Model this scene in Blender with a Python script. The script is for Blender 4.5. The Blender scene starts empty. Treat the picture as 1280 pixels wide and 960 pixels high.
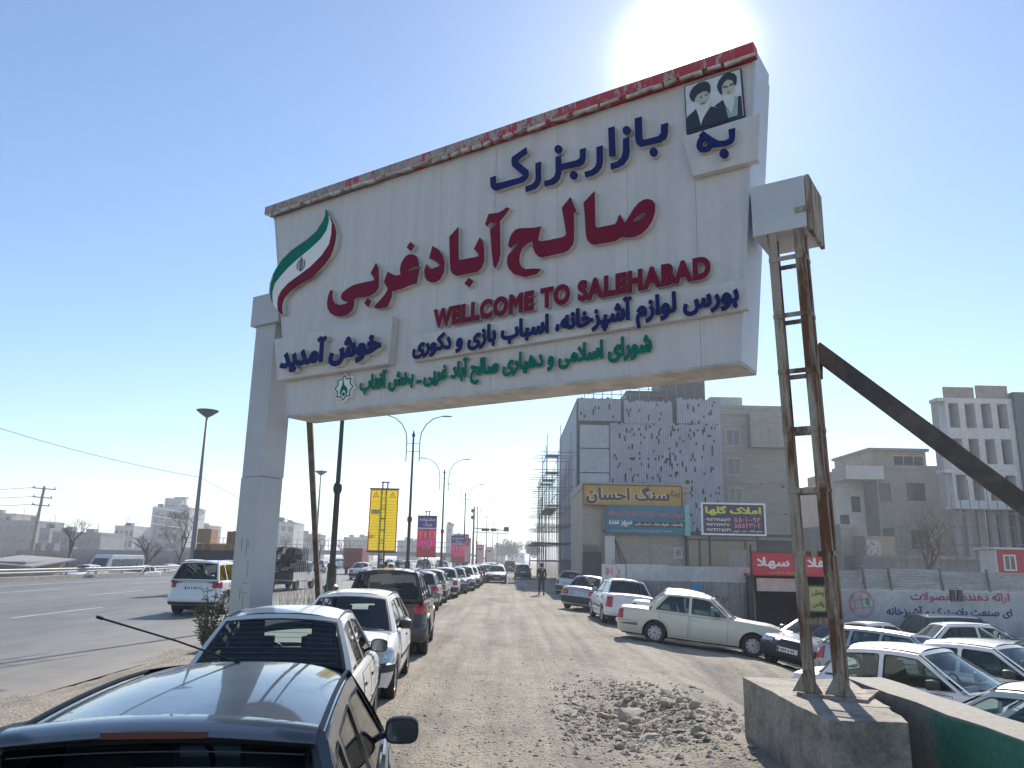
import bpy, bmesh, math, random
from mathutils import Vector, Matrix, noise
from mathutils.geometry import tessellate_polygon, delaunay_2d_cdt
random.seed(7)
R = math.radians
sc = bpy.context.scene
COL = sc.collection

# ------------------------------------------------------------------ camera, sky, sun, exposure
cam = bpy.data.cameras.new("camera"); cam_ob = bpy.data.objects.new("camera", cam); COL.objects.link(cam_ob)
cam.sensor_width = 36; cam.lens = 36 * 967 / 1280; cam.clip_start = 0.05; cam.clip_end = 6000
cam_ob.matrix_world = Matrix.Translation((0, 0, 2.0)) @ Matrix.Rotation(R(90 + 12.7), 4, 'X') @ Matrix.Rotation(R(1.15), 4, 'Z')
sc.camera = cam_ob
SUN_EL, SUN_AZ = R(34.9), R(13.6)          # azimuth from +Y towards +X
SUN_DIR = Vector((math.sin(SUN_AZ) * math.cos(SUN_EL), math.cos(SUN_AZ) * math.cos(SUN_EL), math.sin(SUN_EL)))
sun = bpy.data.lights.new("sun", 'SUN'); sun.energy = 4.2; sun.angle = R(0.5); sun.color = (1.0, 0.93, 0.83)
sun_ob = bpy.data.objects.new("sun", sun); COL.objects.link(sun_ob)
sun_ob.rotation_euler = (-SUN_DIR).to_track_quat('-Z', 'Y').to_euler()
world = bpy.data.worlds.new("World"); sc.world = world; world.use_nodes = True
wn = world.node_tree; wn.nodes.clear()
w_out = wn.nodes.new('ShaderNodeOutputWorld'); w_bg = wn.nodes.new('ShaderNodeBackground')
sky = wn.nodes.new('ShaderNodeTexSky'); sky.sky_type = 'NISHITA'; sky.sun_disc = False
sky.sun_elevation = SUN_EL; sky.sun_rotation = SUN_AZ
sky.altitude = 1100; sky.air_density = 1.0; sky.dust_density = 0.28; sky.ozone_density = 1.0
w_bg.inputs['Strength'].default_value = 0.096
# hazy aureole round the low sun, a real part of the sky's light
tc = wn.nodes.new('ShaderNodeTexCoord'); dt = wn.nodes.new('ShaderNodeVectorMath'); dt.operation = 'DOT_PRODUCT'
dt.inputs[1].default_value = SUN_DIR
wn.links.new(tc.outputs['Generated'], dt.inputs[0])
def _pw(p, k):
    m = wn.nodes.new('ShaderNodeMath'); m.operation = 'POWER'; m.use_clamp = True; m.inputs[1].default_value = p
    wn.links.new(dt.outputs['Value'], m.inputs[0])
    n = wn.nodes.new('ShaderNodeMath'); n.operation = 'MULTIPLY'; n.inputs[1].default_value = k
    wn.links.new(m.outputs[0], n.inputs[0]); return n
g1, g2 = _pw(950, 40.0), _pw(80, .7)
ad = wn.nodes.new('ShaderNodeMath'); ad.operation = 'ADD'
wn.links.new(g1.outputs[0], ad.inputs[0]); wn.links.new(g2.outputs[0], ad.inputs[1])
va = wn.nodes.new('ShaderNodeMixRGB'); va.blend_type = 'ADD'; va.inputs[0].default_value = 1.0
hs = wn.nodes.new('ShaderNodeHueSaturation'); hs.inputs['Saturation'].default_value = 1.15; wn.links.new(sky.outputs[0], hs.inputs['Color'])
wn.links.new(hs.outputs[0], va.inputs[1]); wn.links.new(ad.outputs[0], va.inputs[2])
vb = wn.nodes.new('ShaderNodeMixRGB'); vb.blend_type = 'ADD'; vb.inputs[0].default_value = 1.0; vb.inputs[2].default_value = (.34, .38, .42, 1)   # even pale light added to the whole sky: milky look, lifted shadows
wn.links.new(va.outputs[0], vb.inputs[1]); wn.links.new(vb.outputs[0], w_bg.inputs['Color']); wn.links.new(w_bg.outputs[0], w_out.inputs[0])
sc.view_settings.view_transform = 'Standard'; sc.view_settings.look = 'None'
sc.view_settings.exposure = 0.78; sc.view_settings.gamma = 1.0; sc.view_settings.use_curve_mapping = False
sc.render.engine = 'CYCLES'; sc.cycles.use_denoising = True
sc.cycles.max_bounces = 8; sc.cycles.transparent_max_bounces = 16; sc.cycles.caustics_reflective = False
sc.cycles.volume_bounces = 0; sc.cycles.use_adaptive_sampling = True

# ------------------------------------------------------------------ helpers
def tag(o, label=None, cat=None, group=None, kind=None):
    if label: o['label'] = label
    if cat: o['category'] = cat
    if group: o['group'] = group
    if kind: o['kind'] = kind
    return o
def empty(name, loc=(0, 0, 0), rz=0.0):
    o = bpy.data.objects.new(name, None); COL.objects.link(o)
    o.location = loc; o.rotation_euler = (0, 0, rz); o.empty_display_size = 0.2
    return o
def thing(name, label, cat, loc=(0, 0, 0), rz=0.0, group=None):
    return tag(empty(name, loc, rz), label, cat, group)
def kids(o): return [c for c in ALLKIDS.get(o.name, [])]
ALLKIDS = {}
def setparent(c, p):
    c.parent = p; ALLKIDS.setdefault(p.name, []).append(c)
def copy_tree(o, parent=None, remat=None):
    c = o.copy(); COL.objects.link(c)
    if parent is not None: setparent(c, parent)
    if remat and c.data is not None and hasattr(c.data, 'materials') and c.data.materials and c.data.materials[0] in remat:
        new = remat[c.data.materials[0]]
        c.material_slots[0].link = 'OBJECT'; c.material_slots[0].material = new
    for ch in kids(o): copy_tree(ch, c, remat)
    return c

class MB:
    def __init__(self): self.v = []; self.f = []
    def add(self, vs, fs):
        n = len(self.v); self.v += [tuple(p) for p in vs]; self.f += [tuple(i + n for i in f) for f in fs]; return self
    def box(self, x0, y0, z0, x1, y1, z1):
        return self.add([(x0,y0,z0),(x1,y0,z0),(x1,y1,z0),(x0,y1,z0),(x0,y0,z1),(x1,y0,z1),(x1,y1,z1),(x0,y1,z1)],
                        [(0,3,2,1),(4,5,6,7),(0,1,5,4),(1,2,6,5),(2,3,7,6),(3,0,4,7)])
    def obox(self, c, ax, ay, az):
        c, ax, ay, az = Vector(c), Vector(ax), Vector(ay), Vector(az)
        vs = [c - ax - ay - az, c + ax - ay - az, c + ax + ay - az, c - ax + ay - az, c - ax - ay + az, c + ax - ay + az, c + ax + ay + az, c - ax + ay + az]
        return self.add(vs, [(0,3,2,1),(4,5,6,7),(0,1,5,4),(1,2,6,5),(2,3,7,6),(3,0,4,7)])
    def beam(self, p0, p1, w, h, up=(0, 0, 1)):
        p0, p1 = Vector(p0), Vector(p1); d = p1 - p0; L = d.length; d.normalize()
        s = d.cross(Vector(up))
        if s.length < 1e-4: s = d.cross(Vector((0, 1, 0)))
        s.normalize(); t = s.cross(d)
        return self.obox((p0 + p1) / 2, d * L / 2, s * w / 2, t * h / 2)
    def tube(self, pts, rad, n=8, caps=True):
        pts = [Vector(p) for p in pts]; m = len(pts)
        rads = rad if isinstance(rad, (list, tuple)) else [rad] * m
        vs = []; ref = None
        for i, p in enumerate(pts):
            d = (pts[min(i + 1, m - 1)] - pts[max(i - 1, 0)]).normalized()
            if ref is None: ref = Vector((0, 0, 1)) if abs(d.z) < .9 else Vector((1, 0, 0))
            a = d.cross(ref).normalized(); b = a.cross(d).normalized(); ref = b
            vs += [p + (a * math.cos(2 * math.pi * k / n) + b * math.sin(2 * math.pi * k / n)) * rads[i] for k in range(n)]
        fs = [(i * n + k, i * n + (k + 1) % n, (i + 1) * n + (k + 1) % n, (i + 1) * n + k) for i in range(m - 1) for k in range(n)]
        if caps: fs += [tuple(range(n)), tuple((m - 1) * n + k for k in reversed(range(n)))]
        return self.add(vs, fs)
    def lathe(self, prof, n=16, c=(0, 0, 0), axis='Z', caps=True):
        vs = []
        for r_, h in prof:
            for k in range(n):
                a = 2 * math.pi * k / n; x, y = r_ * math.cos(a), r_ * math.sin(a)
                p = (x, y, h) if axis == 'Z' else ((h, x, y) if axis == 'X' else (y, h, x))
                vs.append((p[0] + c[0], p[1] + c[1], p[2] + c[2]))
        m = len(prof)
        fs = [(i * n + k, i * n + (k + 1) % n, (i + 1) * n + (k + 1) % n, (i + 1) * n + k) for i in range(m - 1) for k in range(n)]
        if caps: fs += [tuple(reversed(range(n))), tuple((m - 1) * n + k for k in range(n))]
        return self.add(vs, fs)
    def grid(self, rows, close=False):
        m, n = len(rows), len(rows[0]); vs = [p for r_ in rows for p in r_]
        nn = n if close else n - 1
        return self.add(vs, [(i * n + k, i * n + (k + 1) % n, (i + 1) * n + (k + 1) % n, (i + 1) * n + k) for i in range(m - 1) for k in range(nn)])
    def prism(self, poly, holes, fn, d0, d1):
        """polygon with holes in 2-D, mapped by fn(a, b, depth); front at d1, back at d0"""
        loops = [list(poly)] + [list(h) for h in (holes or [])]
        tris = tessellate_polygon([[Vector((a, b, 0)) for a, b in l] for l in loops])
        flat = [p for l in loops for p in l]; n = len(flat)
        vs = [fn(a, b, d1) for a, b in flat] + [fn(a, b, d0) for a, b in flat]
        fs = [tuple(t) for t in tris] + [tuple(i + n for i in reversed(t)) for t in tris]
        o = 0
        for l in loops:
            k = len(l)
            fs += [(o + i, o + (i + 1) % k, o + (i + 1) % k + n, o + i + n) for i in range(k)]
            o += k
        return self.add(vs, fs)
    def build(self, name, mat, parent=None, smooth=False, sharp=None, loc=None, weld=None, bevel=None, recalc=True):
        me = bpy.data.meshes.new(name); me.from_pydata(self.v, [], self.f)
        bm = bmesh.new(); bm.from_mesh(me)
        bmesh.ops.delete(bm, geom=[v for v in bm.verts if not v.link_faces], context='VERTS')
        if weld: bmesh.ops.remove_doubles(bm, verts=bm.verts, dist=weld)
        if recalc: bmesh.ops.recalc_face_normals(bm, faces=bm.faces)
        if bevel: bmesh.ops.bevel(bm, geom=list(bm.edges), offset=bevel, segments=2, profile=.6, affect='EDGES', clamp_overlap=True)
        if smooth:
            for f in bm.faces: f.smooth = True
            if sharp:
                for e in bm.edges:
                    if len(e.link_faces) == 2 and e.calc_face_angle(0) > R(sharp): e.smooth = False
        bm.to_mesh(me); bm.free()
        if mat: me.materials.append(mat)
        o = bpy.data.objects.new(name, me); COL.objects.link(o)
        if parent is not None: setparent(o, parent)
        if loc: o.location = loc
        return o

# ------------------------------------------------------------------ materials
def nmat(name):
    m = bpy.data.materials.new(name); m.use_nodes = True
    return m, m.node_tree, m.node_tree.nodes['Principled BSDF']
def _tex(nt, kind, scale, detail=4, rough=.6, coord='Object', stretch=None):
    t = nt.nodes.new('ShaderNodeTexCoord'); out = t.outputs[coord]
    if stretch:
        mp = nt.nodes.new('ShaderNodeMapping'); mp.inputs['Scale'].default_value = stretch; nt.links.new(out, mp.inputs[0]); out = mp.outputs[0]
    n = nt.nodes.new('ShaderNodeTexNoise' if kind == 'noise' else 'ShaderNodeTexVoronoi'); n.inputs['Scale'].default_value = scale
    if kind == 'noise': n.inputs['Detail'].default_value = detail; n.inputs['Roughness'].default_value = rough
    nt.links.new(out, n.inputs['Vector']); return n
def _ramp(nt, src, stops):
    r_ = nt.nodes.new('ShaderNodeValToRGB'); e = r_.color_ramp.elements
    while len(e) < len(stops): e.new(.5)
    for k, (p, c) in enumerate(stops): e[k].position = p; e[k].color = (*c, 1) if len(c) == 3 else c
    nt.links.new(src, r_.inputs[0]); return r_
def _bump(nt, bs, src, s=.3, d=.02):
    b = nt.nodes.new('ShaderNodeBump'); b.inputs['Strength'].default_value = s; b.inputs['Distance'].default_value = d
    nt.links.new(src, b.inputs['Height']); nt.links.new(b.outputs[0], bs.inputs['Normal'])
def plain(name, c, rough=.6, metal=0.0, var=.12, scale=3.0, bump=0.0, spec=.5, stretch=None):
    """colour with a broken-up tone and a little relief"""
    m, nt, bs = nmat(name)
    bs.inputs['Roughness'].default_value = rough; bs.inputs['Metallic'].default_value = metal; bs.inputs['Specular IOR Level'].default_value = spec
    if var:
        n = _tex(nt, 'noise', scale, 5, .65, stretch=stretch)
        r_ = _ramp(nt, n.outputs['Fac'], [(.3, tuple(max(0, x * (1 - var)) for x in c)), (.7, tuple(min(1, x * (1 + var)) for x in c))])
        nt.links.new(r_.outputs[0], bs.inputs['Base Color'])
        if bump: _bump(nt, bs, n.outputs['Fac'], bump)
    else: bs.inputs['Base Color'].default_value = (*c, 1)
    return m
def two(name, c1, c2, scale, lo=.45, hi=.55, rough=.7, detail=6, bump=.0, stretch=None, fine=0, metal=0, fc=.22):
    """two colours in noise patches: rust, flaking, stains"""
    m, nt, bs = nmat(name); bs.inputs['Roughness'].default_value = rough; bs.inputs['Metallic'].default_value = metal
    n = _tex(nt, 'noise', scale, detail, .65, stretch=stretch)
    r_ = _ramp(nt, n.outputs['Fac'], [(lo, c1), (hi, c2)]); src = r_.outputs[0]
    if fine:
        f = _tex(nt, 'noise', fine, 4, .7); fr = _ramp(nt, f.outputs['Fac'], [(.3, (1 - fc,) * 3), (.7, (1 + fc * .4,) * 3)])
        mx = nt.nodes.new('ShaderNodeMixRGB'); mx.blend_type = 'MULTIPLY'; mx.inputs[0].default_value = 1
        nt.links.new(src, mx.inputs[1]); nt.links.new(fr.outputs[0], mx.inputs[2]); src = mx.outputs[0]
    nt.links.new(src, bs.inputs['Base Color'])
    if bump: _bump(nt, bs, n.outputs['Fac'], bump)
    return m
def paint(name, c, metal=0.0, rough=.32, coat=.6, dirt=.14):
    m, nt, bs = nmat(name)
    bs.inputs['Metallic'].default_value = metal; bs.inputs['Coat Weight'].default_value = coat; bs.inputs['Coat Roughness'].default_value = .04
    n = _tex(nt, 'noise', 2.2, 7, .7)
    dc = tuple(x * (1 - dirt) + y * dirt for x, y in zip(c, (.30, .26, .21)))
    r_ = _ramp(nt, n.outputs['Fac'], [(.35, c), (.75, dc)]); nt.links.new(r_.outputs[0], bs.inputs['Base Color'])
    rr = _ramp(nt, n.outputs['Fac'], [(.3, (rough,) * 3), (.8, (min(1, rough + .2),) * 3)]); nt.links.new(rr.outputs[0], bs.inputs['Roughness'])
    return m
def glassm(name, tint=(.42, .50, .50), gloss=.9):
    m = bpy.data.materials.new(name); m.use_nodes = True; nt = m.node_tree; nt.nodes.clear()
    o = nt.nodes.new('ShaderNodeOutputMaterial'); t = nt.nodes.new('ShaderNodeBsdfTransparent'); t.inputs[0].default_value = (*tint, 1)
    g = nt.nodes.new('ShaderNodeBsdfGlossy'); g.inputs['Roughness'].default_value = .03; g.inputs[0].default_value = (gloss, gloss, gloss, 1)
    f = nt.nodes.new('ShaderNodeFresnel'); f.inputs[0].default_value = 1.5
    mx = nt.nodes.new('ShaderNodeMixShader')
    nt.links.new(f.outputs[0], mx.inputs[0]); nt.links.new(t.outputs[0], mx.inputs[1]); nt.links.new(g.outputs[0], mx.inputs[2]); nt.links.new(mx.outputs[0], o.inputs[0])
    return m
M = {}
M['black_rubber'] = plain('black_rubber', (.022, .021, .02), .8, var=.3, scale=9)
M['black_plastic'] = plain('black_plastic', (.03, .031, .033), .5, var=.25, scale=5)
M['grey_plastic'] = plain('grey_plastic', (.10, .10, .105), .6, var=.2, scale=5)
M['chrome'] = plain('chrome', (.62, .62, .62), .18, metal=1.0, var=.06)
M['rim'] = plain('rim_metal', (.42, .42, .43), .38, metal=.7, var=.15, scale=8)
M['underbody'] = plain('underbody', (.012, .012, .012), .9, var=.2)
M['cabin'] = plain('cabin_cloth', (.13, .13, .135), .85, var=.2, scale=6)
M['glass'] = glassm('car_glass', (.66, .74, .73))
M['glass_dark'] = glassm('tinted_car_glass', (.16, .19, .19))
M['red_lens'] = plain('red_lens', (.42, .018, .02), .18, var=.1, spec=.8)
M['amber_lens'] = plain('amber_lens', (.55, .17, .02), .2, var=.1, spec=.8)
M['clear_lens'] = plain('clear_lens', (.55, .57, .58), .12, var=.1, metal=.35, spec=.8)
M['plate'] = plain('plate_white', (.72, .72, .70), .45, var=.05)
M['plate_ink'] = plain('plate_ink', (.03, .03, .04), .6, var=0)
M['plate_blue'] = plain('plate_blue', (.03, .07, .35), .5, var=0)
M['mirror'] = plain('mirror_glass', (.22, .23, .24), .08, metal=1.0, var=.05)
WHITE = paint('white_car_paint', (.78, .78, .77)); M['paint_white'] = WHITE
# ------------------------------------------------------------------ cars
def lerp(a, b, t): return a + (b - a) * t
def pl(pts, x):
    if x <= pts[0][0]: return pts[0][1]
    for (a, b), (c, d) in zip(pts, pts[1:]):
        if x <= c:
            t = (x - a) / (c - a); t = t * t * (3 - 2 * t) * .35 + t * .65
            return lerp(b, d, t)
    return pts[-1][1]
def rounded(poly, r=.04):
    out = []
    n = len(poly)
    for i in range(n):
        p, q, s = Vector(poly[i - 1]), Vector(poly[i]), Vector(poly[(i + 1) % n])
        a, b = (p - q), (s - q); ra = min(r, a.length * .4); rb = min(r, b.length * .4)
        p0, p1 = q + a.normalized() * ra, q + b.normalized() * rb
        for t in (0, .5, 1): out.append(tuple(p0 * (1 - t) ** 2 + q * 2 * t * (1 - t) + p1 * t * t))
    return out

class Car:
    """local axes: +Y forward, +X right; builds one car as an Empty with parts"""
    def __init__(s, **k):
        s.__dict__.update(dict(L=4.4, W=.84, r=.30, tw=.19, yf=1.33, yr=-1.34, z0=.21, nosebow=.10, tailbow=.06, cr=.30, fslope=.18, rslope=.10,
            hoodcrown=.05, sh=[(-2.2, .93), (-1.1, .94), (.8, .90), (1.9, .74), (2.2, .66)], gr=(-1.75, -1.2), gf=(.15, .95), zr=1.40, Wr=.56, Wb=.77,
            bp=(-.25,), rq=None, wagon=False, bumper='plastic', bz=(.30, .56), strip=True, rails=False, tail=(.62, .86, .60, .82), tailkind='h', head=(.56, .72, .42, .78),
            grille=(.56, .70, .36), handles=True, spokes=8, pane='glass', square=.0, hub=None, tumble=1.15, cladding=False, spoiler=False, chromebump=False,
            plate=True, rearplate_z=None, roundlamps=False, roofcrown=.05))
        s.__dict__.update(k)
    def hw(s, y):
        h = s.L / 2; a = min(1, abs(y) / h); return s.W * (1 - .07 * max(0, (a - .45) / .55) ** 2 - .01 * a)
    def arch(s, y, extra=0):
        z = s.z0
        for ya in (s.yf, s.yr):
            Ra = s.r + .055 + extra; d = abs(y - ya)
            if d < Ra: z = max(z, s.r + math.sqrt(Ra * Ra - d * d))
        return z
    def shz(s, y): return pl(s.sh, y)
    def inset(s, z, zt):
        return pl([(s.z0, .07), (.33, .025), (.48, .004), (.60, 0), (.74, .010), (zt - .05, .028), (zt, .06)] if zt > .8 else [(s.z0, .07), (.33, .02), (.5, .0), (zt - .04, .02), (zt, .05)], z)
    def side(s, sg, y, z, off=0.0):
        return (sg * (s.hw(y) - s.inset(z, s.shz(y)) + off), y, z)
    def ring(s):
        """right-hand half of the plan outline, rear centre to front centre: (x, y, nx, ny)"""
        h = s.L / 2; cr = s.cr; out = []
        for k in range(6):
            t = k / 6; xe = s.hw(h) - cr; out.append((xe * t, -h - s.tailbow * (1 - t * t), 0, -1))
        for k in range(8):
            a = k / 7 * math.pi / 2; xe = s.hw(h - cr) - cr
            out.append((xe + cr * math.sin(a), -h + cr - cr * math.cos(a), math.sin(a), -math.cos(a)))
        ys = set()
        y = -h + cr + .06
        while y < h - cr - .04: ys.add(round(y, 3)); y += .11
        for ya in (s.yf, s.yr):
            Ra = s.r + .055; dz = Ra * Ra - (s.r - s.z0) ** 2; de = math.sqrt(max(.01, dz))
            ys = {v for v in ys if abs(v - ya) > de + .03}
            for k in range(11):
                a = math.pi * k / 10; ys.add(round(ya + de * math.cos(a), 3))
            ys.add(round(ya + de + .012, 3)); ys.add(round(ya - de - .012, 3))
        for y in sorted(ys):
            if -h + cr + .02 < y < h - cr - .02: out.append((s.hw(y), y, 1, 0))
        for k in range(8):
            a = (1 - k / 7) * math.pi / 2; xe = s.hw(h - cr) - cr
            out.append((xe + cr * math.sin(a), h - cr + cr * math.cos(a), math.sin(a), math.cos(a)))
        for k in range(1, 7):
            t = 1 - k / 6; xe = s.hw(h) - cr; out.append((xe * t, h + s.nosebow * (1 - t * t), 0, 1))
        return out
    def rp(s, q, z, off=0.0):
        x, y, nx, ny = q; zt = s.shz(y); d = s.inset(z, zt)
        if ny > 0: d += s.fslope * ny * max(0, (z - .48) / .5) ** 1.3 * .9
        if ny < 0: d += s.rslope * -ny * max(0, (z - .5) / .5) ** 1.2
        return (x - nx * (d - off), y - ny * (d - off), z)
    def body(s, par, mp):
        rg = s.ring(); mb = MB(); NT = 12; h = s.L / 2
        cols = []
        for q in rg:
            zb = s.arch(q[1]) if abs(q[2]) > .95 else s.z0 + (.02 if abs(q[3]) > .5 else 0)
            zt = s.shz(q[1])
            cols.append([s.rp(q, lerp(zb, zt, 1 - (1 - k / NT) ** 1.25)) for k in range(NT + 1)])
        for sg in (1, -1):
            mb.grid([[(sg * x, y, z) for x, y, z in c] for c in cols])
        # inner lips of the wheel arches
        for sg in (1, -1):
            for ya in (s.yf, s.yr):
                row0, row1 = [], []
                for k in range(15):
                    a = math.pi * k / 14; Ra = s.r + .055
                    y, z = ya + Ra * math.cos(a), s.r + Ra * math.sin(a)
                    if z < s.z0 + .02: continue
                    p = s.side(sg, y, z); row0.append((p[0] - sg * .004, y, z)); row1.append((sg * (s.W - .30), y, z))
                mb.grid([row0, row1])
        # bonnet, cowl and deck
        gb, gfb = s.gr[0], s.gf[1]; NU = 12
        rows = []
        for c, q in zip(cols, rg):
            x, y, z = c[-1]; rows.append([(x * u, y, z + s.hoodcrown * (1 - abs(u) ** 2.2) * min(1, abs(x) / .5)) for u in [-1 + 2 * k / NU for k in range(NU + 1)]])
        n = NU + 1; vs = [p for r_ in rows for p in r_]; fs = []
        for i in range(len(rows) - 1):
            ym = (rows[i][0][1] + rows[i + 1][0][1]) / 2
            for k in range(NU):
                inside = (gb + .12 < ym < gfb - .16) and 1 <= k < NU - 1
                if not inside: fs.append((i * n + k, i * n + k + 1, (i + 1) * n + k + 1, (i + 1) * n + k))
        mb.add(vs, fs)
        return mb.build('body', mp, par, True, 42, weld=.002)
    def gw(s, z):
        zb = s.zb; t = max(0, min(1, (z - zb) / (s.zr - zb))); return lerp(s.Wb, s.Wr, t ** s.tumble)
    def greenhouse(s, par, mp):
        s.zb = zb = s.shz(0) - .01
        zr = s.zr; (rb, rt), (ft, fb) = s.gr, s.gf
        zbr, zbf = s.shz(rb) + .0, s.shz(fb) + .0
        def sy(sg, y, z, off=0): return (sg * (s.gw(z) + off), y, z)
        # roof line gently arched
        nr = 10
        ytop = [lerp(rt, ft, k / nr) for k in range(nr + 1)]
        def rz(y): t = (y - rt) / (ft - rt); return zr + .035 * 4 * t * (1 - t) * (.9 if not s.wagon else .7)
        top = [(y, rz(y) - .03) for y in ytop]
        outer = [(rb, zbr - .05)] + top + [(fb, zbf - .05)] + [(fb * .5, s.shz(fb * .5) - .05), (0, s.shz(0) - .05), (rb * .5, s.shz(rb * .5) - .05)]
        # windows
        wt, wbm = .055, .02; pw = .035
        zl = lambda y: s.shz(y) + wbm
        zt_ = lambda y: rz(min(max(y, rt), ft)) - .03 - wt
        def aline(z): t = (z - zbf) / (zr - zbf); return lerp(fb, ft, t) - .12
        def cline(z): t = (z - zbr) / (zr - zbr); return lerp(rb, rt, t) + s.cpil
        fr, rr = aline(zl(fb - .2)), cline(zl(rb + .2)); frt, rrt = aline(zt_(ft)), cline(zt_(rt))
        cuts = sorted(s.bp); segs = []
        ys = [rr] + cuts + [fr]; yst = [rrt] + cuts + [frt]
        for i in range(len(ys) - 1):
            a0, a1 = ys[i] + (pw if i else 0), ys[i + 1] - (pw if i < len(ys) - 2 else 0)
            b0, b1 = yst[i] + (pw if i else 0), yst[i + 1] - (pw if i < len(ys) - 2 else 0)
            if a1 - a0 < .06: a0 = a1 - .06
            topm = [(lerp(b1, b0, t), zt_(lerp(b1, b0, t))) for t in (0, .33, .66, 1)]
            segs.append(rounded([(a0, zl(a0)), (a1, zl(a1))] + topm, .035))
        mb = MB(); seal = MB()
        for sg in (1, -1):
            mb.prism(outer, segs, lambda a, b, d, sg=sg: sy(sg, a, b, d), -.03, 0)
        # roof skin
        rows = []
        for y in ytop:
            w = s.Wr; z = rz(y)
            rows.append([(w * u, y, z - .032 + (.032 + s.roofcrown) * (1 - abs(u) ** 3.2)) for u in [-1 + k / 8 for k in range(17)]])
        mb.grid(rows)
        mb.grid([[(x * .97, y, z - .04) for x, y, z in r_] for r_ in rows])
        # front and rear screens
        def screen(yb, zb_, yt, zt__, bow, name, pane, sgn):
            Wb_, Wt_ = s.gw(zb_) - .0, s.Wr
            def P(u, v, off=0):
                w = lerp(Wb_, Wt_, v ** s.tumble); bo = bow * (1 - u * u) * (1 - .35 * v)
                return (w * u, lerp(yb, yt, v) + sgn * (bo + off), lerp(zb_, zt__, v) + s.roofcrown * (1 - u * u) * v * .9)
            us = [-1, -.93, -.75, -.5, -.25, 0, .25, .5, .75, .93, 1]; vsl = [0, .05, .25, .5, .75, .92, 1]
            for i in range(len(vsl) - 1):
                for k in range(len(us) - 1):
                    if i in (0, len(vsl) - 2) or k in (0, len(us) - 2):
                        mb.add([P(us[k], vsl[i]), P(us[k + 1], vsl[i]), P(us[k + 1], vsl[i + 1]), P(us[k], vsl[i + 1])], [(0, 1, 2, 3)])
            g = MB(); g.grid([[P(u * .915 / .93 if abs(u) == .93 else u, v, -.006) for u in us[1:-1]] for v in (.055, .25, .5, .75, .915)])
            go = g.build(name, M[pane], par, True)
            e = MB(); lo = [(-.93, .05), (-.5, .05), (0, .05), (.5, .05), (.93, .05), (.93, .5), (.93, .92), (.5, .92), (0, .92), (-.5, .92), (-.93, .92), (-.93, .5)]
            inn = [(u * .955, .5 + (v - .5) * .93) for u, v in lo]
            e.grid([[P(u, v, .003) for u, v in lo] + [P(*lo[0], .003)], [P(u, v, .003) for u, v in inn] + [P(*inn[0], .003)]])
            e.build('window_seal', M['black_plastic'], go)
            return P, go
        s.FP, fgo = screen(fb, zbf + s.hoodcrown * .4, ft, zr, .11, 'windscreen', s.pane, 1)
        s.RP, rgo = screen(rb, zbr + s.hoodcrown * .4, rt, zr, .07, 'rear_window', s.rpane if hasattr(s, 'rpane') else s.pane, -1)
        hl = MB()
        for k in range(9): v = .16 + k * .085; hl.grid([[s.RP(-.84 + u * .168, v, .002) for u in range(11)], [s.RP(-.84 + u * .168, v + .007, .002) for u in range(11)]])
        hl.build('heater_line', M['grey_plastic'], rgo)
        mb.build('cabin_shell', mp, par, True, 38, weld=.002)
        for sg in (1, -1):
            for sgm in segs:
                g = MB(); g.prism(sgm, None, lambda a, b, d, sg=sg: sy(sg, a, b, d), -.016, -.010)
                go = g.build('side_window', M[s.pane], par)
                c = Vector((sum(a for a, b in sgm) / len(sgm), sum(b for a, b in sgm) / len(sgm)))
                inn = [tuple(c + (Vector(p) - c) * Vector((1, 1)).x * 1.0 - (Vector(p) - c).normalized() * .018) for p in sgm]
                e = MB(); e.grid([[sy(sg, a, b, .003) for a, b in sgm + sgm[:1]], [sy(sg, a, b, .003) for a, b in inn + inn[:1]]])
                e.build('window_seal', M['black_plastic'], go)
        # wipers
        w = MB()
        for x0, x1 in ((-.35, .12), (.18, .58)):
            w.beam(s.FP(x0, .03, .02), s.FP(x1, .10, .015), .015, .012)
        w.build('wiper', M['black_plastic'], par)
        if s.roofgutter:
            for sg in (1, -1):
                q = MB(); q.tube([(sg * (s.Wr - .016), y, rz(y) - .006) for y in ytop], .011, 6); q.build('roof_gutter', M['black_plastic'], par)
        if s.rails:
            for sg in (1, -1):
                q = MB(); q.tube([(sg * (s.Wr - .05), lerp(rt, ft, t), rz(lerp(rt, ft, t)) + (.05 if .02 < t < .98 else 0)) for t in (0.02, .06, .3, .6, .9, .94)], .017, 6)
                q.build('roof_rail', M[s.railmat], par)
    def band(s, q0, q1, z0, z1, off, name, mat, par, n=14, back=.03, sgs=(1, -1), zfun=None, smooth=True):
        """a strip on the body between ring fractions by predicate: list of ring points q0..q1"""
        rg = s.ring(); pts = [q for q in rg if q0(q)] if callable(q0) else rg[q0:q1]
        if len(pts) < 2: return None
        mb = MB()
        for sg in sgs:
            rows = []
            for q in pts:
                ring = []
                for z, o in ((z0 + .0, -back), (z0, off * .6), (z0 + (z1 - z0) * .18, off), (z0 + (z1 - z0) * .82, off), (z1, off * .6), (z1, -back)):
                    x, y, zz = s.rp(q, z, o); ring.append((sg * x, y, zz))
                rows.append(ring)
            mb.grid(rows)
            mb.add(rows[0], [tuple(range(6))]); mb.add(rows[-1], [tuple(range(6))])
        return mb.build(name, mat, par, smooth, 40)
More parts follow.
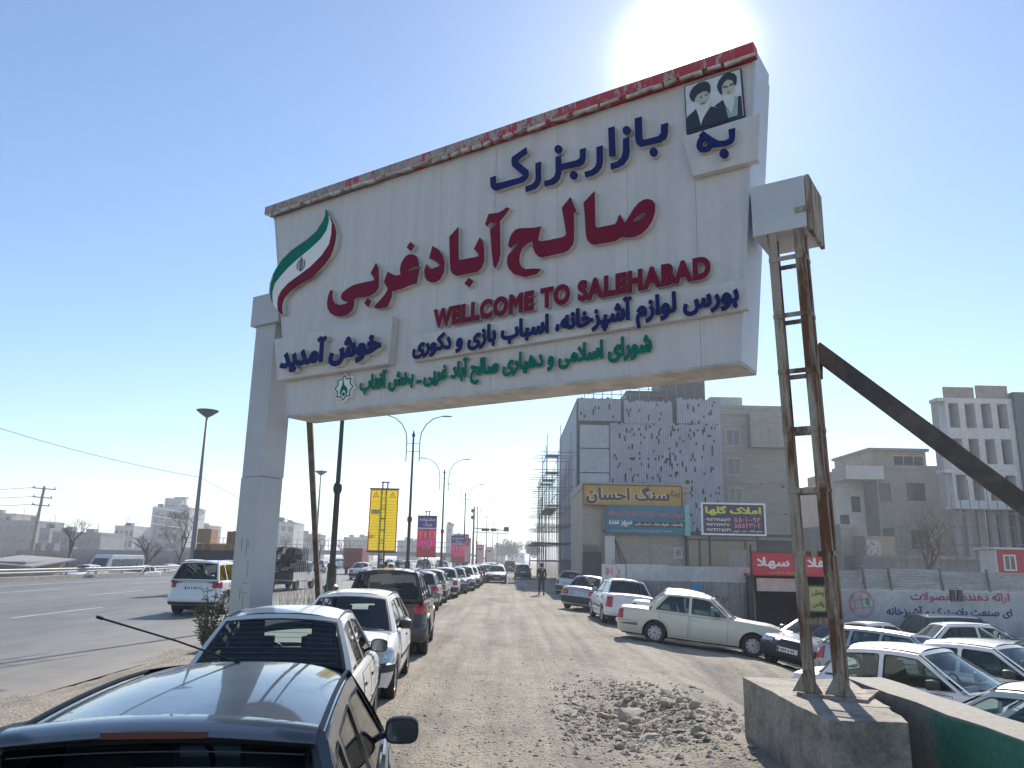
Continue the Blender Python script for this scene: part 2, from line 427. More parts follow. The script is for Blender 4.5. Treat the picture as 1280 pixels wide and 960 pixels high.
    def build(s, name='car', paintm=None, label='', cat='car', group=None):
        par = thing(name, label, cat, group=group); mp = paintm or WHITE
        s.__dict__.setdefault('roofgutter', True); s.__dict__.setdefault('cpil', .16); s.__dict__.setdefault('railmat', 'rim')
        h = s.L / 2
        s.body(par, mp); s.greenhouse(par, mp)
        u = MB(); W_ = s.W - .07
        u.box(-W_ + .2, -h + .15, .17, W_ - .2, h - .15, .30)
        u.box(-W_, s.yr + s.r + .1, .18, W_, s.yf - s.r - .1, .28)
        for ya in (s.yf, s.yr): u.box(-W_ + .22, ya - s.r - .04, .3, W_ - .22, ya + s.r + .04, .62)
        u.build('underbody', M['underbody'], par)
        # wheels
        for ya in (s.yf, s.yr):
            for sg in (1, -1):
                r_ = s.r; c = (sg * (s.hw(ya) - s.tw / 2 - .012), ya, r_)
                t = MB(); w2 = s.tw / 2
                t.lathe([(r_ * .62, -w2 * .8), (r_ * .93, -w2), (r_, -w2 * .72), (r_, w2 * .72), (r_ * .93, w2), (r_ * .62, w2 * .8)], 28, (0, 0, 0), 'X', False)
                rim = MB()
                rim.lathe([(r_ * .64, sg * w2 * .85), (r_ * .60, sg * w2 * .8), (r_ * .56, sg * w2 * .45), (r_ * .2, sg * w2 * .55), (.02, sg * w2 * .62)], 28, (0, 0, 0), 'X', False)
                sp = s.spokes
                for k in range(sp):
                    a = 2 * math.pi * k / sp
                    d = Vector((0, math.cos(a), math.sin(a))); p = Vector((0, -math.sin(a), math.cos(a)))
                    rim.obox(Vector((sg * w2 * .66, 0, 0)) + d * r_ * .36, d * r_ * .22, p * r_ * (.9 / sp), Vector((.012, 0, 0)))
                wh = t.build('wheel', M['black_rubber'], par, True, 50, loc=c)
                rim.build('rim', M['rim'], wh, True, 35)
                if sp:
                    dk = MB(); dk.lathe([(r_ * .55, sg * w2 * .50), (r_ * .24, sg * w2 * .585)], 28, (0, 0, 0), 'X', False); dk.build('rim_gap', M['grey_plastic'], wh)
        # doors
        zb = s.z0 + .05
        for y0, y1 in s.doors:
            for sg in (1, -1):
                def patch(a, b, zlo, off, mat, nm, pr, grow):
                    mb = MB(); ny, nz = 12, 9; rows = []
                    for i in range(ny + 1):
                        y = lerp(a - grow, b + grow, i / ny); z1 = s.shz(y) - .035 + grow
                        z0_ = max(zlo - grow, s.arch(y, .045 - grow) if s.arch(y, .05) > s.z0 + .01 else zlo - grow)
                        rows.append([s.side(sg, y, lerp(z0_, z1, k / nz), off) for k in range(nz + 1)])
                    mb.grid(rows)
                    for e in (rows[0], rows[-1], [r_[0] for r_ in rows], [r_[-1] for r_ in rows]):
                        mb.grid([e, [(x - sg * .012, y, z) for x, y, z in e]])
                    return mb.build(nm, mat, pr, True, 40)
                d = patch(y0, y1, zb, .007, mp, 'door', par, 0)
                patch(y0, y1, zb, .0025, M['underbody'], 'door_seam', d, .007)
                if s.handles:
                    hy = y0 + .13; hz = s.shz(hy) - .13; hb = MB()
                    p = s.side(sg, hy, hz, .012); hb.obox(p, (.012, 0, 0), (0, .075, 0), (0, 0, .016)); hb.build('handle', M['black_plastic'] if s.strip or s.bumper == 'plastic' else mp, d, bevel=.005)
                if s.strip:
                    mb = MB(); rows = []
                    for i in range(9):
                        y = lerp(y0 + .01, y1 - .01, i / 8)
                        z_ = s.arch(y, .05)
                        rows.append([s.side(sg, y, max(z, min(z_ , .62)), o) for z, o in ((.50, .0), (.50, .018), (.56, .018), (.56, .0))])
                    mb.grid(rows); mb.build('rub_strip', M['black_plastic'], d)
        # bonnet and boot lid, with the gap round them
        def lidpt(u, y, off):
            wt = s.hw(y) - s.inset(s.shz(y), s.shz(y)); x = u * wt
            return (x, y, s.shz(y) + s.hoodcrown * (1 - abs(u) ** 2.2) + off)
        lids = [('bonnet', s.gf[1] + .05, h - s.cr - .03)]
        if not s.wagon: lids.append(('boot_lid', -h + s.cr + .02, s.gr[0] - .05))
        for nm, y0, y1 in lids:
            for g, off, mat in ((0, .007, mp), (.009, .0025, M['underbody'])):
                mb = MB(); rows = [[lidpt(u * (.86 + g), lerp(y0 - g, y1 + g, k / 10), off) for u in [-1 + j / 6 for j in range(13)]] for k in range(11)]
                mb.grid(rows)
                for e in (rows[0], rows[-1], [r_[0] for r_ in rows], [r_[-1] for r_ in rows]): mb.grid([e, [(x, y, z - .012) for x, y, z in e]])
                lo_ = mb.build(nm if g == 0 else 'panel_gap', mat, par if g == 0 else lo_, True, 40)
        # mirrors
        my = s.gf[1] - .42; mz = s.shz(my) + .10
        for sg in (1, -1):
            x = sg * (s.gw(mz) + .02); mb = MB()
            rows = []
            for k, (dy, f) in enumerate(((-.075, .96), (-.06, 1.0), (0.0, .97), (.045, .8), (.075, .45))):
                rows.append([(x + sg * (.115 + .10 * f * math.copysign(abs(math.cos(a)) ** .6, math.cos(a))), my + dy, mz + .075 * f * math.copysign(abs(math.sin(a)) ** .6, math.sin(a))) for a in [2 * math.pi * j / 16 for j in range(16)]])
            mb.grid(rows, True); mb.add(rows[-1], [tuple(range(16))]); mb.add(rows[0], [tuple(range(16))])
            mb.beam((x - sg * .03, my + .02, mz - .05), (x + sg * .08, my + .02, mz - .02), .06, .03)
            mo = mb.build('mirror', M['black_plastic'] if s.strip or s.mirror_black else mp, par, True, 50)
            gl = MB(); gl.add([(x + sg * (.115 + .085 * math.copysign(abs(math.cos(a)) ** .6, math.cos(a))), my - .077, mz + .062 * math.copysign(abs(math.sin(a)) ** .6, math.sin(a))) for a in [2 * math.pi * j / 16 for j in range(16)]], [tuple(range(16))])
            gl.build('mirror_glass', M['mirror'], mo)
        # bumpers
        bm_ = {'plastic': M['black_plastic'], 'grey': M['grey_plastic'], 'chrome': M['chrome'], 'body': mp}[s.bumper]
        lim = lambda a: s.r + .09
        s.band(lambda q: q[1] > s.yf + s.r + .10, None, s.bz[0], s.bz[1], .035, 'front_bumper', bm_, par)
        s.band(lambda q: q[1] < s.yr - s.r - .10, None, s.bz[0], s.bz[1], .035, 'rear_bumper', bm_, par)
        if s.bumper == 'body':
            s.band(lambda q: q[1] < s.yr - s.r - .12, None, s.bz[0] - .07, s.bz[0] + .06, .03, 'bumper_skirt', M['black_plastic'], par)
        if s.cladding:
            for sg in (1, -1):
                for y0, y1 in ((s.yr + s.r + .07, s.yf - s.r - .07),):
                    mb = MB(); mb.grid([[s.side(sg, lerp(y0, y1, k / 8), z, o) for z, o in ((s.z0 - .01, .0), (s.z0, .03), (s.z0 + .15, .025), (s.z0 + .18, 0))] for k in range(9)])
                    mb.build('sill_cladding', M['black_plastic'], par)
                for ya in (s.yf, s.yr):
                    mb = MB(); rows = []
                    for k in range(17):
                        a = math.pi * k / 16
                        row = []
                        for rr, o in ((s.r + .05, -.01), (s.r + .05, .02), (s.r + .12, .02), (s.r + .125, 0)):
                            y, z = ya + rr * math.cos(a), max(s.z0, s.r + rr * math.sin(a)); row.append(s.side(sg, y, z, o))
                        rows.append(row)
                    mb.grid(rows); mb.build('arch_cladding', M['black_plastic'], par)
        # lamps
        z0, z1, xa, xb = s.tail
        def onrear(q): return q[3] < -.02 and xa <= q[0]
        for sg in (1, -1):
            rear = lambda q: (q[3] < -.05 and q[0] >= xa) or (q[1] < -h + s.cr + s.tailwrap and q[1] < 0 and q[0] > xa)
            lamp = s.band(rear, None, z0, z1, .012, 'tail_lamp', M['red_lens'], par, sgs=(sg,))
            if lamp and s.tailsplit:
                s.band(rear, None, lerp(z0, z1, .40), lerp(z0, z1, .62), .016, 'indicator_lens', M[s.tailsplit], lamp, sgs=(sg,))
            z0f, z1f, xaf, _ = s.head
            front = lambda q: (q[3] > .05 and q[0] >= xaf) or (q[1] > h - s.cr - .02 and q[0] > xaf)
            if not s.roundlamps:
                hd = s.band(front, None, z0f, z1f, .010, 'headlight', M['clear_lens'], par, sgs=(sg,))
            else:
                for xx in s.roundlamps:
                    q = min((q for q in s.ring() if q[3] > .5), key=lambda q: abs(q[0] - xx)); p = s.rp(q, (z0f + z1f) / 2, .02)
                    l = MB(); l.lathe([(.001, .03), (.06, .02), (.075, -.01), (.075, -.05)], 16, (sg * p[0], p[1], p[2]), 'Y'); l.build('headlight', M['clear_lens'], par, True, 40)
        gz0, gz1, gx = s.grille
        s.band(lambda q: q[3] > .9 and q[0] <= gx, None, gz0, gz1, .006, 'grille', M['black_plastic'], par)
        # plates
        for end in (1, -1):
            z = (s.bz[0] + s.bz[1]) / 2 if end > 0 or s.rearplate_z is None else s.rearplate_z
            q = [q for q in s.ring() if q[3] * end > .9 and q[0] < .01][0]; p = s.rp(q, z, .042 if (end > 0 or s.rearplate_z is None) else .012)
            mb = MB(); mb.box(-.26, p[1] - .006, z - .057, .26, p[1] + .006, z + .057); po = mb.build('licence_plate', M['plate'], par, bevel=.003)
            f = p[1] + end * .0075; k = MB(); b = MB()
            for i, x in enumerate((-.16, -.11, -.04, .04, .09, .14, .21)):
                k.box(x - .014, f - .001, z - .028, x + .014, f + .001, z + .028)
            k.build('plate_characters', M['plate_ink'], po)
            b.box(-.255 if end < 0 else .215, f - .001, z - .052, -.215 if end < 0 else .255, f + .001, z + .052); b.build('plate_band', M['plate_blue'], po)
        # cabin fittings: seats, dash, wheel
        it = MB(); (rb, rt), (ft, fb) = s.gr, s.gf; zs = s.z0 + .12
        it.box(-s.W + .12, rb + .1, zs, s.W - .12, fb - .1, zs + .04)
        for sg in (1, -1):
            it.box(sg * (s.W - .13), rb + .15, zs, sg * (s.W - .11), fb - .12, s.shz(0) - .04)
        ys = [ft - .25] ; yb2 = max(rt + .30, -.95) if not s.wagon else -.75
        for x in (-.36, .36):
            it.obox((x, ft - .42, zs + .27), (.23, 0, 0), (0, .25, 0), (0, 0, .09)); it.obox((x, ft - .74, zs + .55), (.22, 0, 0), (0, .06, .0), (0, -.09, .30)); it.obox((x, ft - .86, zs + .93), (.12, 0, 0), (0, .045, 0), (0, -.01, .08))
        it.obox((0, yb2 + .22, zs + .25), (.60, 0, 0), (0, .24, 0), (0, 0, .09)); it.obox((0, yb2 - .06, zs + .50), (.60, 0, 0), (0, .06, 0), (0, -.07, .26))
        for x in (-.34, .34): it.obox((x, yb2 - .14, zs + .82), (.12, 0, 0), (0, .04, 0), (0, -.01, .07))
        it.obox((0, fb - .30, s.shz(fb) - .10), (s.Wb - .1, 0, 0), (0, .22, 0), (0, .06, .10))
        it.obox((0, (rb + rt) / 2 + .05, s.shz(rb) - .05), (s.Wb - .12, 0, 0), (0, abs(rt - rb) * .5, 0), (0, 0, .02))
        ih = it.build('seats_and_dash', M['cabin'], par, bevel=.02)
        sw = MB(); ring = [(-.36 + .18 * math.cos(a), fb - .60 - .06 * math.sin(a), s.shz(fb) - .0 + .17 * math.sin(a)) for a in [2 * math.pi * k / 14 for k in range(15)]]
        sw.tube(ring, .016, 6); sw.build('steering_wheel', M['black_plastic'], ih)
        mi = MB(); p = s.FP(0, .84, -.07); mi.obox(p, (.11, 0, 0), (0, .012, 0), (0, .01, .03)); mi.build('rear_view_mirror', M['black_plastic'], par)
        s.par = par
        if s.spoiler:
            mb = MB(); rows = []
            for k in range(15):
                u = -1 + 2 * k / 14; x = (s.Wr - .02) * u
                zr_ = s.zr + .005 + s.roofcrown * (1 - u * u) * .9; yb_ = rt - .01
                y1 = rt - .17 + .05 * u * u * u * u
                rows.append([(x, yb_ + .06, zr_ + .005), (x, yb_, zr_ + .018), (x, lerp(yb_, y1, .7), zr_ + .012), (x, y1, zr_ - .004), (x, y1 - .005, zr_ - .022), (x, y1 + .02, zr_ - .038), (x, yb_, zr_ - .02)])
            mb.grid(rows); mb.add(rows[0], [tuple(range(7))]); mb.add(rows[-1], [tuple(range(7))])
            so = mb.build('roof_spoiler', mp, par, True, 50)
            bl = MB(); bl.box(-.17, rt - .182, s.zr + s.roofcrown - .028, .17, rt - .172, s.zr + s.roofcrown - .006); bl.build('brake_light', plain('brake_lens', (.10, .02, .018), .3, var=0), so)
        return par
def spec(**k):
    d = dict(mirror_black=False, tailwrap=.0, tailsplit=None); d.update(k); return Car(**d)
HATCH = dict(L=3.84, W=.83, r=.29, yf=1.22, yr=-1.22, sh=[(-1.92, .90), (-1.2, .93), (0, .90), (.95, .88), (1.55, .76), (1.92, .62)], gr=(-1.78, -1.28), gf=(.28, 1.08),
    zr=1.37, Wr=.545, Wb=.755, bp=(-.32, -1.02), cpil=.10, wagon=True, doors=[(-1.05, -.36), (-.30, .78)], bumper='body', bz=(.30, .56), strip=True, tail=(.62, .90, .52, .8), tailwrap=.05,
    head=(.55, .70, .38, .8), grille=(.58, .64, .30), fslope=.42, rslope=.12, cr=.34, nosebow=.12, spokes=7, rearplate_z=.74, hoodcrown=.07)
SEDAN = dict(L=4.40, W=.85, r=.295, yf=1.36, yr=-1.31, sh=[(-2.2, .90), (-1.5, .93), (0, .90), (1.0, .86), (1.8, .73), (2.2, .64)], gr=(-1.52, -.98), gf=(.22, 1.02),
    zr=1.365, Wr=.55, Wb=.76, bp=(-.30, -1.0), cpil=.12, doors=[(-1.12, -.34), (-.28, .78)], bumper='plastic', bz=(.30, .57), strip=True, tail=(.62, .82, .42, .8), tailwrap=.0, tailsplit='amber_lens',
    head=(.56, .69, .42, .8), grille=(.56, .68, .36), fslope=.30, rslope=.10, cr=.24, spokes=8, rearplate_z=.70)
LOGAN = dict(L=4.25, W=.87, r=.305, yf=1.36, yr=-1.27, sh=[(-2.12, .98), (-1.5, 1.02), (0, .97), (.95, .93), (1.7, .82), (2.12, .70)], gr=(-1.62, -1.12), gf=(.20, 1.02),
    zr=1.45, Wr=.575, Wb=.775, bp=(-.30,), cpil=.16, doors=[(-1.16, -.34), (-.28, .78)], bumper='body', bz=(.30, .50), strip=True, tail=(.62, .93, .64, .8), tailwrap=.02,
    head=(.60, .78, .44, .8), grille=(.58, .74, .36), fslope=.25, rslope=.08, cr=.24, spokes=8, rearplate_z=None)
PRIDE = dict(L=3.94, W=.80, r=.275, yf=1.18, yr=-1.14, sh=[(-1.97, .92), (-1.3, .95), (0, .92), (.9, .90), (1.6, .78), (1.97, .68)], gr=(-1.36, -.90), gf=(.20, .92),
    zr=1.40, Wr=.55, Wb=.735, bp=(-.34, -.98), cpil=.10, doors=[(-1.06, -.37), (-.31, .70)], bumper='plastic', bz=(.30, .55), strip=False, tail=(.64, .86, .52, .8), tailwrap=.03,
    head=(.58, .73, .42, .8), grille=(.58, .64, .36), fslope=.25, rslope=.08, cr=.22, spokes=7, rearplate_z=.72)
SUV = dict(L=4.40, W=.89, r=.355, yf=1.33, yr=-1.28, z0=.30, sh=[(-2.2, 1.08), (-1.2, 1.08), (0, 1.03), (.95, 1.02), (1.7, .95), (2.2, .82)], gr=(-2.06, -1.72), gf=(.15, .95),
    zr=1.665, Wr=.61, Wb=.80, bp=(-.30, -1.22), cpil=.10, wagon=True, doors=[(-1.20, -.34), (-.28, .72)], bumper='body', bz=(.40, .68), strip=False, rails=True, cladding=True, tail=(.86, 1.07, .60, .8), tailwrap=.10,
    head=(.74, .92, .42, .8), grille=(.70, .88, .38), fslope=.20, rslope=.16, cr=.34, spokes=5, pane='glass', rearplate_z=.86, roofgutter=False, tw=.22, hoodcrown=.07)
PAYKAN = dict(L=4.30, W=.80, r=.285, yf=1.40, yr=-1.10, sh=[(-2.15, .84), (-1.6, .86), (0, .85), (.9, .85), (1.75, .81), (2.15, .75)], gr=(-1.30, -.90), gf=(.30, .90),
    zr=1.34, Wr=.575, Wb=.72, bp=(-.22,), cpil=.15, doors=[(-1.0, -.25), (-.19, .76)], bumper='chrome', bz=(.42, .52), strip=False, tail=(.56, .80, .60, .8), tailwrap=.02,
    head=(.58, .74, .42, .8), grille=(.54, .74, .36), fslope=.06, rslope=.05, cr=.18, nosebow=.04, tailbow=.03, spokes=9, roundlamps=(.58, .42), rearplate_z=.62)
HAZE = 0.0010
BRACE_END = Vector((7.75, 5.83, -.62)); BRACE_END2 = Vector((-4.50, 19.6, -.05))
def ss(a, b, x):
    t = max(0.0, min(1.0, (x - a) / (b - a))); return t * t * (3 - 2 * t)
def pl_lin(p, x):
    if x <= p[0][0]: return p[0][1]
    for (a, b), (c, d) in zip(p, p[1:]):
        if x <= c: return b + (d - b) * (x - a) / (c - a)
    return p[-1][1]
def lotz(x, y):
    far = ss(13.5, 20, y)
    dep = pl_lin([(11, .64), (16, .72), (20, .88), (24, 1.12), (28, 1.38), (60, 1.2)], y)
    fd_ = min(.085 * max(0, x - 2.2) + .2 * max(0, x - 6.4), max(dep, 1.1))
    return -lerp(dep * ss(3.0, 4.8, x), fd_, far)
def gz(x, y, rough=True):
    z = lotz(x, y)
    d = ((x - 1.55) / .75) ** 2 + ((y - 11.3) / 1.5) ** 2
    z -= .20 * math.exp(-d * 1.6) + .10 * math.exp(-(((x - 1.2) / .5) ** 2 + ((y - 9.9) / .4) ** 2))
    z += .07 * math.exp(-(((x - 2.35) / .6) ** 2 + ((y - 10.2) / 1.6) ** 2))
    if rough and -2 < x < 4 and y < 70:
        w_ = .25 * noise.noise((0, y * .12, 7)); z -= .035 * sum(math.exp(-((x - c_ - w_ - .006 * y) / .16) ** 2) for c_ in (-.55, .85, 1.55)) * (.6 + .6 * noise.noise((x, y * .3, 4)))
    am = math.exp(-(((x - 1.9) / .85) ** 2 + ((y - 11.0) / 1.5) ** 2))
    if rough and am > .02: z += am * (.10 * noise.noise((x * 2.6, y * 2.2, 9)) + .07 * noise.noise((x * 5.2, y * 5, 2)))
    if -33.5 < x < -7.7: z = -.06
    elif x <= -33.5: z = -.06 - .55 * ss(-33.5, -36, -x * -1) if False else -.06 - .55 * ss(33.5, 36, -x)
    elif rough:
        a = ss(-7.7, -6.7, x)
        z = lerp(-.06, z + .012, a) + a * (noise.noise((x * .5, y * .35, 3.1)) * .05 + noise.noise((x * 2.1, y * 1.7, 0)) * .028 + noise.noise((x * 6.3, y * 6.1, 5)) * .012) * (1 if y < 60 else .5)
    return z
def axis(lo, hi, fine_lo, fine_hi, step, growth):
    v = [fine_lo]
    while v[-1] < fine_hi: v.append(v[-1] + step)
    s_ = step
    while v[-1] < hi: s_ *= growth; v.append(v[-1] + s_)
    s_ = step; w_ = [fine_lo]
    while w_[-1] > lo: s_ *= growth; w_.append(w_[-1] - s_)
    return sorted(set(w_[1:] + v))
def dirtmat():
    m, nt, bs = nmat('dirt'); bs.inputs['Roughness'].default_value = .95; bs.inputs['Specular IOR Level'].default_value = .2
    a = _tex(nt, 'noise', .55, 7, .68, stretch=(1, .40, 1)); b_ = _tex(nt, 'noise', 7, 8, .75); c = _tex(nt, 'noise', 45, 4, .7); v = _tex(nt, 'vor', 26)
    r1 = _ramp(nt, a.outputs['Fac'], [(.33, (.25, .229, .200)), (.47, (.36, .320, .265)), (.66, (.45, .397, .325))])
    r2 = _ramp(nt, b_.outputs['Fac'], [(.28, (.74, .73, .72)), (.5, (.97, .97, .97)), (.72, (1.14, 1.13, 1.12))])
    r3 = _ramp(nt, c.outputs['Fac'], [(.32, (.60, .60, .60)), (.52, (1, 1, 1)), (.70, (1.25, 1.24, 1.22))])
    tr = _tex(nt, 'noise', 1.0, 5, .62, stretch=(2.6, .07, 1)); r4 = _ramp(nt, tr.outputs['Fac'], [(.36, (.80, .81, .83)), (.5, (1, 1, 1)), (.64, (1.14, 1.13, 1.10))])
    src = r1.outputs[0]
    for r_ in (r2, r3, r4):
        mx = nt.nodes.new('ShaderNodeMixRGB'); mx.blend_type = 'MULTIPLY'; mx.inputs[0].default_value = 1
        nt.links.new(src, mx.inputs[1]); nt.links.new(r_.outputs[0], mx.inputs[2]); src = mx.outputs[0]
    nt.links.new(src, bs.inputs['Base Color'])
    s1 = nt.nodes.new('ShaderNodeMath'); s1.operation = 'ADD'; nt.links.new(b_.outputs['Fac'], s1.inputs[0])
    s2 = nt.nodes.new('ShaderNodeMath'); s2.operation = 'MULTIPLY'; s2.inputs[1].default_value = .5; nt.links.new(v.outputs['Distance'], s2.inputs[0]); nt.links.new(s2.outputs[0], s1.inputs[1])
    s3 = nt.nodes.new('ShaderNodeMath'); s3.operation = 'ADD'; nt.links.new(s1.outputs[0], s3.inputs[0])
    s4 = nt.nodes.new('ShaderNodeMath'); s4.operation = 'MULTIPLY'; s4.inputs[1].default_value = .35; nt.links.new(c.outputs['Fac'], s4.inputs[0]); nt.links.new(s4.outputs[0], s3.inputs[1])
    _bump(nt, bs, s3.outputs[0], .9, .05); return m
def asphaltmat():
    m, nt, bs = nmat('asphalt'); bs.inputs['Roughness'].default_value = .62; bs.inputs['Specular IOR Level'].default_value = .45
    a = _tex(nt, 'noise', .22, 6, .6, stretch=(1.6, .18, 1)); b_ = _tex(nt, 'noise', 30, 4, .8); c = _tex(nt, 'noise', 1.6, 8, .7, stretch=(1, .25, 1))
    r1 = _ramp(nt, a.outputs['Fac'], [(.32, (.098, .098, .10)), (.66, (.165, .162, .158))])
    r2 = _ramp(nt, b_.outputs['Fac'], [(.3, (.72, .72, .72)), (.7, (1.25, 1.25, 1.25))]); r3 = _ramp(nt, c.outputs['Fac'], [(.38, (.74, .74, .75)), (.52, (.98, .98, .98)), (.66, (1.10, 1.10, 1.08))])
    src = r1.outputs[0]
    for r_ in (r2, r3):
        mx = nt.nodes.new('ShaderNodeMixRGB'); mx.blend_type = 'MULTIPLY'; mx.inputs[0].default_value = 1
        nt.links.new(src, mx.inputs[1]); nt.links.new(r_.outputs[0], mx.inputs[2]); src = mx.outputs[0]
    t = nt.nodes.new('ShaderNodeTexCoord'); sx = nt.nodes.new('ShaderNodeSeparateXYZ'); nt.links.new(t.outputs['Object'], sx.inputs[0])
    n2 = _tex(nt, 'noise', .8, 5, .7); mr = nt.nodes.new('ShaderNodeMapRange'); mr.inputs[1].default_value = -11.5; mr.inputs[2].default_value = -6.9; nt.links.new(sx.outputs[0], mr.inputs[0])
    ml = nt.nodes.new('ShaderNodeMath'); ml.operation = 'MULTIPLY'; nt.links.new(mr.outputs[0], ml.inputs[0]); nt.links.new(n2.outputs['Fac'], ml.inputs[1])
    md = nt.nodes.new('ShaderNodeMixRGB'); md.inputs[2].default_value = (.33, .285, .225, 1); nt.links.new(ml.outputs[0], md.inputs[0]); nt.links.new(src, md.inputs[1])
    nt.links.new(md.outputs[0], bs.inputs['Base Color']); _bump(nt, bs, b_.outputs['Fac'], .35, .02); return m
M['dirt'] = dirtmat(); M['asphalt'] = asphaltmat()
xs = axis(-1800, 1800, -7.2, 10, .10, 1.15); ys = axis(-60, 2600, 2.5, 20, .12, 1.05)
g = MB(); g.grid([[(x, y, gz(x, y)) for x in xs] for y in ys]); tag(g.build('ground', M['dirt'], smooth=True, recalc=False), kind='structure')
g = MB(); ye = [-30 + 6 * k for k in range(60)] + [340, 420, 600, 900]
g.grid([[(x, y, -.005) for x in (-33.4, -27, -20, -13, -6.6)] for y in ye]); tag(g.build('highway', M['asphalt'], recalc=False), kind='structure')
M['road_paint'] = two('road_paint', (.26, .26, .255), (.55, .55, .54), 2.5, .3, .55, .6, fine=18)
g = MB(); g.add([(-27.4, -20, -.001), (-27.2, -20, -.001), (-27.2, 600, -.001), (-27.4, 600, -.001)], [(0, 1, 2, 3)]); tag(g.build('road_edge_marking', M['road_paint'], recalc=False), kind='structure')
g = MB()
for x in (-23.3, -19.0, -14.6):
    y = -6.0 + (x * 7 % 5)
    while y < 320: g.add([(x - .07, y, -.001), (x + .07, y, -.001), (x + .07, y + 5.2, -.001), (x - .07, y + 5.2, -.001)], [(0, 1, 2, 3)]); y += 13.5
tag(g.build('lane_marking', M['road_paint'], recalc=False), kind='structure')
M['concrete'] = two('concrete', (.33, .30, .255), (.46, .42, .36), 2.2, .38, .62, .9, bump=.4, fine=22, fc=.3)
M['concrete_dark'] = two('weathered_concrete', (.20, .175, .145), (.38, .34, .28), 2.4, .36, .60, .92, bump=.6, fine=20, fc=.4)
def AT(px, py, Y):
    """world x, z at distance Y seen at a pixel of the 1280x960 photograph"""
    d = cam_ob.matrix_world.to_3x3() @ Vector(((px - 640) / 967, -(py - 480) / 967, -1)); t = Y / d.y
    return d.x * t, 2.0 + d.z * t
# ------------------------------------------------------------------ lettering
ARF = {}
for _ch, _iso, _n in [('ا',0xFE8D,2),('آ',0xFE81,2),('ب',0xFE8F,4),('پ',0xFB56,4),('ت',0xFE95,4),('ج',0xFE9D,4),('چ',0xFB7A,4),('ح',0xFEA1,4),('خ',0xFEA5,4),('د',0xFEA9,2),('ذ',0xFEAB,2),('ر',0xFEAD,2),('ز',0xFEAF,2),('س',0xFEB1,4),('ش',0xFEB5,4),('ص',0xFEB9,4),('ط',0xFEC1,4),('ظ',0xFEC5,4),('ع',0xFEC9,4),('غ',0xFECD,4),('ف',0xFED1,4),('ق',0xFED5,4),('ک',0xFB8E,4),('گ',0xFB92,4),('ل',0xFEDD,4),('م',0xFEE1,4),('ن',0xFEE5,4),('و',0xFEED,2),('ه',0xFEE9,4),('ی',0xFBFC,4),('ئ',0xFE89,4)]:
    ARF[_ch] = [chr(_iso + i) if i < _n else None for i in range(4)]
ARF['\x01'] = ['\uFEFB', '\uFEFC', None, None]
def shape(s):
    """join Persian letters with their presentation forms and set them right to left"""
    s = s.replace('لا', '\x01'); out = []
    for i, c in enumerate(s):
        if c not in ARF: out.append(c); continue
        prev = i > 0 and s[i-1] in ARF and ARF[s[i-1]][2] is not None
        nxt = i + 1 < len(s) and s[i+1] in ARF
        k = 3 if prev and nxt and ARF[c][2] else 1 if prev else 2 if nxt and ARF[c][2] else 0
        out.append(ARF[c][k])
    return ''.join(out)[::-1]
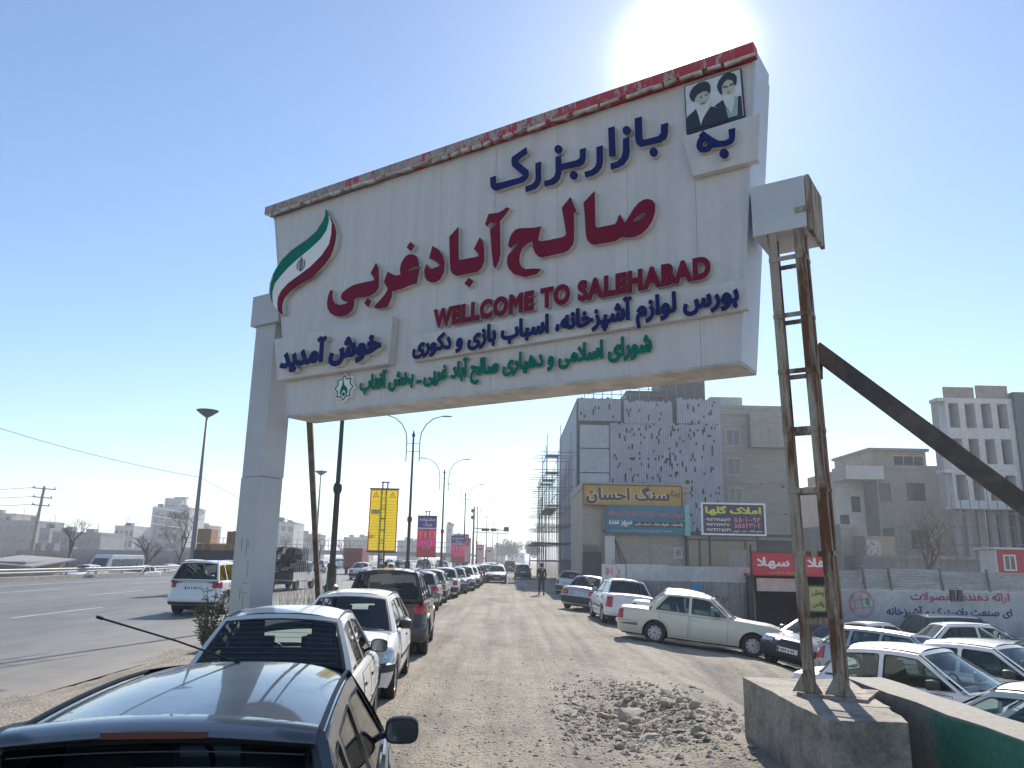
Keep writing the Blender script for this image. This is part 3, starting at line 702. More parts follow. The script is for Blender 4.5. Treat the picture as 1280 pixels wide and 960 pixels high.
def text(body, fn, x0, x1, y0, y1, d0, d1, mat, name, parent, bold=.03, rtl=True, keep=None):
    """letters as a solid mesh stretched to fill x0..x1, y0..y1 of a panel given by fn(a, b, depth)"""
    cu = bpy.data.curves.new(name, 'FONT'); cu.body = shape(body) if rtl else body; cu.space_character = 1.0 if rtl else 1.14
    o = bpy.data.objects.new(name, cu); COL.objects.link(o)
    dg = bpy.context.evaluated_depsgraph_get(); c2 = o.to_curve(dg); loops = []
    for sp in c2.splines:                                     # outline of every contour, sampled
        bp = sp.bezier_points; n = len(bp); pts = []
        for i in range(n):
            p0, p1, p2, p3 = bp[i].co, bp[i].handle_right, bp[(i + 1) % n].handle_left, bp[(i + 1) % n].co
            st = 1 if (p1 - p0).cross(p3 - p0).length + (p2 - p0).cross(p3 - p0).length < 1e-5 else 4
            for k in range(st):
                t = k / st; q = p0 * (1 - t) ** 3 + p1 * 3 * t * (1 - t) ** 2 + p2 * 3 * t * t * (1 - t) + p3 * t ** 3
                if not pts or (Vector((q.x, q.y)) - pts[-1]).length > .004: pts.append(Vector((q.x, q.y)))
        while len(pts) > 3 and (pts[0] - pts[-1]).length < .004: pts.pop()
        if len(pts) > 2: loops.append(pts)
    o.to_curve_clear(); bpy.data.objects.remove(o); bpy.data.curves.remove(cu)
    area = lambda l: sum(l[i - 1].x * l[i].y - l[i].x * l[i - 1].y for i in range(len(l))) / 2
    sg = 1 if area(max(loops, key=lambda l: abs(area(l)))) > 0 else -1
    def fat(l):
        out = []; n = len(l)
        for i in range(n):
            d1_, d2_ = (l[i] - l[i - 1]).normalized(), (l[(i + 1) % n] - l[i]).normalized(); m = Vector((d1_.y, -d1_.x)) + Vector((d2_.y, -d2_.x))
            m = m.normalized() / max(.6, (1 + d1_.dot(d2_)) ** .5 / 1.4142) if m.length > .05 else Vector((d1_.y, -d1_.x)); out.append(l[i] + m * bold * .75 * sg)
        return out
    loops = [fat(l) for l in loops]
    xs = [p.x for l in loops for p in l]; ys = [p.y for l in loops for p in l]; ax, bx, ay, by = min(xs), max(xs), min(ys), max(ys)
    box_ = [(min(p.x for p in l), max(p.x for p in l), min(p.y for p in l), max(p.y for p in l)) for l in loops]
    groups = []                                               # contours that share a stretch of the line are cut together
    for k in sorted(range(len(loops)), key=lambda k: box_[k][0]):
        if groups and box_[k][0] < groups[-1][0]: groups[-1][1].append(k); groups[-1][0] = max(groups[-1][0], box_[k][1])
        else: groups.append([box_[k][1], [k]])
    mbt = MB()
    for _, ks in groups:
        vs, es = [], []
        for k in ks:
            n0 = len(vs); n = len(loops[k]); vs += loops[k]; es += [(n0 + i, n0 + (i + 1) % n) for i in range(n)]
        V_, E_, T_, *_r = delaunay_2d_cdt(vs, es, [], 0, 1e-5)
        def wind(p):
            w = 0
            for k in ks:
                q = box_[k]
                if not (q[0] <= p.x <= q[1] and q[2] <= p.y <= q[3]): continue
                l = loops[k]
                for i in range(len(l)):
                    a, b = l[i - 1], l[i]
                    if (a.y > p.y) != (b.y > p.y) and p.x < (b.x - a.x) * (p.y - a.y) / (b.y - a.y) + a.x: w += 1 if b.y > a.y else -1
            return w
        keep = [t for t in T_ if wind((V_[t[0]] + V_[t[1]] + V_[t[2]]) / 3) != 0]
        cnt = {}
        for t in keep:
            for a, b in ((t[0], t[1]), (t[1], t[2]), (t[2], t[0])): cnt[(a, b)] = cnt.get((a, b), 0) + 1
        F_ = [(x0 + (p.x - ax) / (bx - ax) * (x1 - x0), y0 + (p.y - ay) / (by - ay) * (y1 - y0)) for p in V_]; n = len(F_)
        mbt.add([fn(a, b, d1) for a, b in F_] + [fn(a, b, d0) for a, b in F_], [tuple(t) for t in keep] + [(a, b, b + n, a + n) for a, b in cnt if (b, a) not in cnt])
    return mbt.build(name, mat, parent)

# ------------------------------------------------------------------ the welcome sign
SL = Vector((-4.4975, 13.3847, 0)); SU = Vector((.83591, -.54886, 0)); SN = Vector((-.54886, -.83591, 0))
def S(u, z, d=0.0): return SL + SU * u + SN * d + Vector((0, 0, z))
M['cladding'] = two('white_cladding', (.52, .495, .49), (.585, .565, .56), 2.6, .30, .62, .45, stretch=(2.2, 2.2, .10), fine=9, fc=.07)
M['clad_side'] = two('grey_cladding', (.46, .47, .50), (.54, .55, .57), 1.1, .35, .65, .38, fine=8, fc=.06)
M['clad_gap'] = plain('panel_gap', (.16, .16, .17), .8, var=.1)
M['letter_side'] = plain('letter_return', (.50, .48, .45), .6, var=.15, scale=4)
M['navy'] = plain('navy_acrylic', (.011, .018, .105), .6, var=.12, scale=4, spec=.2)
M['crimson'] = plain('crimson_acrylic', (.17, .008, .03), .6, var=.12, scale=4, spec=.2)
M['emerald'] = plain('green_acrylic', (.0, .15, .10), .6, var=.1, scale=4, spec=.2)
M['rust'] = two('rusty_steel', (.13, .055, .025), (.36, .31, .25), 4, .42, .56, .85, bump=.3, stretch=(1.6, 1.6, .22), fine=30)
M['peel_red'] = None
def peel():
    m, nt, bs = nmat('peeling_red_paint'); bs.inputs['Roughness'].default_value = .55
    a = _tex(nt, 'noise', 3.2, 8, .78, stretch=(2.2, 2.2, .7))
    t = nt.nodes.new('ShaderNodeTexCoord'); sx = nt.nodes.new('ShaderNodeSeparateXYZ'); nt.links.new(t.outputs['Object'], sx.inputs[0])
    mr = nt.nodes.new('ShaderNodeMapRange'); mr.inputs[1].default_value = -4.5; mr.inputs[2].default_value = 2.9; mr.inputs[3].default_value = -.10; mr.inputs[4].default_value = .09
    nt.links.new(sx.outputs[0], mr.inputs[0])
    ad_ = nt.nodes.new('ShaderNodeMath'); ad_.operation = 'ADD'; nt.links.new(a.outputs['Fac'], ad_.inputs[0]); nt.links.new(mr.outputs[0], ad_.inputs[1])
    r_ = _ramp(nt, ad_.outputs[0], [(.40, (.20, .17, .15)), (.47, (.38, .35, .32)), (.51, (.34, .05, .06)), (.60, (.42, .02, .035))])
    nt.links.new(r_.outputs[0], bs.inputs['Base Color']); _bump(nt, bs, ad_.outputs[0], .4); return m
M['peel_red'] = peel()
sign = thing('welcome_sign', 'large white Persian welcome sign on two columns, with navy, crimson and green raised letters', 'sign', (-1.0, 11.0, 0))
SIGN_OFF = Vector((-1.0, 11.0, 0))
def sgn(mb, name, mat, parent=None, **k):
    """build in world space, hang under the sign without moving"""
    o = mb.build(name, mat, parent or sign, **k)
    if parent is None: o.location = o.location - SIGN_OFF
    return o
TH = -.62       # the board's depth behind its face
BL, BR_, TL, TR = (.86, 4.28), (8.545, 4.30), (.03, 8.10), (8.90, 8.07)
def edgeL(z): return lerp(BL[0], TL[0], (z - 4.28) / 3.82)
def edgeR(z): return lerp(BR_[0], TR[0], (z - 4.28) / 3.82)
face = MB(); seams = [1.95, 2.95, 3.98, 5.02, 6.08, 7.15, 8.08]
def P_(a, b, d): return S(a, b, d)
cols = [0] + seams + [99]
for i in range(len(cols) - 1):
    a0, a1 = cols[i] + .002, cols[i + 1] - .002
    l = lambda z: max(a0, edgeL(z)); r_ = lambda z: min(a1, edgeR(z))
    if i == 0: l = edgeL
    if i == len(cols) - 2: r_ = edgeR
    face.prism([(l(4.28), 4.28), (r_(4.28), 4.28), (r_(8.10), 8.10), (l(8.10), 8.10)], None, S, -.02, 0)
board = sgn(face, 'board_face', M['cladding'])
b = MB(); b.prism([(edgeL(4.285) + .01, 4.285), (edgeR(4.285) - .01, 4.285), (edgeR(8.09) - .01, 8.09), (edgeL(8.09) + .01, 8.09)], None, S, -.06, -.022); sgn(b, 'board_backing', M['clad_gap'])
# side return, underside and back of the board
b = MB(); b.prism([(edgeR(4.28) - .03, 4.28), (edgeR(4.28) + .015, 4.28), (edgeR(8.1) + .015, 8.1), (edgeR(8.1) - .03, 8.1)], None, S, TH, .012); sgn(b, 'side_return', M['clad_side'])
b = MB(); b.prism([(edgeL(4.28) - .01, 4.28), (edgeL(4.28) + .03, 4.28), (edgeL(8.1) + .03, 8.1), (edgeL(8.1) - .01, 8.1)], None, S, TH, .006); sgn(b, 'side_return', M['clad_side'])
M['underside'] = two('dirty_underside', (.40, .37, .33), (.58, .55, .50), 2.5, .4, .6, .5, fine=9)
b = MB(); b.prism([(edgeL(4.27) - .01, 4.245), (edgeR(4.27) + .01, 4.245), (edgeR(4.28) + .01, 4.277), (edgeL(4.28) - .01, 4.277)], None, S, TH, .02); sgn(b, 'underside', M['underside'])
b = MB(); b.prism([(edgeL(4.3), 4.3), (edgeR(4.3), 4.3), (edgeR(8.05), 8.05), (edgeL(8.05), 8.05)], None, S, TH + .01, TH + .05); sgn(b, 'back_sheet', M['clad_side'])
b = MB(); b.prism([(-.08, 8.12), (8.93, 8.12), (8.93, 8.268), (-.08, 8.268)], None, S, -.02, .15); sgn(b, 'peeling_top_cap', M['peel_red'])
b = MB(); b.prism([(-.04, 8.085), (8.90, 8.085), (8.915, 8.27), (-.06, 8.27)], None, S, TH, -.023); sgn(b, 'top_cover', M['clad_side'])
b = MB()
for k in range(46):
    u0 = -.05 + k * .195 + random.uniform(0, .05); w_ = random.uniform(.1, .25); dz = random.uniform(.0, .05)
    b.prism([(u0, 8.06 + dz), (u0 + w_, 8.06 + random.uniform(0, .05)), (u0 + w_, 8.12), (u0, 8.12)], None, S, .10 + random.uniform(0, .012), .148 + random.uniform(-.01, .01))
sgn(b, 'torn_cap_edge', M['underside'])
def letters(polys, d0, d1, mat, name):
    f = MB(); e = MB()
    for loops in polys:
        f.prism(loops[0], loops[1:], S, d1 - .012, d1); e.prism(loops[0], loops[1:], S, d0, d1 - .013)
    lo_ = sgn(f, name, mat); o2 = e.build('letter_return', M['letter_side'], lo_)
    return lo_
BLUE = [[[(4.977,7.524),(5.079,7.533),(5.092,7.401),(5.504,7.387),(5.564,7.402),(5.369,7.607),(5.353,7.7),(5.362,7.753),(5.607,7.843),(5.629,7.741),(5.469,7.675),(5.499,7.618),(5.648,7.466),(5.661,7.399),(5.633,7.336),(5.566,7.299),(5.104,7.29),(5.05,7.307),(4.994,7.37)]],[[(5.768,7.539),(5.862,7.54),(5.866,7.25),(5.837,7.181),(5.771,7.139),(5.617,7.129),(5.601,7.219),(5.719,7.227),(5.766,7.262),(5.778,7.321)]],[[(6.099,7.542),(6.186,7.545),(6.202,7.408),(6.432,7.398),(6.479,7.411),(6.492,7.445),(6.487,7.545),(6.58,7.548),(6.58,7.389),(6.557,7.321),(6.495,7.293),(6.207,7.315),(6.179,7.205),(6.139,7.154),(6.067,7.128),(5.928,7.138),(5.922,7.22),(6.017,7.218),(6.082,7.246),(6.106,7.309)]],[[(6.212,7.631),(6.205,7.603),(6.188,7.585),(6.162,7.58),(6.133,7.588),(6.107,7.609),(6.088,7.637),(6.082,7.669),(6.088,7.696),(6.106,7.714),(6.132,7.72),(6.161,7.711),(6.187,7.69),(6.205,7.662)]],[[(6.457,7.164),(6.451,7.138),(6.434,7.12),(6.409,7.114),(6.381,7.122),(6.356,7.141),(6.338,7.168),(6.332,7.198),(6.338,7.225),(6.355,7.243),(6.381,7.249),(6.409,7.241),(6.434,7.222),(6.451,7.194)]],[[(6.745,7.507),(6.84,7.506),(6.843,7.255),(6.823,7.186),(6.77,7.127),(6.694,7.1),(6.575,7.103),(6.561,7.187),(6.664,7.186),(6.725,7.221),(6.748,7.282)]],[[(6.925,7.739),(7.021,7.735),(7.032,7.29),(6.939,7.309)]],[[(7.145,7.515),(7.233,7.51),(7.237,7.289),(7.217,7.207),(7.155,7.138),(7.082,7.117),(6.964,7.11),(6.953,7.202),(7.054,7.203),(7.113,7.245),(7.14,7.317)]],[[(7.259,7.601),(7.252,7.574),(7.235,7.556),(7.211,7.551),(7.183,7.559),(7.159,7.579),(7.142,7.608),(7.137,7.639),(7.143,7.666),(7.16,7.684),(7.185,7.689),(7.212,7.681),(7.237,7.66),(7.253,7.632)]],[[(7.316,7.758),(7.417,7.758),(7.425,7.423),(7.46,7.405),(7.642,7.4),(7.681,7.431),(7.684,7.553),(7.781,7.552),(7.777,7.402),(7.75,7.332),(7.681,7.303),(7.388,7.321),(7.339,7.376),(7.321,7.454)]],[[(7.632,7.174),(7.626,7.148),(7.61,7.13),(7.586,7.124),(7.56,7.132),(7.537,7.151),(7.522,7.178),(7.516,7.208),(7.523,7.234),(7.539,7.252),(7.563,7.258),(7.589,7.25),(7.612,7.231),(7.627,7.204)]]]
BE = [[[(8.275,7.233),(8.354,7.143),(8.445,7.051),(8.482,7.03),(8.543,7.018),(8.59,7.028),(8.595,7.046),(8.589,7.149),(8.672,7.147),(8.667,7.031),(8.652,6.976),(8.608,6.949),(8.54,6.942),(8.442,6.958),(8.379,6.969),(8.353,6.936),(8.302,6.928),(8.227,6.95),(8.19,7.005),(8.18,7.055),(8.201,7.125),(8.234,7.163),(8.217,7.178)],[(8.256,7.06),(8.295,7.093),(8.338,7.049),(8.305,7.005),(8.267,7.016)]],[[(8.582,6.83),(8.573,6.799),(8.551,6.781),(8.521,6.781),(8.493,6.798),(8.472,6.828),(8.466,6.863),(8.475,6.894),(8.497,6.912),(8.527,6.913),(8.555,6.895),(8.575,6.865)]]]
RED = [[[(6.714,6.862),(6.723,6.359),(6.751,6.32),(7.015,6.313),(7.042,6.349),(7.059,6.409),(7.084,6.433),(7.113,6.375),(7.154,6.297),(7.209,6.368),(7.284,6.471),(7.359,6.537),(7.423,6.558),(7.485,6.555),(7.546,6.517),(7.576,6.462),(7.575,6.359),(7.54,6.254),(7.477,6.165),(7.393,6.102),(7.299,6.076),(7.204,6.081),(7.099,6.113),(7.012,6.076),(6.705,6.09),(6.644,6.124),(6.599,6.188),(6.582,6.261),(6.566,6.548),(6.546,6.734)],[(7.266,6.318),(7.346,6.362),(7.419,6.379),(7.455,6.357),(7.423,6.317),(7.344,6.284),(7.281,6.283)]],[[(6.343,6.87),(6.437,6.632),(6.396,6.634),(6.401,6.243),(6.38,6.161),(6.311,6.094),(6.241,6.076),(5.897,6.078),(5.836,6.105),(5.786,6.16),(5.75,6.251),(5.742,6.354),(5.659,6.338),(5.573,6.289),(5.531,6.207),(5.52,6.119),(5.532,6.057),(5.57,5.993),(5.633,5.953),(5.769,5.937),(5.883,5.908),(5.807,5.847),(5.623,5.841),(5.434,5.918),(5.343,6.026),(5.315,6.122),(5.325,6.211),(5.388,6.273),(5.463,6.319),(5.513,6.366),(5.43,6.372),(5.374,6.327),(5.328,6.36),(5.345,6.448),(5.382,6.532),(5.444,6.587),(5.52,6.595),(5.759,6.548),(5.829,6.543),(5.878,6.543),(5.861,6.497),(5.826,6.347),(5.881,6.316),(6.002,6.309),(6.228,6.303),(6.269,6.316),(6.277,6.358),(6.238,6.588),(6.208,6.741)]],[[(5.004,6.692),(5.128,6.758),(5.174,6.765),(5.194,6.284),(5.171,6.174),(5.115,6.071),(5.081,6.112),(5.049,6.314)]],[[(4.914,6.796),(4.969,6.946),(5.15,6.924),(5.241,6.949),(5.287,6.974),(5.339,6.949),(5.282,6.881),(5.18,6.793),(5.155,6.752),(5.075,6.777),(5.007,6.804),(4.968,6.784),(4.942,6.76)]],[[(4.414,6.863),(4.443,6.344),(4.479,6.323),(4.768,6.314),(4.815,6.316),(4.8,6.366),(4.722,6.447),(4.825,6.608),(4.882,6.525),(4.907,6.391),(4.912,6.226),(4.876,6.129),(4.804,6.079),(4.42,6.082),(4.348,6.125),(4.303,6.194),(4.287,6.292),(4.251,6.741)]],[[(4.648,6.012),(4.732,5.942),(4.654,5.863),(4.569,5.937)]],[[(3.93,6.667),(4.044,6.584),(4.137,6.467),(4.18,6.325),(4.172,6.195),(4.113,6.098),(4.028,6.06),(3.926,6.073),(3.85,6.117),(3.802,6.193),(3.788,6.293),(3.828,6.386),(3.883,6.311),(3.943,6.287),(4.088,6.308),(4.079,6.333),(4.011,6.396),(3.874,6.472)]],[[(3.477,6.829),(3.566,6.747),(3.495,6.668),(3.405,6.75)]],[[(3.49,6.619),(3.568,6.597),(3.632,6.534),(3.672,6.427),(3.671,6.384),(3.565,6.398),(3.475,6.379),(3.462,6.344),(3.689,6.337),(3.643,6.107),(3.492,6.104),(3.372,6.076),(3.233,6.07),(3.14,6.068),(3.146,5.988),(3.105,5.896),(3.064,5.822),(2.873,5.829),(2.8,5.847),(2.781,5.875),(2.895,5.956),(3,6.038),(3.058,6.116),(2.965,6.258),(3.036,6.422),(3.087,6.374),(3.216,6.318),(3.31,6.313),(3.289,6.386),(3.299,6.471),(3.319,6.522),(3.384,6.597),(3.444,6.622)]],[[(2.763,6.616),(2.823,6.514),(2.846,6.344),(2.853,6.19),(2.802,6.123),(2.692,6.079),(2.545,6.073),(2.377,6.093),(2.322,6.079),(2.331,5.975),(2.295,5.891),(2.182,5.833),(2.046,5.826),(1.905,5.857),(1.794,5.927),(1.722,6.024),(1.702,6.132),(1.717,6.249),(1.762,6.334),(1.811,6.319),(1.808,6.22),(1.834,6.137),(1.902,6.066),(2.027,6.03),(2.147,6.032),(2.23,6.05),(2.126,6.071),(2.045,6.114),(2.017,6.171),(2.042,6.232),(2.157,6.29),(2.306,6.328),(2.54,6.33),(2.746,6.324),(2.751,6.355),(2.661,6.462)]],[[(2.63,6.039),(2.708,5.982),(2.65,5.89),(2.557,5.969)]]]
letters(BLUE, 0, .10, M['navy'], 'navy_lettering')
letters(RED, 0, .10, M['crimson'], 'crimson_lettering')
def panel(pts, d, name):
    b = MB(); b.prism(pts, None, S, .002, d); return sgn(b, name, M['cladding'], bevel=.008)
panel([(7.978, 7.277), (8.957, 7.299), (8.905, 6.70), (8.096, 6.70)], .12, 'raised_panel')
letters(BE, .121, .20, M['navy'], 'navy_lettering')
panel([(.523, 5.63), (3.249, 5.624), (3.204, 4.873), (.70, 4.881)], .16, 'raised_panel')
panel([(3.61, 5.268), (8.70, 5.249), (8.69, 4.871), (3.635, 4.863)], .10, 'raised_panel')
def stext(body, x0, x1, y0, y1, d0, d1, mat, name, **k):
    o = text(body, S, x0, x1, y0, y1, d1 - .012, d1, mat, name, sign, **k); o.location = o.location - SIGN_OFF
    o2 = text(body, S, x0, x1, y0, y1, d0, d1 - .013, M['letter_side'], 'letter_return', o, **k)
    return o
stext('WELLCOME TO SALEHABAD', 4.0, 8.265, 5.335, 5.63, .003, .09, M['crimson'], 'crimson_lettering', bold=.075, rtl=False)
stext('بورس لوازم آشپزخانه، اسباب بازی و دکوری', 3.68, 8.61, 4.815, 5.265, .103, .16, M['navy'], 'navy_lettering', bold=.06)
stext('شورای اسلامی و دهیاری صالح آباد غربی ـ بخش آفتاب', 2.535, 7.48, 4.40, 4.82, .003, .06, M['emerald'], 'green_lettering', bold=.055)
stext('خوش آمدید', .87, 3.16, 4.92, 5.47, .163, .29, M['navy'], 'navy_lettering', bold=.07)
# flag flourish
FG, FW, FR, FF = [(1.5,7.855),(1.589,7.714),(1.61,7.611),(1.568,7.454),(1.436,7.317),(1.19,7.189),(0.884,7.056),(0.665,6.945),(0.485,6.824),(0.342,6.705),(0.303,6.57),(0.312,6.442),(0.347,6.324),(0.281,6.405),(0.23,6.569),(0.229,6.725),(0.282,6.858),(0.259,6.881),(0.326,6.983),(0.467,7.126),(0.705,7.263),(1.057,7.372),(1.307,7.485),(1.457,7.647),(1.505,7.748)], [(1.589,7.714),(1.68,7.567),(1.69,7.358),(1.651,7.174),(1.487,7.003),(1.228,6.849),(0.976,6.754),(0.701,6.653),(0.521,6.532),(0.458,6.417),(0.456,6.306),(0.482,6.19),(0.401,6.245),(0.347,6.324),(0.312,6.442),(0.303,6.57),(0.342,6.705),(0.485,6.824),(0.665,6.945),(0.884,7.056),(1.19,7.189),(1.436,7.317),(1.568,7.454),(1.61,7.611)], [(1.627,7.677),(1.68,7.567),(1.69,7.358),(1.651,7.174),(1.487,7.003),(1.228,6.849),(0.976,6.754),(0.701,6.653),(0.521,6.532),(0.458,6.417),(0.456,6.306),(0.482,6.19),(0.544,6.118),(0.605,6.099),(0.563,6.205),(0.562,6.288),(0.601,6.392),(0.74,6.493),(0.995,6.585),(1.286,6.655),(1.559,6.834),(1.69,6.957),(1.749,7.085),(1.78,7.228),(1.783,7.378),(1.723,7.53)], [(1.454,7.889),(1.57,7.749),(1.703,7.592),(1.826,7.343),(1.82,7.125),(1.687,6.935),(1.45,6.777),(1.166,6.674),(0.801,6.564),(0.641,6.453),(0.605,6.348),(0.613,6.208),(0.646,6.092),(0.549,6.094),(0.353,6.251),(0.233,6.411),(0.169,6.592),(0.168,6.749),(0.228,6.91),(0.386,7.08),(0.657,7.286),(1.009,7.411),(1.261,7.518),(1.41,7.688),(1.457,7.776)]
b = MB(); b.prism(FF, None, S, .003, .085); fl = sgn(b, 'flag_emblem', M['letter_side'])
M['white_acrylic'] = plain('white_acrylic', (.74, .74, .74), .35, var=.05)
for pts, mt, nm in ((FG, 'emerald', 'green_stripe'), (FW, 'white_acrylic', 'white_stripe'), (FR, 'crimson', 'red_stripe')):
    b = MB(); b.prism(pts, None, S, .088, .11); b.build(nm, M[mt], fl)
b = MB(); cx, cz = .995, 6.93
def arc(x, z, rx, rz, a0, a1, w, n=9):
    o_ = [(x + rx * math.cos(lerp(a0, a1, k / n)), z + rz * math.sin(lerp(a0, a1, k / n))) for k in range(n + 1)]
    i_ = [(x + (rx - w * math.sin(math.pi * k / n)) * math.cos(lerp(a0, a1, k / n)), z + (rz - .2 * w) * math.sin(lerp(a0, a1, k / n))) for k in range(n, -1, -1)]
    return o_ + i_[1:-1]
for sg in (1, -1):
    for rx in (.055, .105):
        b.prism([(cx + sg * (x), z) for x, z in arc(0, cz, rx, .115, -1.25, 1.15, .016)], None, S, .112, .118)
b.prism([(cx - .012, cz - .12), (cx + .012, cz - .12), (cx + .015, cz + .10), (cx, cz + .135), (cx - .015, cz + .10)], None, S, .112, .118)
b.prism([(cx - .04, cz + .125), (cx, cz + .145), (cx + .04, cz + .125), (cx, cz + .152)], None, S, .112, .118)
b.build('black_emblem', M['plate_ink'], fl)
# green eight-pointed star
cx, cz = 2.20, 4.615
def star(r0, r1, n=8, ph=0): return [(cx + (r0 if k % 2 == 0 else r1) * .98 * math.cos(math.pi * k / n + ph), cz + (r0 if k % 2 == 0 else r1) * math.sin(math.pi * k / n + ph)) for k in range(2 * n)]
b = MB(); b.prism(star(.245, .185, ph=math.pi / 2), None, S, .003, .06); st = sgn(b, 'star_emblem', M['white_acrylic'])
b = MB(); b.prism(star(.215, .158, ph=math.pi / 2), [star(.193, .141, ph=math.pi / 2)], S, .062, .07); b.build('star_outline', M['emerald'], st)
b = MB(); b.prism([(cx - .02, cz + .14), (cx + .0, cz + .05), (cx + .07, cz - .01), (cx + .085, cz - .08), (cx + .05, cz - .13), (cx + .045, cz - .06), (cx, cz - .03), (cx - .045, cz - .06), (cx - .05, cz - .13), (cx - .085, cz - .07), (cx - .06, cz + .0), (cx - .035, cz + .05)], None, S, .062, .07)
b.prism([(cx + .028 * math.cos(k * math.pi / 5), cz - .105 + .032 * math.sin(k * math.pi / 5)) for k in range(10)], None, S, .062, .07); b.build('star_motif', M['emerald'], st)
# printed portrait of two bearded men in turbans
POR = {'bg':[(8.009,8.028),(8.723,8.021),(8.74,7.377),(8.019,7.387)],'turb1':[(8.065,7.868),(8.078,7.923),(8.126,7.979),(8.202,8.011),(8.276,8.007),(8.324,7.968),(8.344,7.912),(8.339,7.842),(8.326,7.807),(8.295,7.857),(8.238,7.868),(8.171,7.846),(8.136,7.799),(8.114,7.766),(8.082,7.804)],'face1':[(8.136,7.799),(8.171,7.846),(8.238,7.868),(8.295,7.857),(8.326,7.807),(8.319,7.742),(8.297,7.687),(8.246,7.642),(8.205,7.647),(8.166,7.687),(8.139,7.749)],'beard1':[(8.139,7.749),(8.175,7.728),(8.207,7.682),(8.256,7.675),(8.297,7.696),(8.328,7.748),(8.333,7.667),(8.327,7.616),(8.276,7.562),(8.224,7.473),(8.201,7.409),(8.177,7.541),(8.148,7.657)],'robe1':[(8.02,7.573),(8.144,7.654),(8.177,7.541),(8.209,7.403),(8.224,7.481),(8.335,7.626),(8.391,7.603),(8.492,7.526),(8.542,7.397),(8.549,7.369),(8.019,7.387)],'turb2':[(8.426,7.883),(8.453,7.954),(8.512,8.013),(8.592,8.024),(8.654,7.984),(8.681,7.926),(8.675,7.84),(8.654,7.808),(8.626,7.893),(8.565,7.932),(8.516,7.905),(8.489,7.844),(8.487,7.765),(8.492,7.732),(8.462,7.765),(8.436,7.826)],'face2':[(8.489,7.844),(8.516,7.905),(8.565,7.932),(8.626,7.893),(8.654,7.808),(8.647,7.736),(8.618,7.694),(8.555,7.698),(8.508,7.731),(8.49,7.773)],'beard2':[(8.493,7.749),(8.525,7.739),(8.555,7.711),(8.603,7.708),(8.643,7.738),(8.639,7.634),(8.618,7.52),(8.591,7.442),(8.562,7.503),(8.525,7.568),(8.501,7.654)],'robe2':[(8.38,7.62),(8.498,7.673),(8.525,7.568),(8.562,7.503),(8.591,7.442),(8.618,7.52),(8.638,7.661),(8.725,7.649),(8.732,7.379),(8.549,7.378),(8.492,7.526)],'lapel2':[(8.638,7.661),(8.683,7.654),(8.667,7.4),(8.55,7.399),(8.525,7.551),(8.569,7.484),(8.591,7.442),(8.618,7.52)]}
b = MB(); b.prism([(7.995, 8.04), (8.735, 8.035), (8.755, 7.345), (8.005, 7.35)], None, S, .003, .043); po = sgn(b, 'portrait_board', M['black_plastic'])
PC = dict(bg=(.58, .60, .66), turb=(.028, .032, .045), face=(.42, .43, .36), beard=(.58, .61, .58), robe=(.025, .03, .045), lapel=(.30, .40, .40))
PM = {k: plain('print_' + k, c, .5, var=.12, scale=8) for k, c in PC.items()}
for i, k in enumerate(('bg', 'robe2', 'lapel2', 'face2', 'beard2', 'turb2', 'robe1', 'face1', 'beard1', 'turb1')):
    b = MB(); b.prism(POR[k], None, S, .0435, .045 + i * .0012)
    key = k.rstrip('12'); b.build(dict(bg='background_print', turb='turban_print', face='face_print', beard='beard_print', robe='robe_print', lapel='robe_print')[key], PM[key], po)
def feat(pts, nm):
    pm_ = plain('print_shadow', (.09, .10, .09), .5, var=.1)  # dark ink of the printed brows and mouths
    for q in pts: MB().prism(q, None, S, .05, .0585).build(nm, pm_, po)
feat([[(8.505, 7.835), (8.56, 7.82), (8.56, 7.838), (8.51, 7.852)], [(8.59, 7.828), (8.645, 7.842), (8.64, 7.86), (8.59, 7.845)], [(8.553, 7.745), (8.59, 7.745), (8.588, 7.752), (8.555, 7.752)],
      [(8.20, 7.79), (8.235, 7.785), (8.235, 7.80), (8.20, 7.806)], [(8.268, 7.795), (8.305, 7.802), (8.303, 7.816), (8.268, 7.81)], [(8.21, 7.692), (8.27, 7.70), (8.268, 7.712), (8.21, 7.703)]], 'features_print')

# columns
def colbox(u0, u1, z0, z1, d0, d1, name, mat, **k):
    b = MB(); b.prism([(u0, z0), (u1, z0), (u1, z1), (u0, z1)], None, S, d0, d1); return sgn(b, name, mat, **k)
M['col_front'] = two('column_cladding', (.40, .40, .415), (.48, .48, .495), .8, .35, .65, .4, fine=6, fc=.06)
colbox(-.27, .25, -.25, 3.287, -.52, -.04, 'left_column', M['col_front'], bevel=.01)
colbox(-.25, .27, 3.29, 6.02, -.52, -.04, 'left_column', M['col_front'], bevel=.01)
colbox(-.33, .42, 6.02, 6.59, -.62, .03, 'column_capital', M['col_front'], bevel=.008)
sm_ = plain('faded_scrawl', (.36, .28, .20), .8, var=.2)
for x, z, w_, h_ in ((-.09, 2.05, .012, .20), (.04, 1.95, .014, .3), (.09, 2.1, .012, .12), (.05, 1.5, .1, .014), (.12, 1.62, .014, .26), (.02, 1.35, .14, .014), (-.02, 1.25, .014, .18), (.07, 1.1, .014, .2), (.1, .95, .12, .014)):
    sgn(MB().prism([(x, z), (x + w_, z), (x + w_, z + h_), (x, z + h_)], None, S, -.0385, -.036), 'scrawl_mark', sm_)
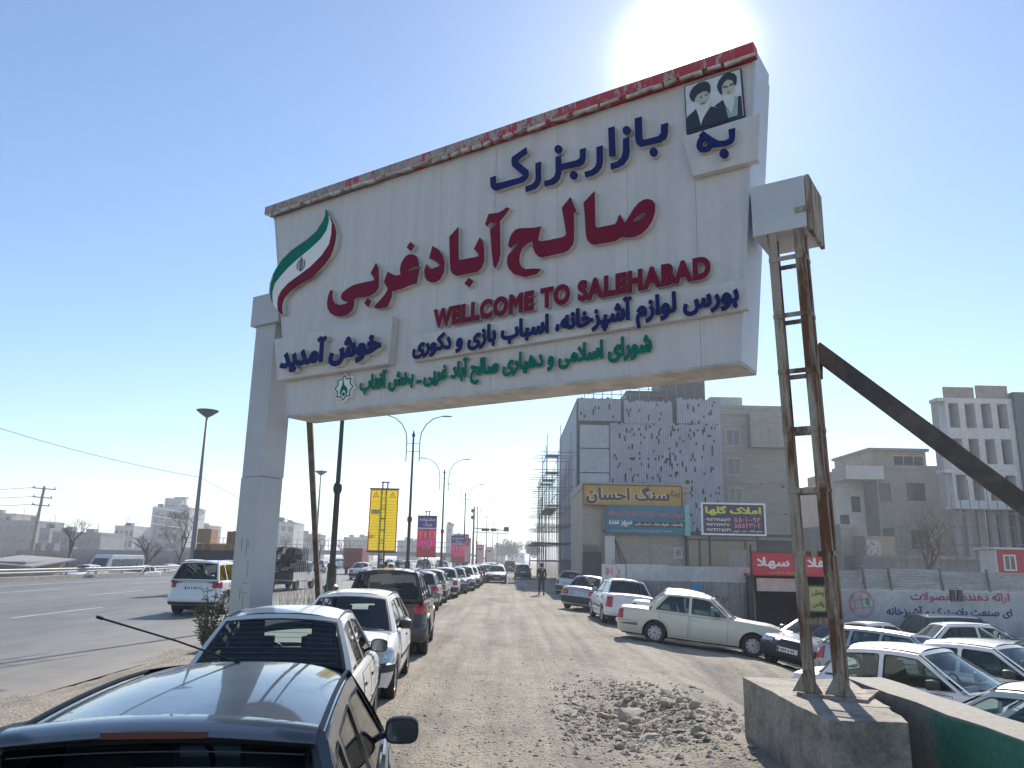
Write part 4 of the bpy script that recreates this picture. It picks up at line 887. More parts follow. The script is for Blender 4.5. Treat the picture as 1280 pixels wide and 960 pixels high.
# right capital box and steel lattice tower
colbox(8.79, 9.40, 5.74, 6.37, -.60, .10, 'column_capital', M['clad_side'], bevel=.006)
b = MB(); b.prism([(9.405, 5.70), (9.45, 5.70), (9.45, 6.38), (9.405, 6.38)], None, S, -.60, .08); b.prism([(9.28, 5.92), (9.41, 5.92), (9.41, 5.99), (9.28, 5.99)], None, S, .101, .112); sgn(b, 'capital_end', M['rust'])
tw = sgn(MB().add([S(9.0, .70, .14), S(9.66, .70, .14), S(9.66, .70, -.58), S(9.0, .70, -.58), S(9.0, .73, .14), S(9.66, .73, .14), S(9.66, .73, -.58), S(9.0, .73, -.58)], [(0,3,2,1),(4,5,6,7),(0,1,5,4),(1,2,6,5),(2,3,7,6),(3,0,4,7)]), 'base_plate', M['rust'])
U0, U1, D0, D1 = 8.95, 9.34, .085, -.20
S_ = S
def S(u, z, d=0.0): return S_(u + .11 * max(0, (5.74 - z) / 5.01), z, d)   # the tower leans a little
for uu, su in ((U0, 1), (U1, -1)):
    for dd, sd in ((D0, -1), (D1, 1)):
        b = MB(); f = .10 if dd == D0 else .06
        b.prism([(uu, .73), (uu + su * f, .73), (uu + su * f, 5.74), (uu, 5.74)], None, S, dd, dd + sd * .010)
        b.prism([(uu, .73), (uu + su * .010, .73), (uu + su * .010, 5.74), (uu, 5.74)], None, S, dd + sd * .011, dd + sd * f)
        sgn(b, 'tower_leg', M['rust'])
for z in (1.40, 2.08, 2.74, 3.40, 4.05, 4.70, 5.38):
    for dd in (D0 + .008, D1 - .008):
        b = MB(); b.prism([(U0 + .01, z), (U1 - .01, z), (U1 - .01, z + .055), (U0 + .01, z + .055)], None, S, dd - .004, dd + .004); sgn(b, 'tower_batten', M['rust'])
    for uu in (U0 - .008, U1 + .002):
        b = MB(); b.prism([(uu, z + .012), (uu + .006, z + .012), (uu + .006, z + .06), (uu, z + .06)], None, S, D1 + .01, D0 - .01); sgn(b, 'tower_batten', M['rust'])
for uu in (U0 + .04, U1 - .04):
    b = MB(); b.prism([(uu - .15, .735), (uu + .15, .735), (uu + .02, .95), (uu - .02, .95)], None, S, D0 + .012, D0 + .02); sgn(b, 'gusset', M['rust'])
S = S_
M['brace'] = two('brown_steel', (.055, .04, .035), (.10, .075, .06), 3, .4, .6, .55, fine=12)
M['brace_rust'] = two('bare_rusty_brace', (.075, .06, .045), (.15, .12, .09), 3, .4, .6, .8, fine=12)
p0 = S(9.30, 4.42, -.42)
b = MB(); b.beam(p0, BRACE_END, .17, .19); b.beam(p0 + Vector((0, 0, .02)), p0 + Vector((-.02, -.01, -.35)), .1, .1); sgn(b, 'diagonal_brace', M['brace'])
p0 = S(.80, 4.5, -.5)
b = MB(); b.beam(p0, BRACE_END2, .10, .12); sgn(b, 'diagonal_brace', M['brace_rust'])
# ------------------------------------------------------------------ plinth, wall, rubble
b = MB()
A_, B_, C_, D_ = (2.76, 9.55), (2.76, 7.05), (3.45, 7.08), (3.99, 9.55)
def block(pts, z0, z1, n=10):
    m = MB(); k = len(pts); rows = []
    for j in range(6):
        z = lerp(z0, z1, j / 5); ring = []
        for i in range(k):
            for t in range(n):
                x = lerp(pts[i][0], pts[(i + 1) % k][0], t / n); y = lerp(pts[i][1], pts[(i + 1) % k][1], t / n)
                q = noise.noise((x * 3, y * 3, z * 3)) * .018 + noise.noise((x * 9, y * 9, z * 9)) * .008
                ring.append((x + q, y + q, z + (q * .6 if j == 5 else 0)))
        rows.append(ring)
    m.grid(rows, True); m.add(rows[-1], [tuple(range(len(rows[-1])))]); return m
pl_ = thing('concrete_plinth', 'rough concrete plinth under the rusty lattice leg of the welcome sign', 'plinth', (3.2, 8.3, 0))
o = block([A_, B_, C_, D_], -.7, .70).build('block', M['concrete_dark'], pl_, True, 30); o.location = (-3.2, -8.3, 0)
o = block([(3.0, 8.7), (3.0, 7.9), (3.62, 7.75), (3.70, 8.75)], .695, .70 + .003, 6).build('mortar_pad', M['concrete'], pl_, True, 30); o.location = (-3.2, -8.3, 0)
def greenwall():
    m, nt, bs = nmat('green_painted_concrete'); bs.inputs['Roughness'].default_value = .85
    a = _tex(nt, 'noise', 2.4, 8, .78); f = _tex(nt, 'noise', 16, 5, .7)
    t = nt.nodes.new('ShaderNodeTexCoord'); sx = nt.nodes.new('ShaderNodeSeparateXYZ'); nt.links.new(t.outputs['Object'], sx.inputs[0])
    mr = nt.nodes.new('ShaderNodeMapRange'); mr.inputs[1].default_value = 8.2; mr.inputs[2].default_value = 7.0; mr.inputs[3].default_value = -.35; mr.inputs[4].default_value = .35; nt.links.new(sx.outputs[1], mr.inputs[0])
    mz = nt.nodes.new('ShaderNodeMapRange'); mz.inputs[1].default_value = .66; mz.inputs[2].default_value = .72; mz.inputs[3].default_value = 0; mz.inputs[4].default_value = -1; nt.links.new(sx.outputs[2], mz.inputs[0])
    ad_ = nt.nodes.new('ShaderNodeMath'); ad_.operation = 'ADD'; nt.links.new(a.outputs['Fac'], ad_.inputs[0]); nt.links.new(mr.outputs[0], ad_.inputs[1])
    a2 = nt.nodes.new('ShaderNodeMath'); a2.operation = 'ADD'; nt.links.new(ad_.outputs[0], a2.inputs[0]); nt.links.new(mz.outputs[0], a2.inputs[1])
    r_ = _ramp(nt, a2.outputs[0], [(.30, (.30, .275, .23)), (.42, (.085, .27, .185)), (.62, (.05, .215, .14))])
    fr = _ramp(nt, f.outputs['Fac'], [(.3, (.75,) * 3), (.7, (1.15,) * 3)])
    mx = nt.nodes.new('ShaderNodeMixRGB'); mx.blend_type = 'MULTIPLY'; mx.inputs[0].default_value = 1; nt.links.new(r_.outputs[0], mx.inputs[1]); nt.links.new(fr.outputs[0], mx.inputs[2])
    nt.links.new(mx.outputs[0], bs.inputs['Base Color']); _bump(nt, bs, f.outputs['Fac'], .4); return m
cw = block([(4.02, 9.75), (4.02, 3.0), (4.47, 3.0), (4.47, 9.75)], -.75, .70, 24).build('concrete_wall', greenwall(), None, True, 30)
tag(cw, 'low thick concrete wall with flaking green paint beside the sign plinth', 'wall')
# rocks
def rock(seed, r_):
    bm = bmesh.new(); bmesh.ops.create_icosphere(bm, subdivisions=2, radius=r_)
    rnd = random.Random(seed); sx_, sy_, sz_ = rnd.uniform(.8, 1.3), rnd.uniform(.7, 1.1), rnd.uniform(.45, .8)
    planes = [(Vector((rnd.gauss(0, 1), rnd.gauss(0, 1), rnd.gauss(0, 1))).normalized(), rnd.uniform(.38, .72) * r_) for _ in range(13)]
    for v in bm.verts:
        for n_, d in planes:
            e = v.co.dot(n_) - d
            if e > 0: v.co -= n_ * e
        v.co += v.co.normalized() * noise.noise(v.co * (3 / r_) + Vector((seed, 0, 0))) * r_ * .05
        v.co = Vector((v.co.x * sx_, v.co.y * sy_, v.co.z * sz_))
    me = bpy.data.meshes.new('rock'); bm.to_mesh(me); bm.free()
    me.materials.append(M['rock' if seed % 3 else 'rock_pale']); return me
M['rock'] = two('grey_rock', (.33, .27, .205), (.46, .385, .295), 7, .35, .65, .95, bump=.5, fine=40)
M['rock_pale'] = two('pale_rock', (.38, .32, .25), (.52, .46, .37), 7, .35, .65, .95, bump=.5, fine=40)
RK = [rock(i, 1.0) for i in range(10)]
rr = random.Random(5)
bigs = [(1.75, 11.6, .24), (1.45, 11.7, .17), (1.95, 10.9, .13), (2.35, 11.7, .12), (1.85, 10.2, .13), (2.62, 10.9, .11), (1.72, 9.95, .15), (2.2, 9.6, .12), (1.55, 10.9, .2), (2.0, 11.9, .12), (1.62, 10.5, .1), (2.75, 9.95, .09)]
spots = [(x, y, r_, 1) for x, y, r_ in bigs]
while len(spots) < 280:
    x, y = rr.gauss(1.95, .55), rr.gauss(11.0, 1.0)
    if .7 < x < 4.4 and 9.0 < y < 14.2 and not (x > 2.66 and y < 9.7): spots.append((x, y, min(.11, .016 + rr.expovariate(34)), 0))
for i, (x, y, r_, bg) in enumerate(spots):
    o = bpy.data.objects.new('rubble_rock', RK[i % 10]); COL.objects.link(o); o.location = (x, y, gz(x, y) + r_ * .08)
    o.scale = (r_,) * 3; o.rotation_euler = (rr.uniform(-.4, .4), rr.uniform(-.4, .4), rr.uniform(0, 6.28))
    tag(o, 'broken grey-brown rock in the rubble heap left of the concrete plinth', 'rock', 'rubble rocks beside the sign plinth')
st_ = MB(); ico = [(0, 0, 1), (.9, 0, .2), (.28, .85, .2), (-.72, .53, .2), (-.72, -.53, .2), (.28, -.85, .2), (.3, .2, -.5), (-.4, -.2, -.5)]
icf = [(0, 1, 2), (0, 2, 3), (0, 3, 4), (0, 4, 5), (0, 5, 1), (1, 6, 2), (2, 6, 3), (3, 7, 4), (4, 7, 5), (5, 7, 1), (1, 7, 6), (3, 6, 7)]
for i in range(9500):
    y = 4.2 + abs(rr.gauss(0, 5.2)); x = rr.gauss(.9, 1.5) if i % 3 else rr.uniform(-1.7, 3.2)
    if not (-3.4 < x < 3.6) or (x > 2.66 and y < 9.7): continue
    r_ = .004 + min(.03, rr.expovariate(190)); a = rr.uniform(0, 6.28); c_, s_ = math.cos(a) * r_, math.sin(a) * r_; z = gz(x, y) + r_ * .15; k = rr.uniform(.3, .6)
    st_.add([(x + p[0] * c_ - p[1] * s_, y + p[0] * s_ + p[1] * c_ * rr.uniform(.8, 1.1), z + p[2] * r_ * k) for p in ico], icf)
for i in range(2600):
    x, y = rr.gauss(1.9, .6), rr.gauss(11, 1.2)
    if not (.6 < x < 4.3 and 7.2 < y < 15) or (x > 2.66 and y < 9.7): continue
    r_ = .012 + min(.05, rr.expovariate(70)); a = rr.uniform(0, 6.28); c_, s_ = math.cos(a) * r_, math.sin(a) * r_; z = gz(x, y) + r_ * .1; k = rr.uniform(.35, .8)
    st_.add([(x + p[0] * c_ - p[1] * s_, y + p[0] * s_ + p[1] * c_ * rr.uniform(.8, 1.1), z + p[2] * r_ * k) for p in ico], icf)
tag(st_.build('gravel', M['rock_pale'], recalc=False), 'loose gravel and small stones strewn over the dirt track', 'gravel', kind='stuff')

M['paper'] = plain('dusty_paper', (.55, .53, .49), .8, var=.15, scale=9)
for i in range(9):
    x, y = rr.uniform(.6, 2.5), rr.uniform(9.2, 14); s_ = rr.uniform(.025, .06); b = MB(); n_ = 4
    b.grid([[((k / n_ - .5) * 2 * s_, (j / n_ - .5) * 2 * s_ * .8, rr.uniform(0, .6) * s_) for k in range(n_ + 1)] for j in range(n_ + 1)])
    o = b.build('litter_scrap', M['paper'], loc=(x, y, gz(x, y) + .012)); o.rotation_euler.z = rr.uniform(0, 6); tag(o, 'crumpled pale scrap of litter lying on the dirt by the rubble', 'litter', 'scraps of litter on the dirt')

# ------------------------------------------------------------------ guard rail beyond the highway
M['galv'] = two('galvanised_rail', (.22, .22, .22), (.36, .36, .36), .7, .4, .6, .6, stretch=(1, .3, 1), metal=.3)
rail = thing('guard_rail', 'long galvanised guard rail on a low concrete base along the far edge of the highway', 'guard rail', (-31, 60, 0))
b = MB(); prof = [(.0, .42), (.05, .46), (.05, .52), (.0, .56), (.0, .60), (.05, .64), (.05, .70), (0, .74)]
yy = [-20 + 4 * k for k in range(80)]
b.grid([[(p + .1, y - 60, z) for p, z in prof] for y in yy]); b.build('rail_beam', M['galv'], rail, True, 30)
for k in range(60):
    b = MB(); y = 0 + 4 * k - 60; b.box(-.06, y - .05, -.05, .06, y + .05, .72); b.build('rail_post', M['galv'], rail)
b = MB(); b.box(-.35, -80, -.2, .3, 256, .24); b.build('concrete_base', M['concrete'], rail)
o = block([(-6.2, 17.8), (-6.25, 16.8), (-5.7, 16.7), (-5.6, 17.7)], -.1, .42, 5).build('concrete_block', M['concrete_dark'], None, True, 30); tag(o, 'dark weathered concrete block on the verge beside the left sign column', 'block')

# ------------------------------------------------------------------ street lamps, masts, poles
M['lamp_black'] = plain('black_lamp_iron', (.025, .026, .028), .5, var=.2, scale=6)
M['pole_grey'] = plain('pole_grey', (.16, .165, .17), .55, var=.15)
def lamp(H=11.3):
    t = thing('street_lamp', 'x', 'street lamp', group='double-armed street lamps along the verge')
    b = MB(); b.lathe([(.30, -.1), (.30, .25), (.24, .32), (.22, .9), (.26, .96), (.26, 1.04), (.17, 1.12), (.15, 1.7), (.19, 1.76), (.13, 1.86)], 14); b.build('lamp_base', M['lamp_black'], t, True, 35)
    b = MB(); b.lathe([(.105, 1.85), (.10, 4.4), (.14, 4.46), (.16, 4.6), (.14, 4.74), (.085, 4.8), (.06, 10.2), (.12, 10.3), (.07, 10.45), (.0, 10.75)], 12); b.build('pole', M['lamp_black'], t, True, 35)
    for sg in (1, -1):
        b = MB(); b.tube([(sg * .42, 0, 8.5), (sg * .42, 0, 10.0), (sg * .50, 0, 10.55), (sg * .78, 0, 11.1), (sg * 1.2, 0, 11.5), (sg * 1.7, 0, 11.68), (sg * 1.95, 0, 11.70)], [.03, .036, .036, .036, .034, .03, .03], 6)
        for z in (9.2, 9.75): b.tube([(0, 0, z), (sg * .42, 0, z)], .018, 6)
        a = b.build('lamp_arm', M['lamp_black'], t, True, 40)
        h = MB(); h.grid([[(sg * (1.75 + x), y * w, 11.70 + z * w2) for y, z in ((-.11, -.03), (-.07, .05), (.07, .05), (.11, -.03))] for x, w, w2 in ((0, .5, .6), (.15, 1, 1), (.5, .9, .9), (.68, .4, .3))], True); h.build('lamp_head', M['pole_grey'], a, True, 40)
    return t
lp = [(AT(p_, 712, y_)[0], y_, '') for p_, y_ in ((415, 27), (509, 49), (551, 71), (579, 96), (595, 121), (607, 147), (615, 175), (621, 205))]
lt = ['black street lamp whose top is hidden behind the welcome sign', 'tall double-armed street lamp just right of the yellow banner', 'double-armed street lamp just right of the purple banner'] + ['distant double-armed street lamp in the row down the highway verge'] * 5
L0 = lamp()
for i, (x, y, _) in enumerate(lp):
    o = L0 if i == 0 else copy_tree(L0); o.location = (x, y, 0); o['label'] = lt[i]; o.scale = (1, 1, .925); o.rotation_euler.z = R(3 * (i % 3) - 2)
def mast(H):
    t = thing('high_mast_light', 'x', 'mast light')
    b = MB(); b.lathe([(.26, -.6), (.22, 2), (.10, H - .3)], 12); b.build('mast', M['pole_grey'], t, True)
    b = MB(); b.lathe([(.12, H - .75), (.45, H - .55), (.95, H - .18), (.98, H - .08), (.5, H), (.05, H + .06)], 18); b.build('lamp_crown', M['lamp_black'], t, True, 35); return t
o = mast(14.8); o.location = (-27.9, 70, 0); o['label'] = 'tall mast light with a disc-shaped head beyond the left side of the sign'
o = mast(15.2); o.location = (-30.5, 125, 0); o['label'] = 'farther mast light seen between the leaning brace and the left column'
up = thing('utility_pole', 'leaning concrete utility pole with three crossarms', 'utility pole', (-48.3, 80, -.5)); up.rotation_euler = (0, R(3.5), 0)
b = MB(); b.tube([(0, 0, -.5), (0, 0, 8.8)], [.2, .13], 8); b.build('pole', M['concrete'], up, True)
for z, w_ in ((8.5, 1.2), (7.6, 1.0), (6.8, .9)):
    b = MB(); b.box(-w_, -.06, z, w_, .06, z + .1); ca = b.build('crossarm', M['pole_grey'], up)
    for sg in (1, -1):
        q = MB(); q.lathe([(.05, z + .1), (.06, z + .2), (.03, z + .3)], 8, (sg * w_ * .9, 0, 0)); q.build('insulator', M['concrete'], ca)
def cable(p0, p1, sag, label, r_=.012, n=16):
    p0, p1 = Vector(p0), Vector(p1); pts = [p0.lerp(p1, k / n) - Vector((0, 0, sag * 4 * (k / n) * (1 - k / n))) for k in range(n + 1)]
    b = MB(); b.tube(pts, r_, 5); o = b.build('overhead_cable', M['lamp_black']); tag(o, label, 'cable'); return o
x0, z0 = AT(-330, 400, 62); x1, z1 = AT(252, 597, 69.8); x2, z2 = AT(372, 655, 60)
cable((x0, 62, z0), (x1, 69.8, z1), 1.6, 'sagging overhead cable reaching the tall mast light from the left', .022)
cable((x1, 69.8, z1), (x2, 60, z2), .2, 'thin overhead cable leaving the mast light towards the sign column', .018)
for k, (z, wv) in enumerate(((8.2, 1.0), (7.3, .8), (6.5, .75))):
    xx, zz = AT(-260, 606 + 9 * k, 78)
    cable((-47.7 - wv, 80, z - .05), (xx, 78, zz), .5, ['topmost', 'middle', 'lowest'][k] + ' overhead wire running left from the utility pole', .022)
    cable((-47.7 + wv, 80, z - .05), (-22, 175, z + 1.6 - k * .6), 2.4, ['topmost', 'middle', 'lowest'][k] + ' overhead wire running right from the utility pole', .022)

# ------------------------------------------------------------------ banners on posts
def fx(o3, ux):
    """vertical panel facing the camera side: a across, b up, d towards the viewer"""
    o3 = Vector(o3); ux = Vector(ux).normalized(); nn = Vector((ux.y, -ux.x, 0))
    return lambda a, b, d=0.0: o3 + ux * a + Vector((0, 0, b)) + nn * d
def col(c, r_=.5, name=None): return plain(name or 'print_%d_%d_%d' % tuple(int(x * 99) for x in c), c, r_, var=.08, scale=5)
def rect(f, a0, a1, b0, b1, d0, d1): return MB().prism([(a0, b0), (a1, b0), (a1, b1), (a0, b1)], None, f, d0, d1)
def banner(x, y, w, z0, z1, label, layout):
    t = thing('banner_post', label, 'banner', (x, y, 0), group=None)
    f = fx((0, 0, 0), (1, .03, 0))
    b = MB()
    for dx in (-.12, .12): b.box(dx - .03, .10, -.1, dx + .03, .16, z1 + .35)
    for k in range(int(z1 / .5)): b.box(-.12, .11, .3 + k * .5, .12, .15, .34 + k * .5)
    b.box(-.2, .09, z1 + .30, .2, .17, z1 + .36); b.build('post', M['lamp_black'], t)
    b = rect(f, -w / 2, w / 2, z0, z1, -.004, 0); pn = b.build('banner_panel', layout[0], t)
    b = MB()
    for z in (z0 - .03, z1 - .02): b.box(-w / 2 - .04, -.03, z, w / 2 + .04, .09, z + .05)
    b.build('frame_bar', M['lamp_black'], t)
    for fn in layout[1:]: fn(f, pn, w, z0, z1)
    return t
def cloth(c, nm):
    m = col(c, .6, nm); nt = m.node_tree; bs = nt.nodes['Principled BSDF']; out = nt.nodes['Material Output']
    t = nt.nodes.new('ShaderNodeBsdfTranslucent'); t.inputs[0].default_value = (*[min(1, x * 1.15) for x in c], 1); mx = nt.nodes.new('ShaderNodeMixShader'); mx.inputs[0].default_value = .5
    nt.links.new(bs.outputs[0], mx.inputs[1]); nt.links.new(t.outputs[0], mx.inputs[2]); nt.links.new(mx.outputs[0], out.inputs[0]); return m
YEL, ORG, PUR, PNK, RED_, WHT, CRM = cloth((.82, .70, .09), 'yellow_banner_cloth'), col((.65, .12, .03)), col((.10, .07, .27)), cloth((.62, .10, .28), 'pink_banner_cloth'), col((.55, .07, .08)), col((.72, .70, .68)), col((.62, .42, .12))
def lay_yellow(f, pn, w, z0, z1):
    b = MB(); b.prism([(-w/2, z0), (w/2, z0), (w/2, z1), (-w/2, z1)], [[(-w/2 + .06, z0 + .08), (w/2 - .06, z0 + .08), (w/2 - .06, z1 - .06), (-w/2 + .06, z1 - .06)]], f, .002, .006); b.build('orange_border', ORG, pn)
    for sg in (1, -1):
        c = sg * .40; z = z1 - .42
        b = MB(); b.prism([(c - .16, z), (c + .16, z), (c, z + .28)], [[(c - .11, z + .03), (c + .11, z + .03), (c, z + .22)]], f, .002, .006); b.prism([(c - .015, z + .06), (c + .015, z + .06), (c + .015, z + .15), (c - .015, z + .15)], None, f, .002, .006); b.build('warning_symbol', ORG, pn)
    b = MB()
    for k in range(17):
        z = z1 - .62 - k * .135
        if z > z0 + .15: b.prism([(-w/2 + .12, z), (w/2 - .12, z), (w/2 - .12, z + .018), (-w/2 + .12, z + .018)], None, f, .002, .005)
    b.build('small_print', col((.50, .40, .05)), pn)
    b = rect(f, -w/2 + .10, -w/2 + .5, z1 - 1.22, z1 - 1.0, .006, .008); b.build('grey_patch', col((.38, .38, .14)), pn)
    b = MB()
    for dx in (-.11, .09): b.prism([(dx - .012, z0), (dx + .012, z0), (dx + .012, z1), (dx - .012, z1)], None, f, .008, .011)
    for k in range(5): b.prism([(-.11, z0 + .4 + k * .6), (.09, z0 + .4 + k * .6), (.09, z0 + .42 + k * .6), (-.11, z0 + .42 + k * .6)], None, f, .008, .011)
    b.build('post_show_through', M['lamp_black'], pn)
def lay_purple(f, pn, w, z0, z1):
    h = z1 - z0
    rect(f, -w/2, w/2, z0 + h * .66, z1, .002, .006).build('purple_field', PUR, pn)
    rect(f, -w/2, w/2, z0, z0 + h * .24, .002, .006).build('red_field', RED_, pn)
    rect(f, -w/2 + .03, w/2 - .03, z0 + h * .68, z0 + h * .71, .007, .01).build('white_band', WHT, pn)
    text('جشنواره', f, -w * .4, w * .42, z0 + h * .86, z0 + h * .96, .007, .01, WHT, 'white_lettering', pn)
    text('بزرگ', f, -w * .2, w * .25, z0 + h * .74, z0 + h * .84, .007, .01, WHT, 'white_lettering', pn)
    b = MB()
    for k in range(4): b.prism([(-w * .38 + k * w * .25 + a * w * .1, z0 + h * .44 + c * h * .19) for a, c in ((.3, 0), (.7, .05), (.95, .7), (.6, 1), (0, .75), (.05, .4))], None, f, .007, .01)
    b.build('cream_figures', CRM, pn)
    b = MB()
    for a0, c0, a1, c1 in ((-.3, .38, -.05, .30), (.02, .40, .3, .28), (-.2, .26, .2, .20)): b.prism([(a0 * w, z0 + c1 * h), (a1 * w, z0 + c1 * h), (a1 * w * .9, z0 + c0 * h), (a0 * w * .9, z0 + c0 * h)], [[(a0 * w + .05, z0 + c1 * h + .03), (a1 * w - .05, z0 + c1 * h + .03), (a1 * w * .9 - .05, z0 + c0 * h - .03), (a0 * w * .9 + .05, z0 + c0 * h - .03)]], f, .007, .01)
    b.build('pale_print', col((.60, .38, .48)), pn)
def lay_red(f, pn, w, z0, z1):
    h = z1 - z0
    b = MB(); b.prism([(-w * .4, z0 + .15), (w * .4, z0 + .15), (w * .4, z1 - h * .25)] + [(w * .4 * math.cos(a), z1 - h * .25 + w * .4 * math.sin(a)) for a in (.5, 1.1, 1.57, 2.1, 2.6)] + [(-w * .4, z1 - h * .25)], None, f, .002, .006); b.build('pale_field', col((.62, .48, .44)), pn)
    rect(f, -w * .25, w * .25, z0 + h * .7, z0 + h * .84, .007, .01).build('red_patch', RED_, pn)
for px, Y, yt, yb, w, lab, lay in ((481, 38, 611, 690, 1.38, 'tall yellow banner with orange border and warning triangles on a black post', [YEL, lay_yellow]),
        (534.5, 54, 645, 696, 1.32, 'purple and pink banner on a post right of the second street lamp', [PNK, lay_purple]),
        (573, 84, 670, 703, 1.45, 'smaller purple and pink banner farther down the verge', [PNK, lay_purple]),
        (584, 88, 673, 704, .85, 'narrow red and white banner beside the far purple banner', [RED_, lay_red]),
        (600, 125, 681, 705, 1.3, 'far pink banner past the red and white banner', [PNK, lay_red]), (612, 150, 684, 705, 1.5, 'farthest pale yellow banner of the verge', [CRM, lay_red])):
    x, z1 = AT(px, yt, Y); _, z0 = AT(px, yb, Y); banner(x, Y, w, z0, z1, lab, lay)

# overhead sign gantry and footbridge
x0, zt = AT(592, 660, 120); x1, _ = AT(636, 660, 120)
ga = thing('overhead_gantry', 'distant overhead traffic gantry reaching over the track', 'gantry', (x0, 120, 0))
b = MB(); b.tube([(0, 0, -.2), (0, 0, zt + 3.2)], [.2, .12], 8); b.build('pole', M['pole_grey'], ga, True)
b = MB(); b.beam((0, 0, zt), (x1 - x0, 0, zt - .3), .14, .14); b.beam((0, 0, zt - .6), (x1 - x0, 0, zt - .75), .1, .1); b.build('arm', M['pole_grey'], ga)
for a, w_, h_ in ((1.2, 1.2, .45), (2.6, .9, .45), (4.6, .8, .7)):
    b = MB(); b.box(a, -.15, zt - .45, a + w_, -.08, zt - .45 + h_); b.build('sign_plate', M['lamp_black'], ga)
for z in (zt + 1.6, zt + 2.6):
    b = MB(); b.lathe([(.05, z - .3), (.22, z - .2), (.22, z + .2), (.05, z + .3)], 8, (-.25, 0, 0)); b.build('camera_box', M['lamp_black'], ga, True, 30)
M['bridge'] = two('bridge_concrete', (.24, .24, .24), (.34, .34, .33), .5, .4, .6, .85, fine=6)
x0, zd = AT(225, 685, 165); x1, _ = AT(566, 685, 165)
fb_ = thing('footbridge', 'long pedestrian footbridge with railings crossing the highway in the distance', 'footbridge', (x0, 165, 0))
Lb = x1 - x0
b = MB(); b.box(0, 0, zd - .75, Lb, 3, zd + .15); b.build('deck', M['bridge'], fb_)
b = MB()
for k in range(int(Lb / 2.2) + 1): b.box(k * 2.2, -.04, zd, k * 2.2 + .1, .04, zd + 2.2)
for z in (zd + 1.1, zd + 2.15): b.box(0, -.04, z, Lb, .04, z + .1)
b.build('railing', M['pole_grey'], fb_)
for k in range(5):
    b = MB(); xx = 2 + k * (Lb - 4) / 4; b.box(xx - .5, .8, -.7, xx + .5, 2.2, zd - .75); b.build('pier', M['bridge'], fb_)
b = MB(); b.box(Lb, -1, -.5, Lb + 3.2, 3, zd + 4); b.build('stair_tower', two('blue_panels', (.12, .20, .27), (.20, .27, .33), 1, .4, .6), fb_)
b = MB(); b.beam((Lb + 3, .5, zd), (Lb + 15, .5, .0), 1.6, .3); b.build('stairs', M['bridge'], fb_)
# ------------------------------------------------------------------ buildings
M['win_glass'] = plain('window_glass', (.035, .045, .055), .12, var=.2, spec=.7)
M['win_frame'] = plain('window_frame', (.55, .56, .57), .5, var=.1)
M['win_hole'] = plain('dark_opening', (.03, .028, .027), .9, var=.2)
M['stone_beige'] = two('beige_stone', (.31, .285, .26), (.40, .37, .335), .8, .35, .65, .85, stretch=(.6, .6, 2.2), fine=5)
M['stone_grey'] = two('grey_render', (.26, .26, .262), (.33, .33, .333), .7, .35, .65, .85, fine=4)
M['render_tan'] = two('tan_render', (.34, .30, .245), (.42, .37, .305), .8, .35, .65, .88, fine=6)
M['white_stone'] = two('white_facade', (.52, .52, .52), (.62, .62, .62), .7, .35, .65, .7, fine=4)
M['brick'] = two('brick', (.30, .235, .195), (.38, .31, .26), 2, .35, .65, .9, fine=10)
M['far_white'] = two('far_white_render', (.42, .42, .42), (.55, .54, .53), .25, .35, .65, .85, fine=1.5)
M['far_grey'] = two('far_grey_render', (.22, .22, .23), (.31, .31, .32), .25, .35, .65, .85, fine=1.5)
M['far_tan'] = two('far_tan_render', (.32, .26, .21), (.42, .36, .30), .25, .35, .65, .85, fine=1.5)
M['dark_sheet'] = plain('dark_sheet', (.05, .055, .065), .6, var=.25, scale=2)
M['rust_roof'] = two('rusty_roofing', (.19, .12, .085), (.30, .23, .18), 1.2, .4, .6, .8, fine=6)
def window(par, f, a, b, w, h, frame='win_frame', pane='win_glass', t=.07, d=.05, mull=1):
    m = MB(); m.prism([(a - t, b - t), (a + w + t, b - t), (a + w + t, b + h + t), (a - t, b + h + t)], [[(a, b), (a + w, b), (a + w, b + h), (a, b + h)]], f, .0, d)
    for k in range(mull): x = a + w * (k + 1) / (mull + 1); m.prism([(x - t * .4, b + .002), (x + t * .4, b + .002), (x + t * .4, b + h - .002), (x - t * .4, b + h - .002)], None, f, .012, d - .004)
    o = m.build('window', M[frame], par)
    rect(f, a, a + w, b, b + h, .002, .008).build('pane', M[pane], o); return o
def house(name, label, px0, px1, pyt, Y, dep, mat, zb=-1.0, cat='building', parapet=.5, skew=0.0, roofname='parapet'):
    """box building; returns thing, front-face map and its width and height"""
    x0, zt = AT(px0, pyt, Y); x1, _ = AT(px1, pyt, Y); w = x1 - x0; h = zt - zb
    t = thing(name, label, cat, (x0, Y, zb), skew)
    b = MB(); b.box(0, 0, 0, w, dep, h); b.build('wall', mat, t)
    if parapet:
        b = MB(); e = .06; b.prism([(-e, -e), (w + e, -e), (w + e, dep + e), (-e, dep + e)], [[(.25, .25), (w - .25, .25), (w - .25, dep - .25), (.25, dep - .25)]], lambda a, c, d: Vector((a, c, h + d)), -.25, parapet * .35); b.build(roofname, mat, t)
    f = fx((0, 0, 0), (1, 0, 0)); return t, f, w, h
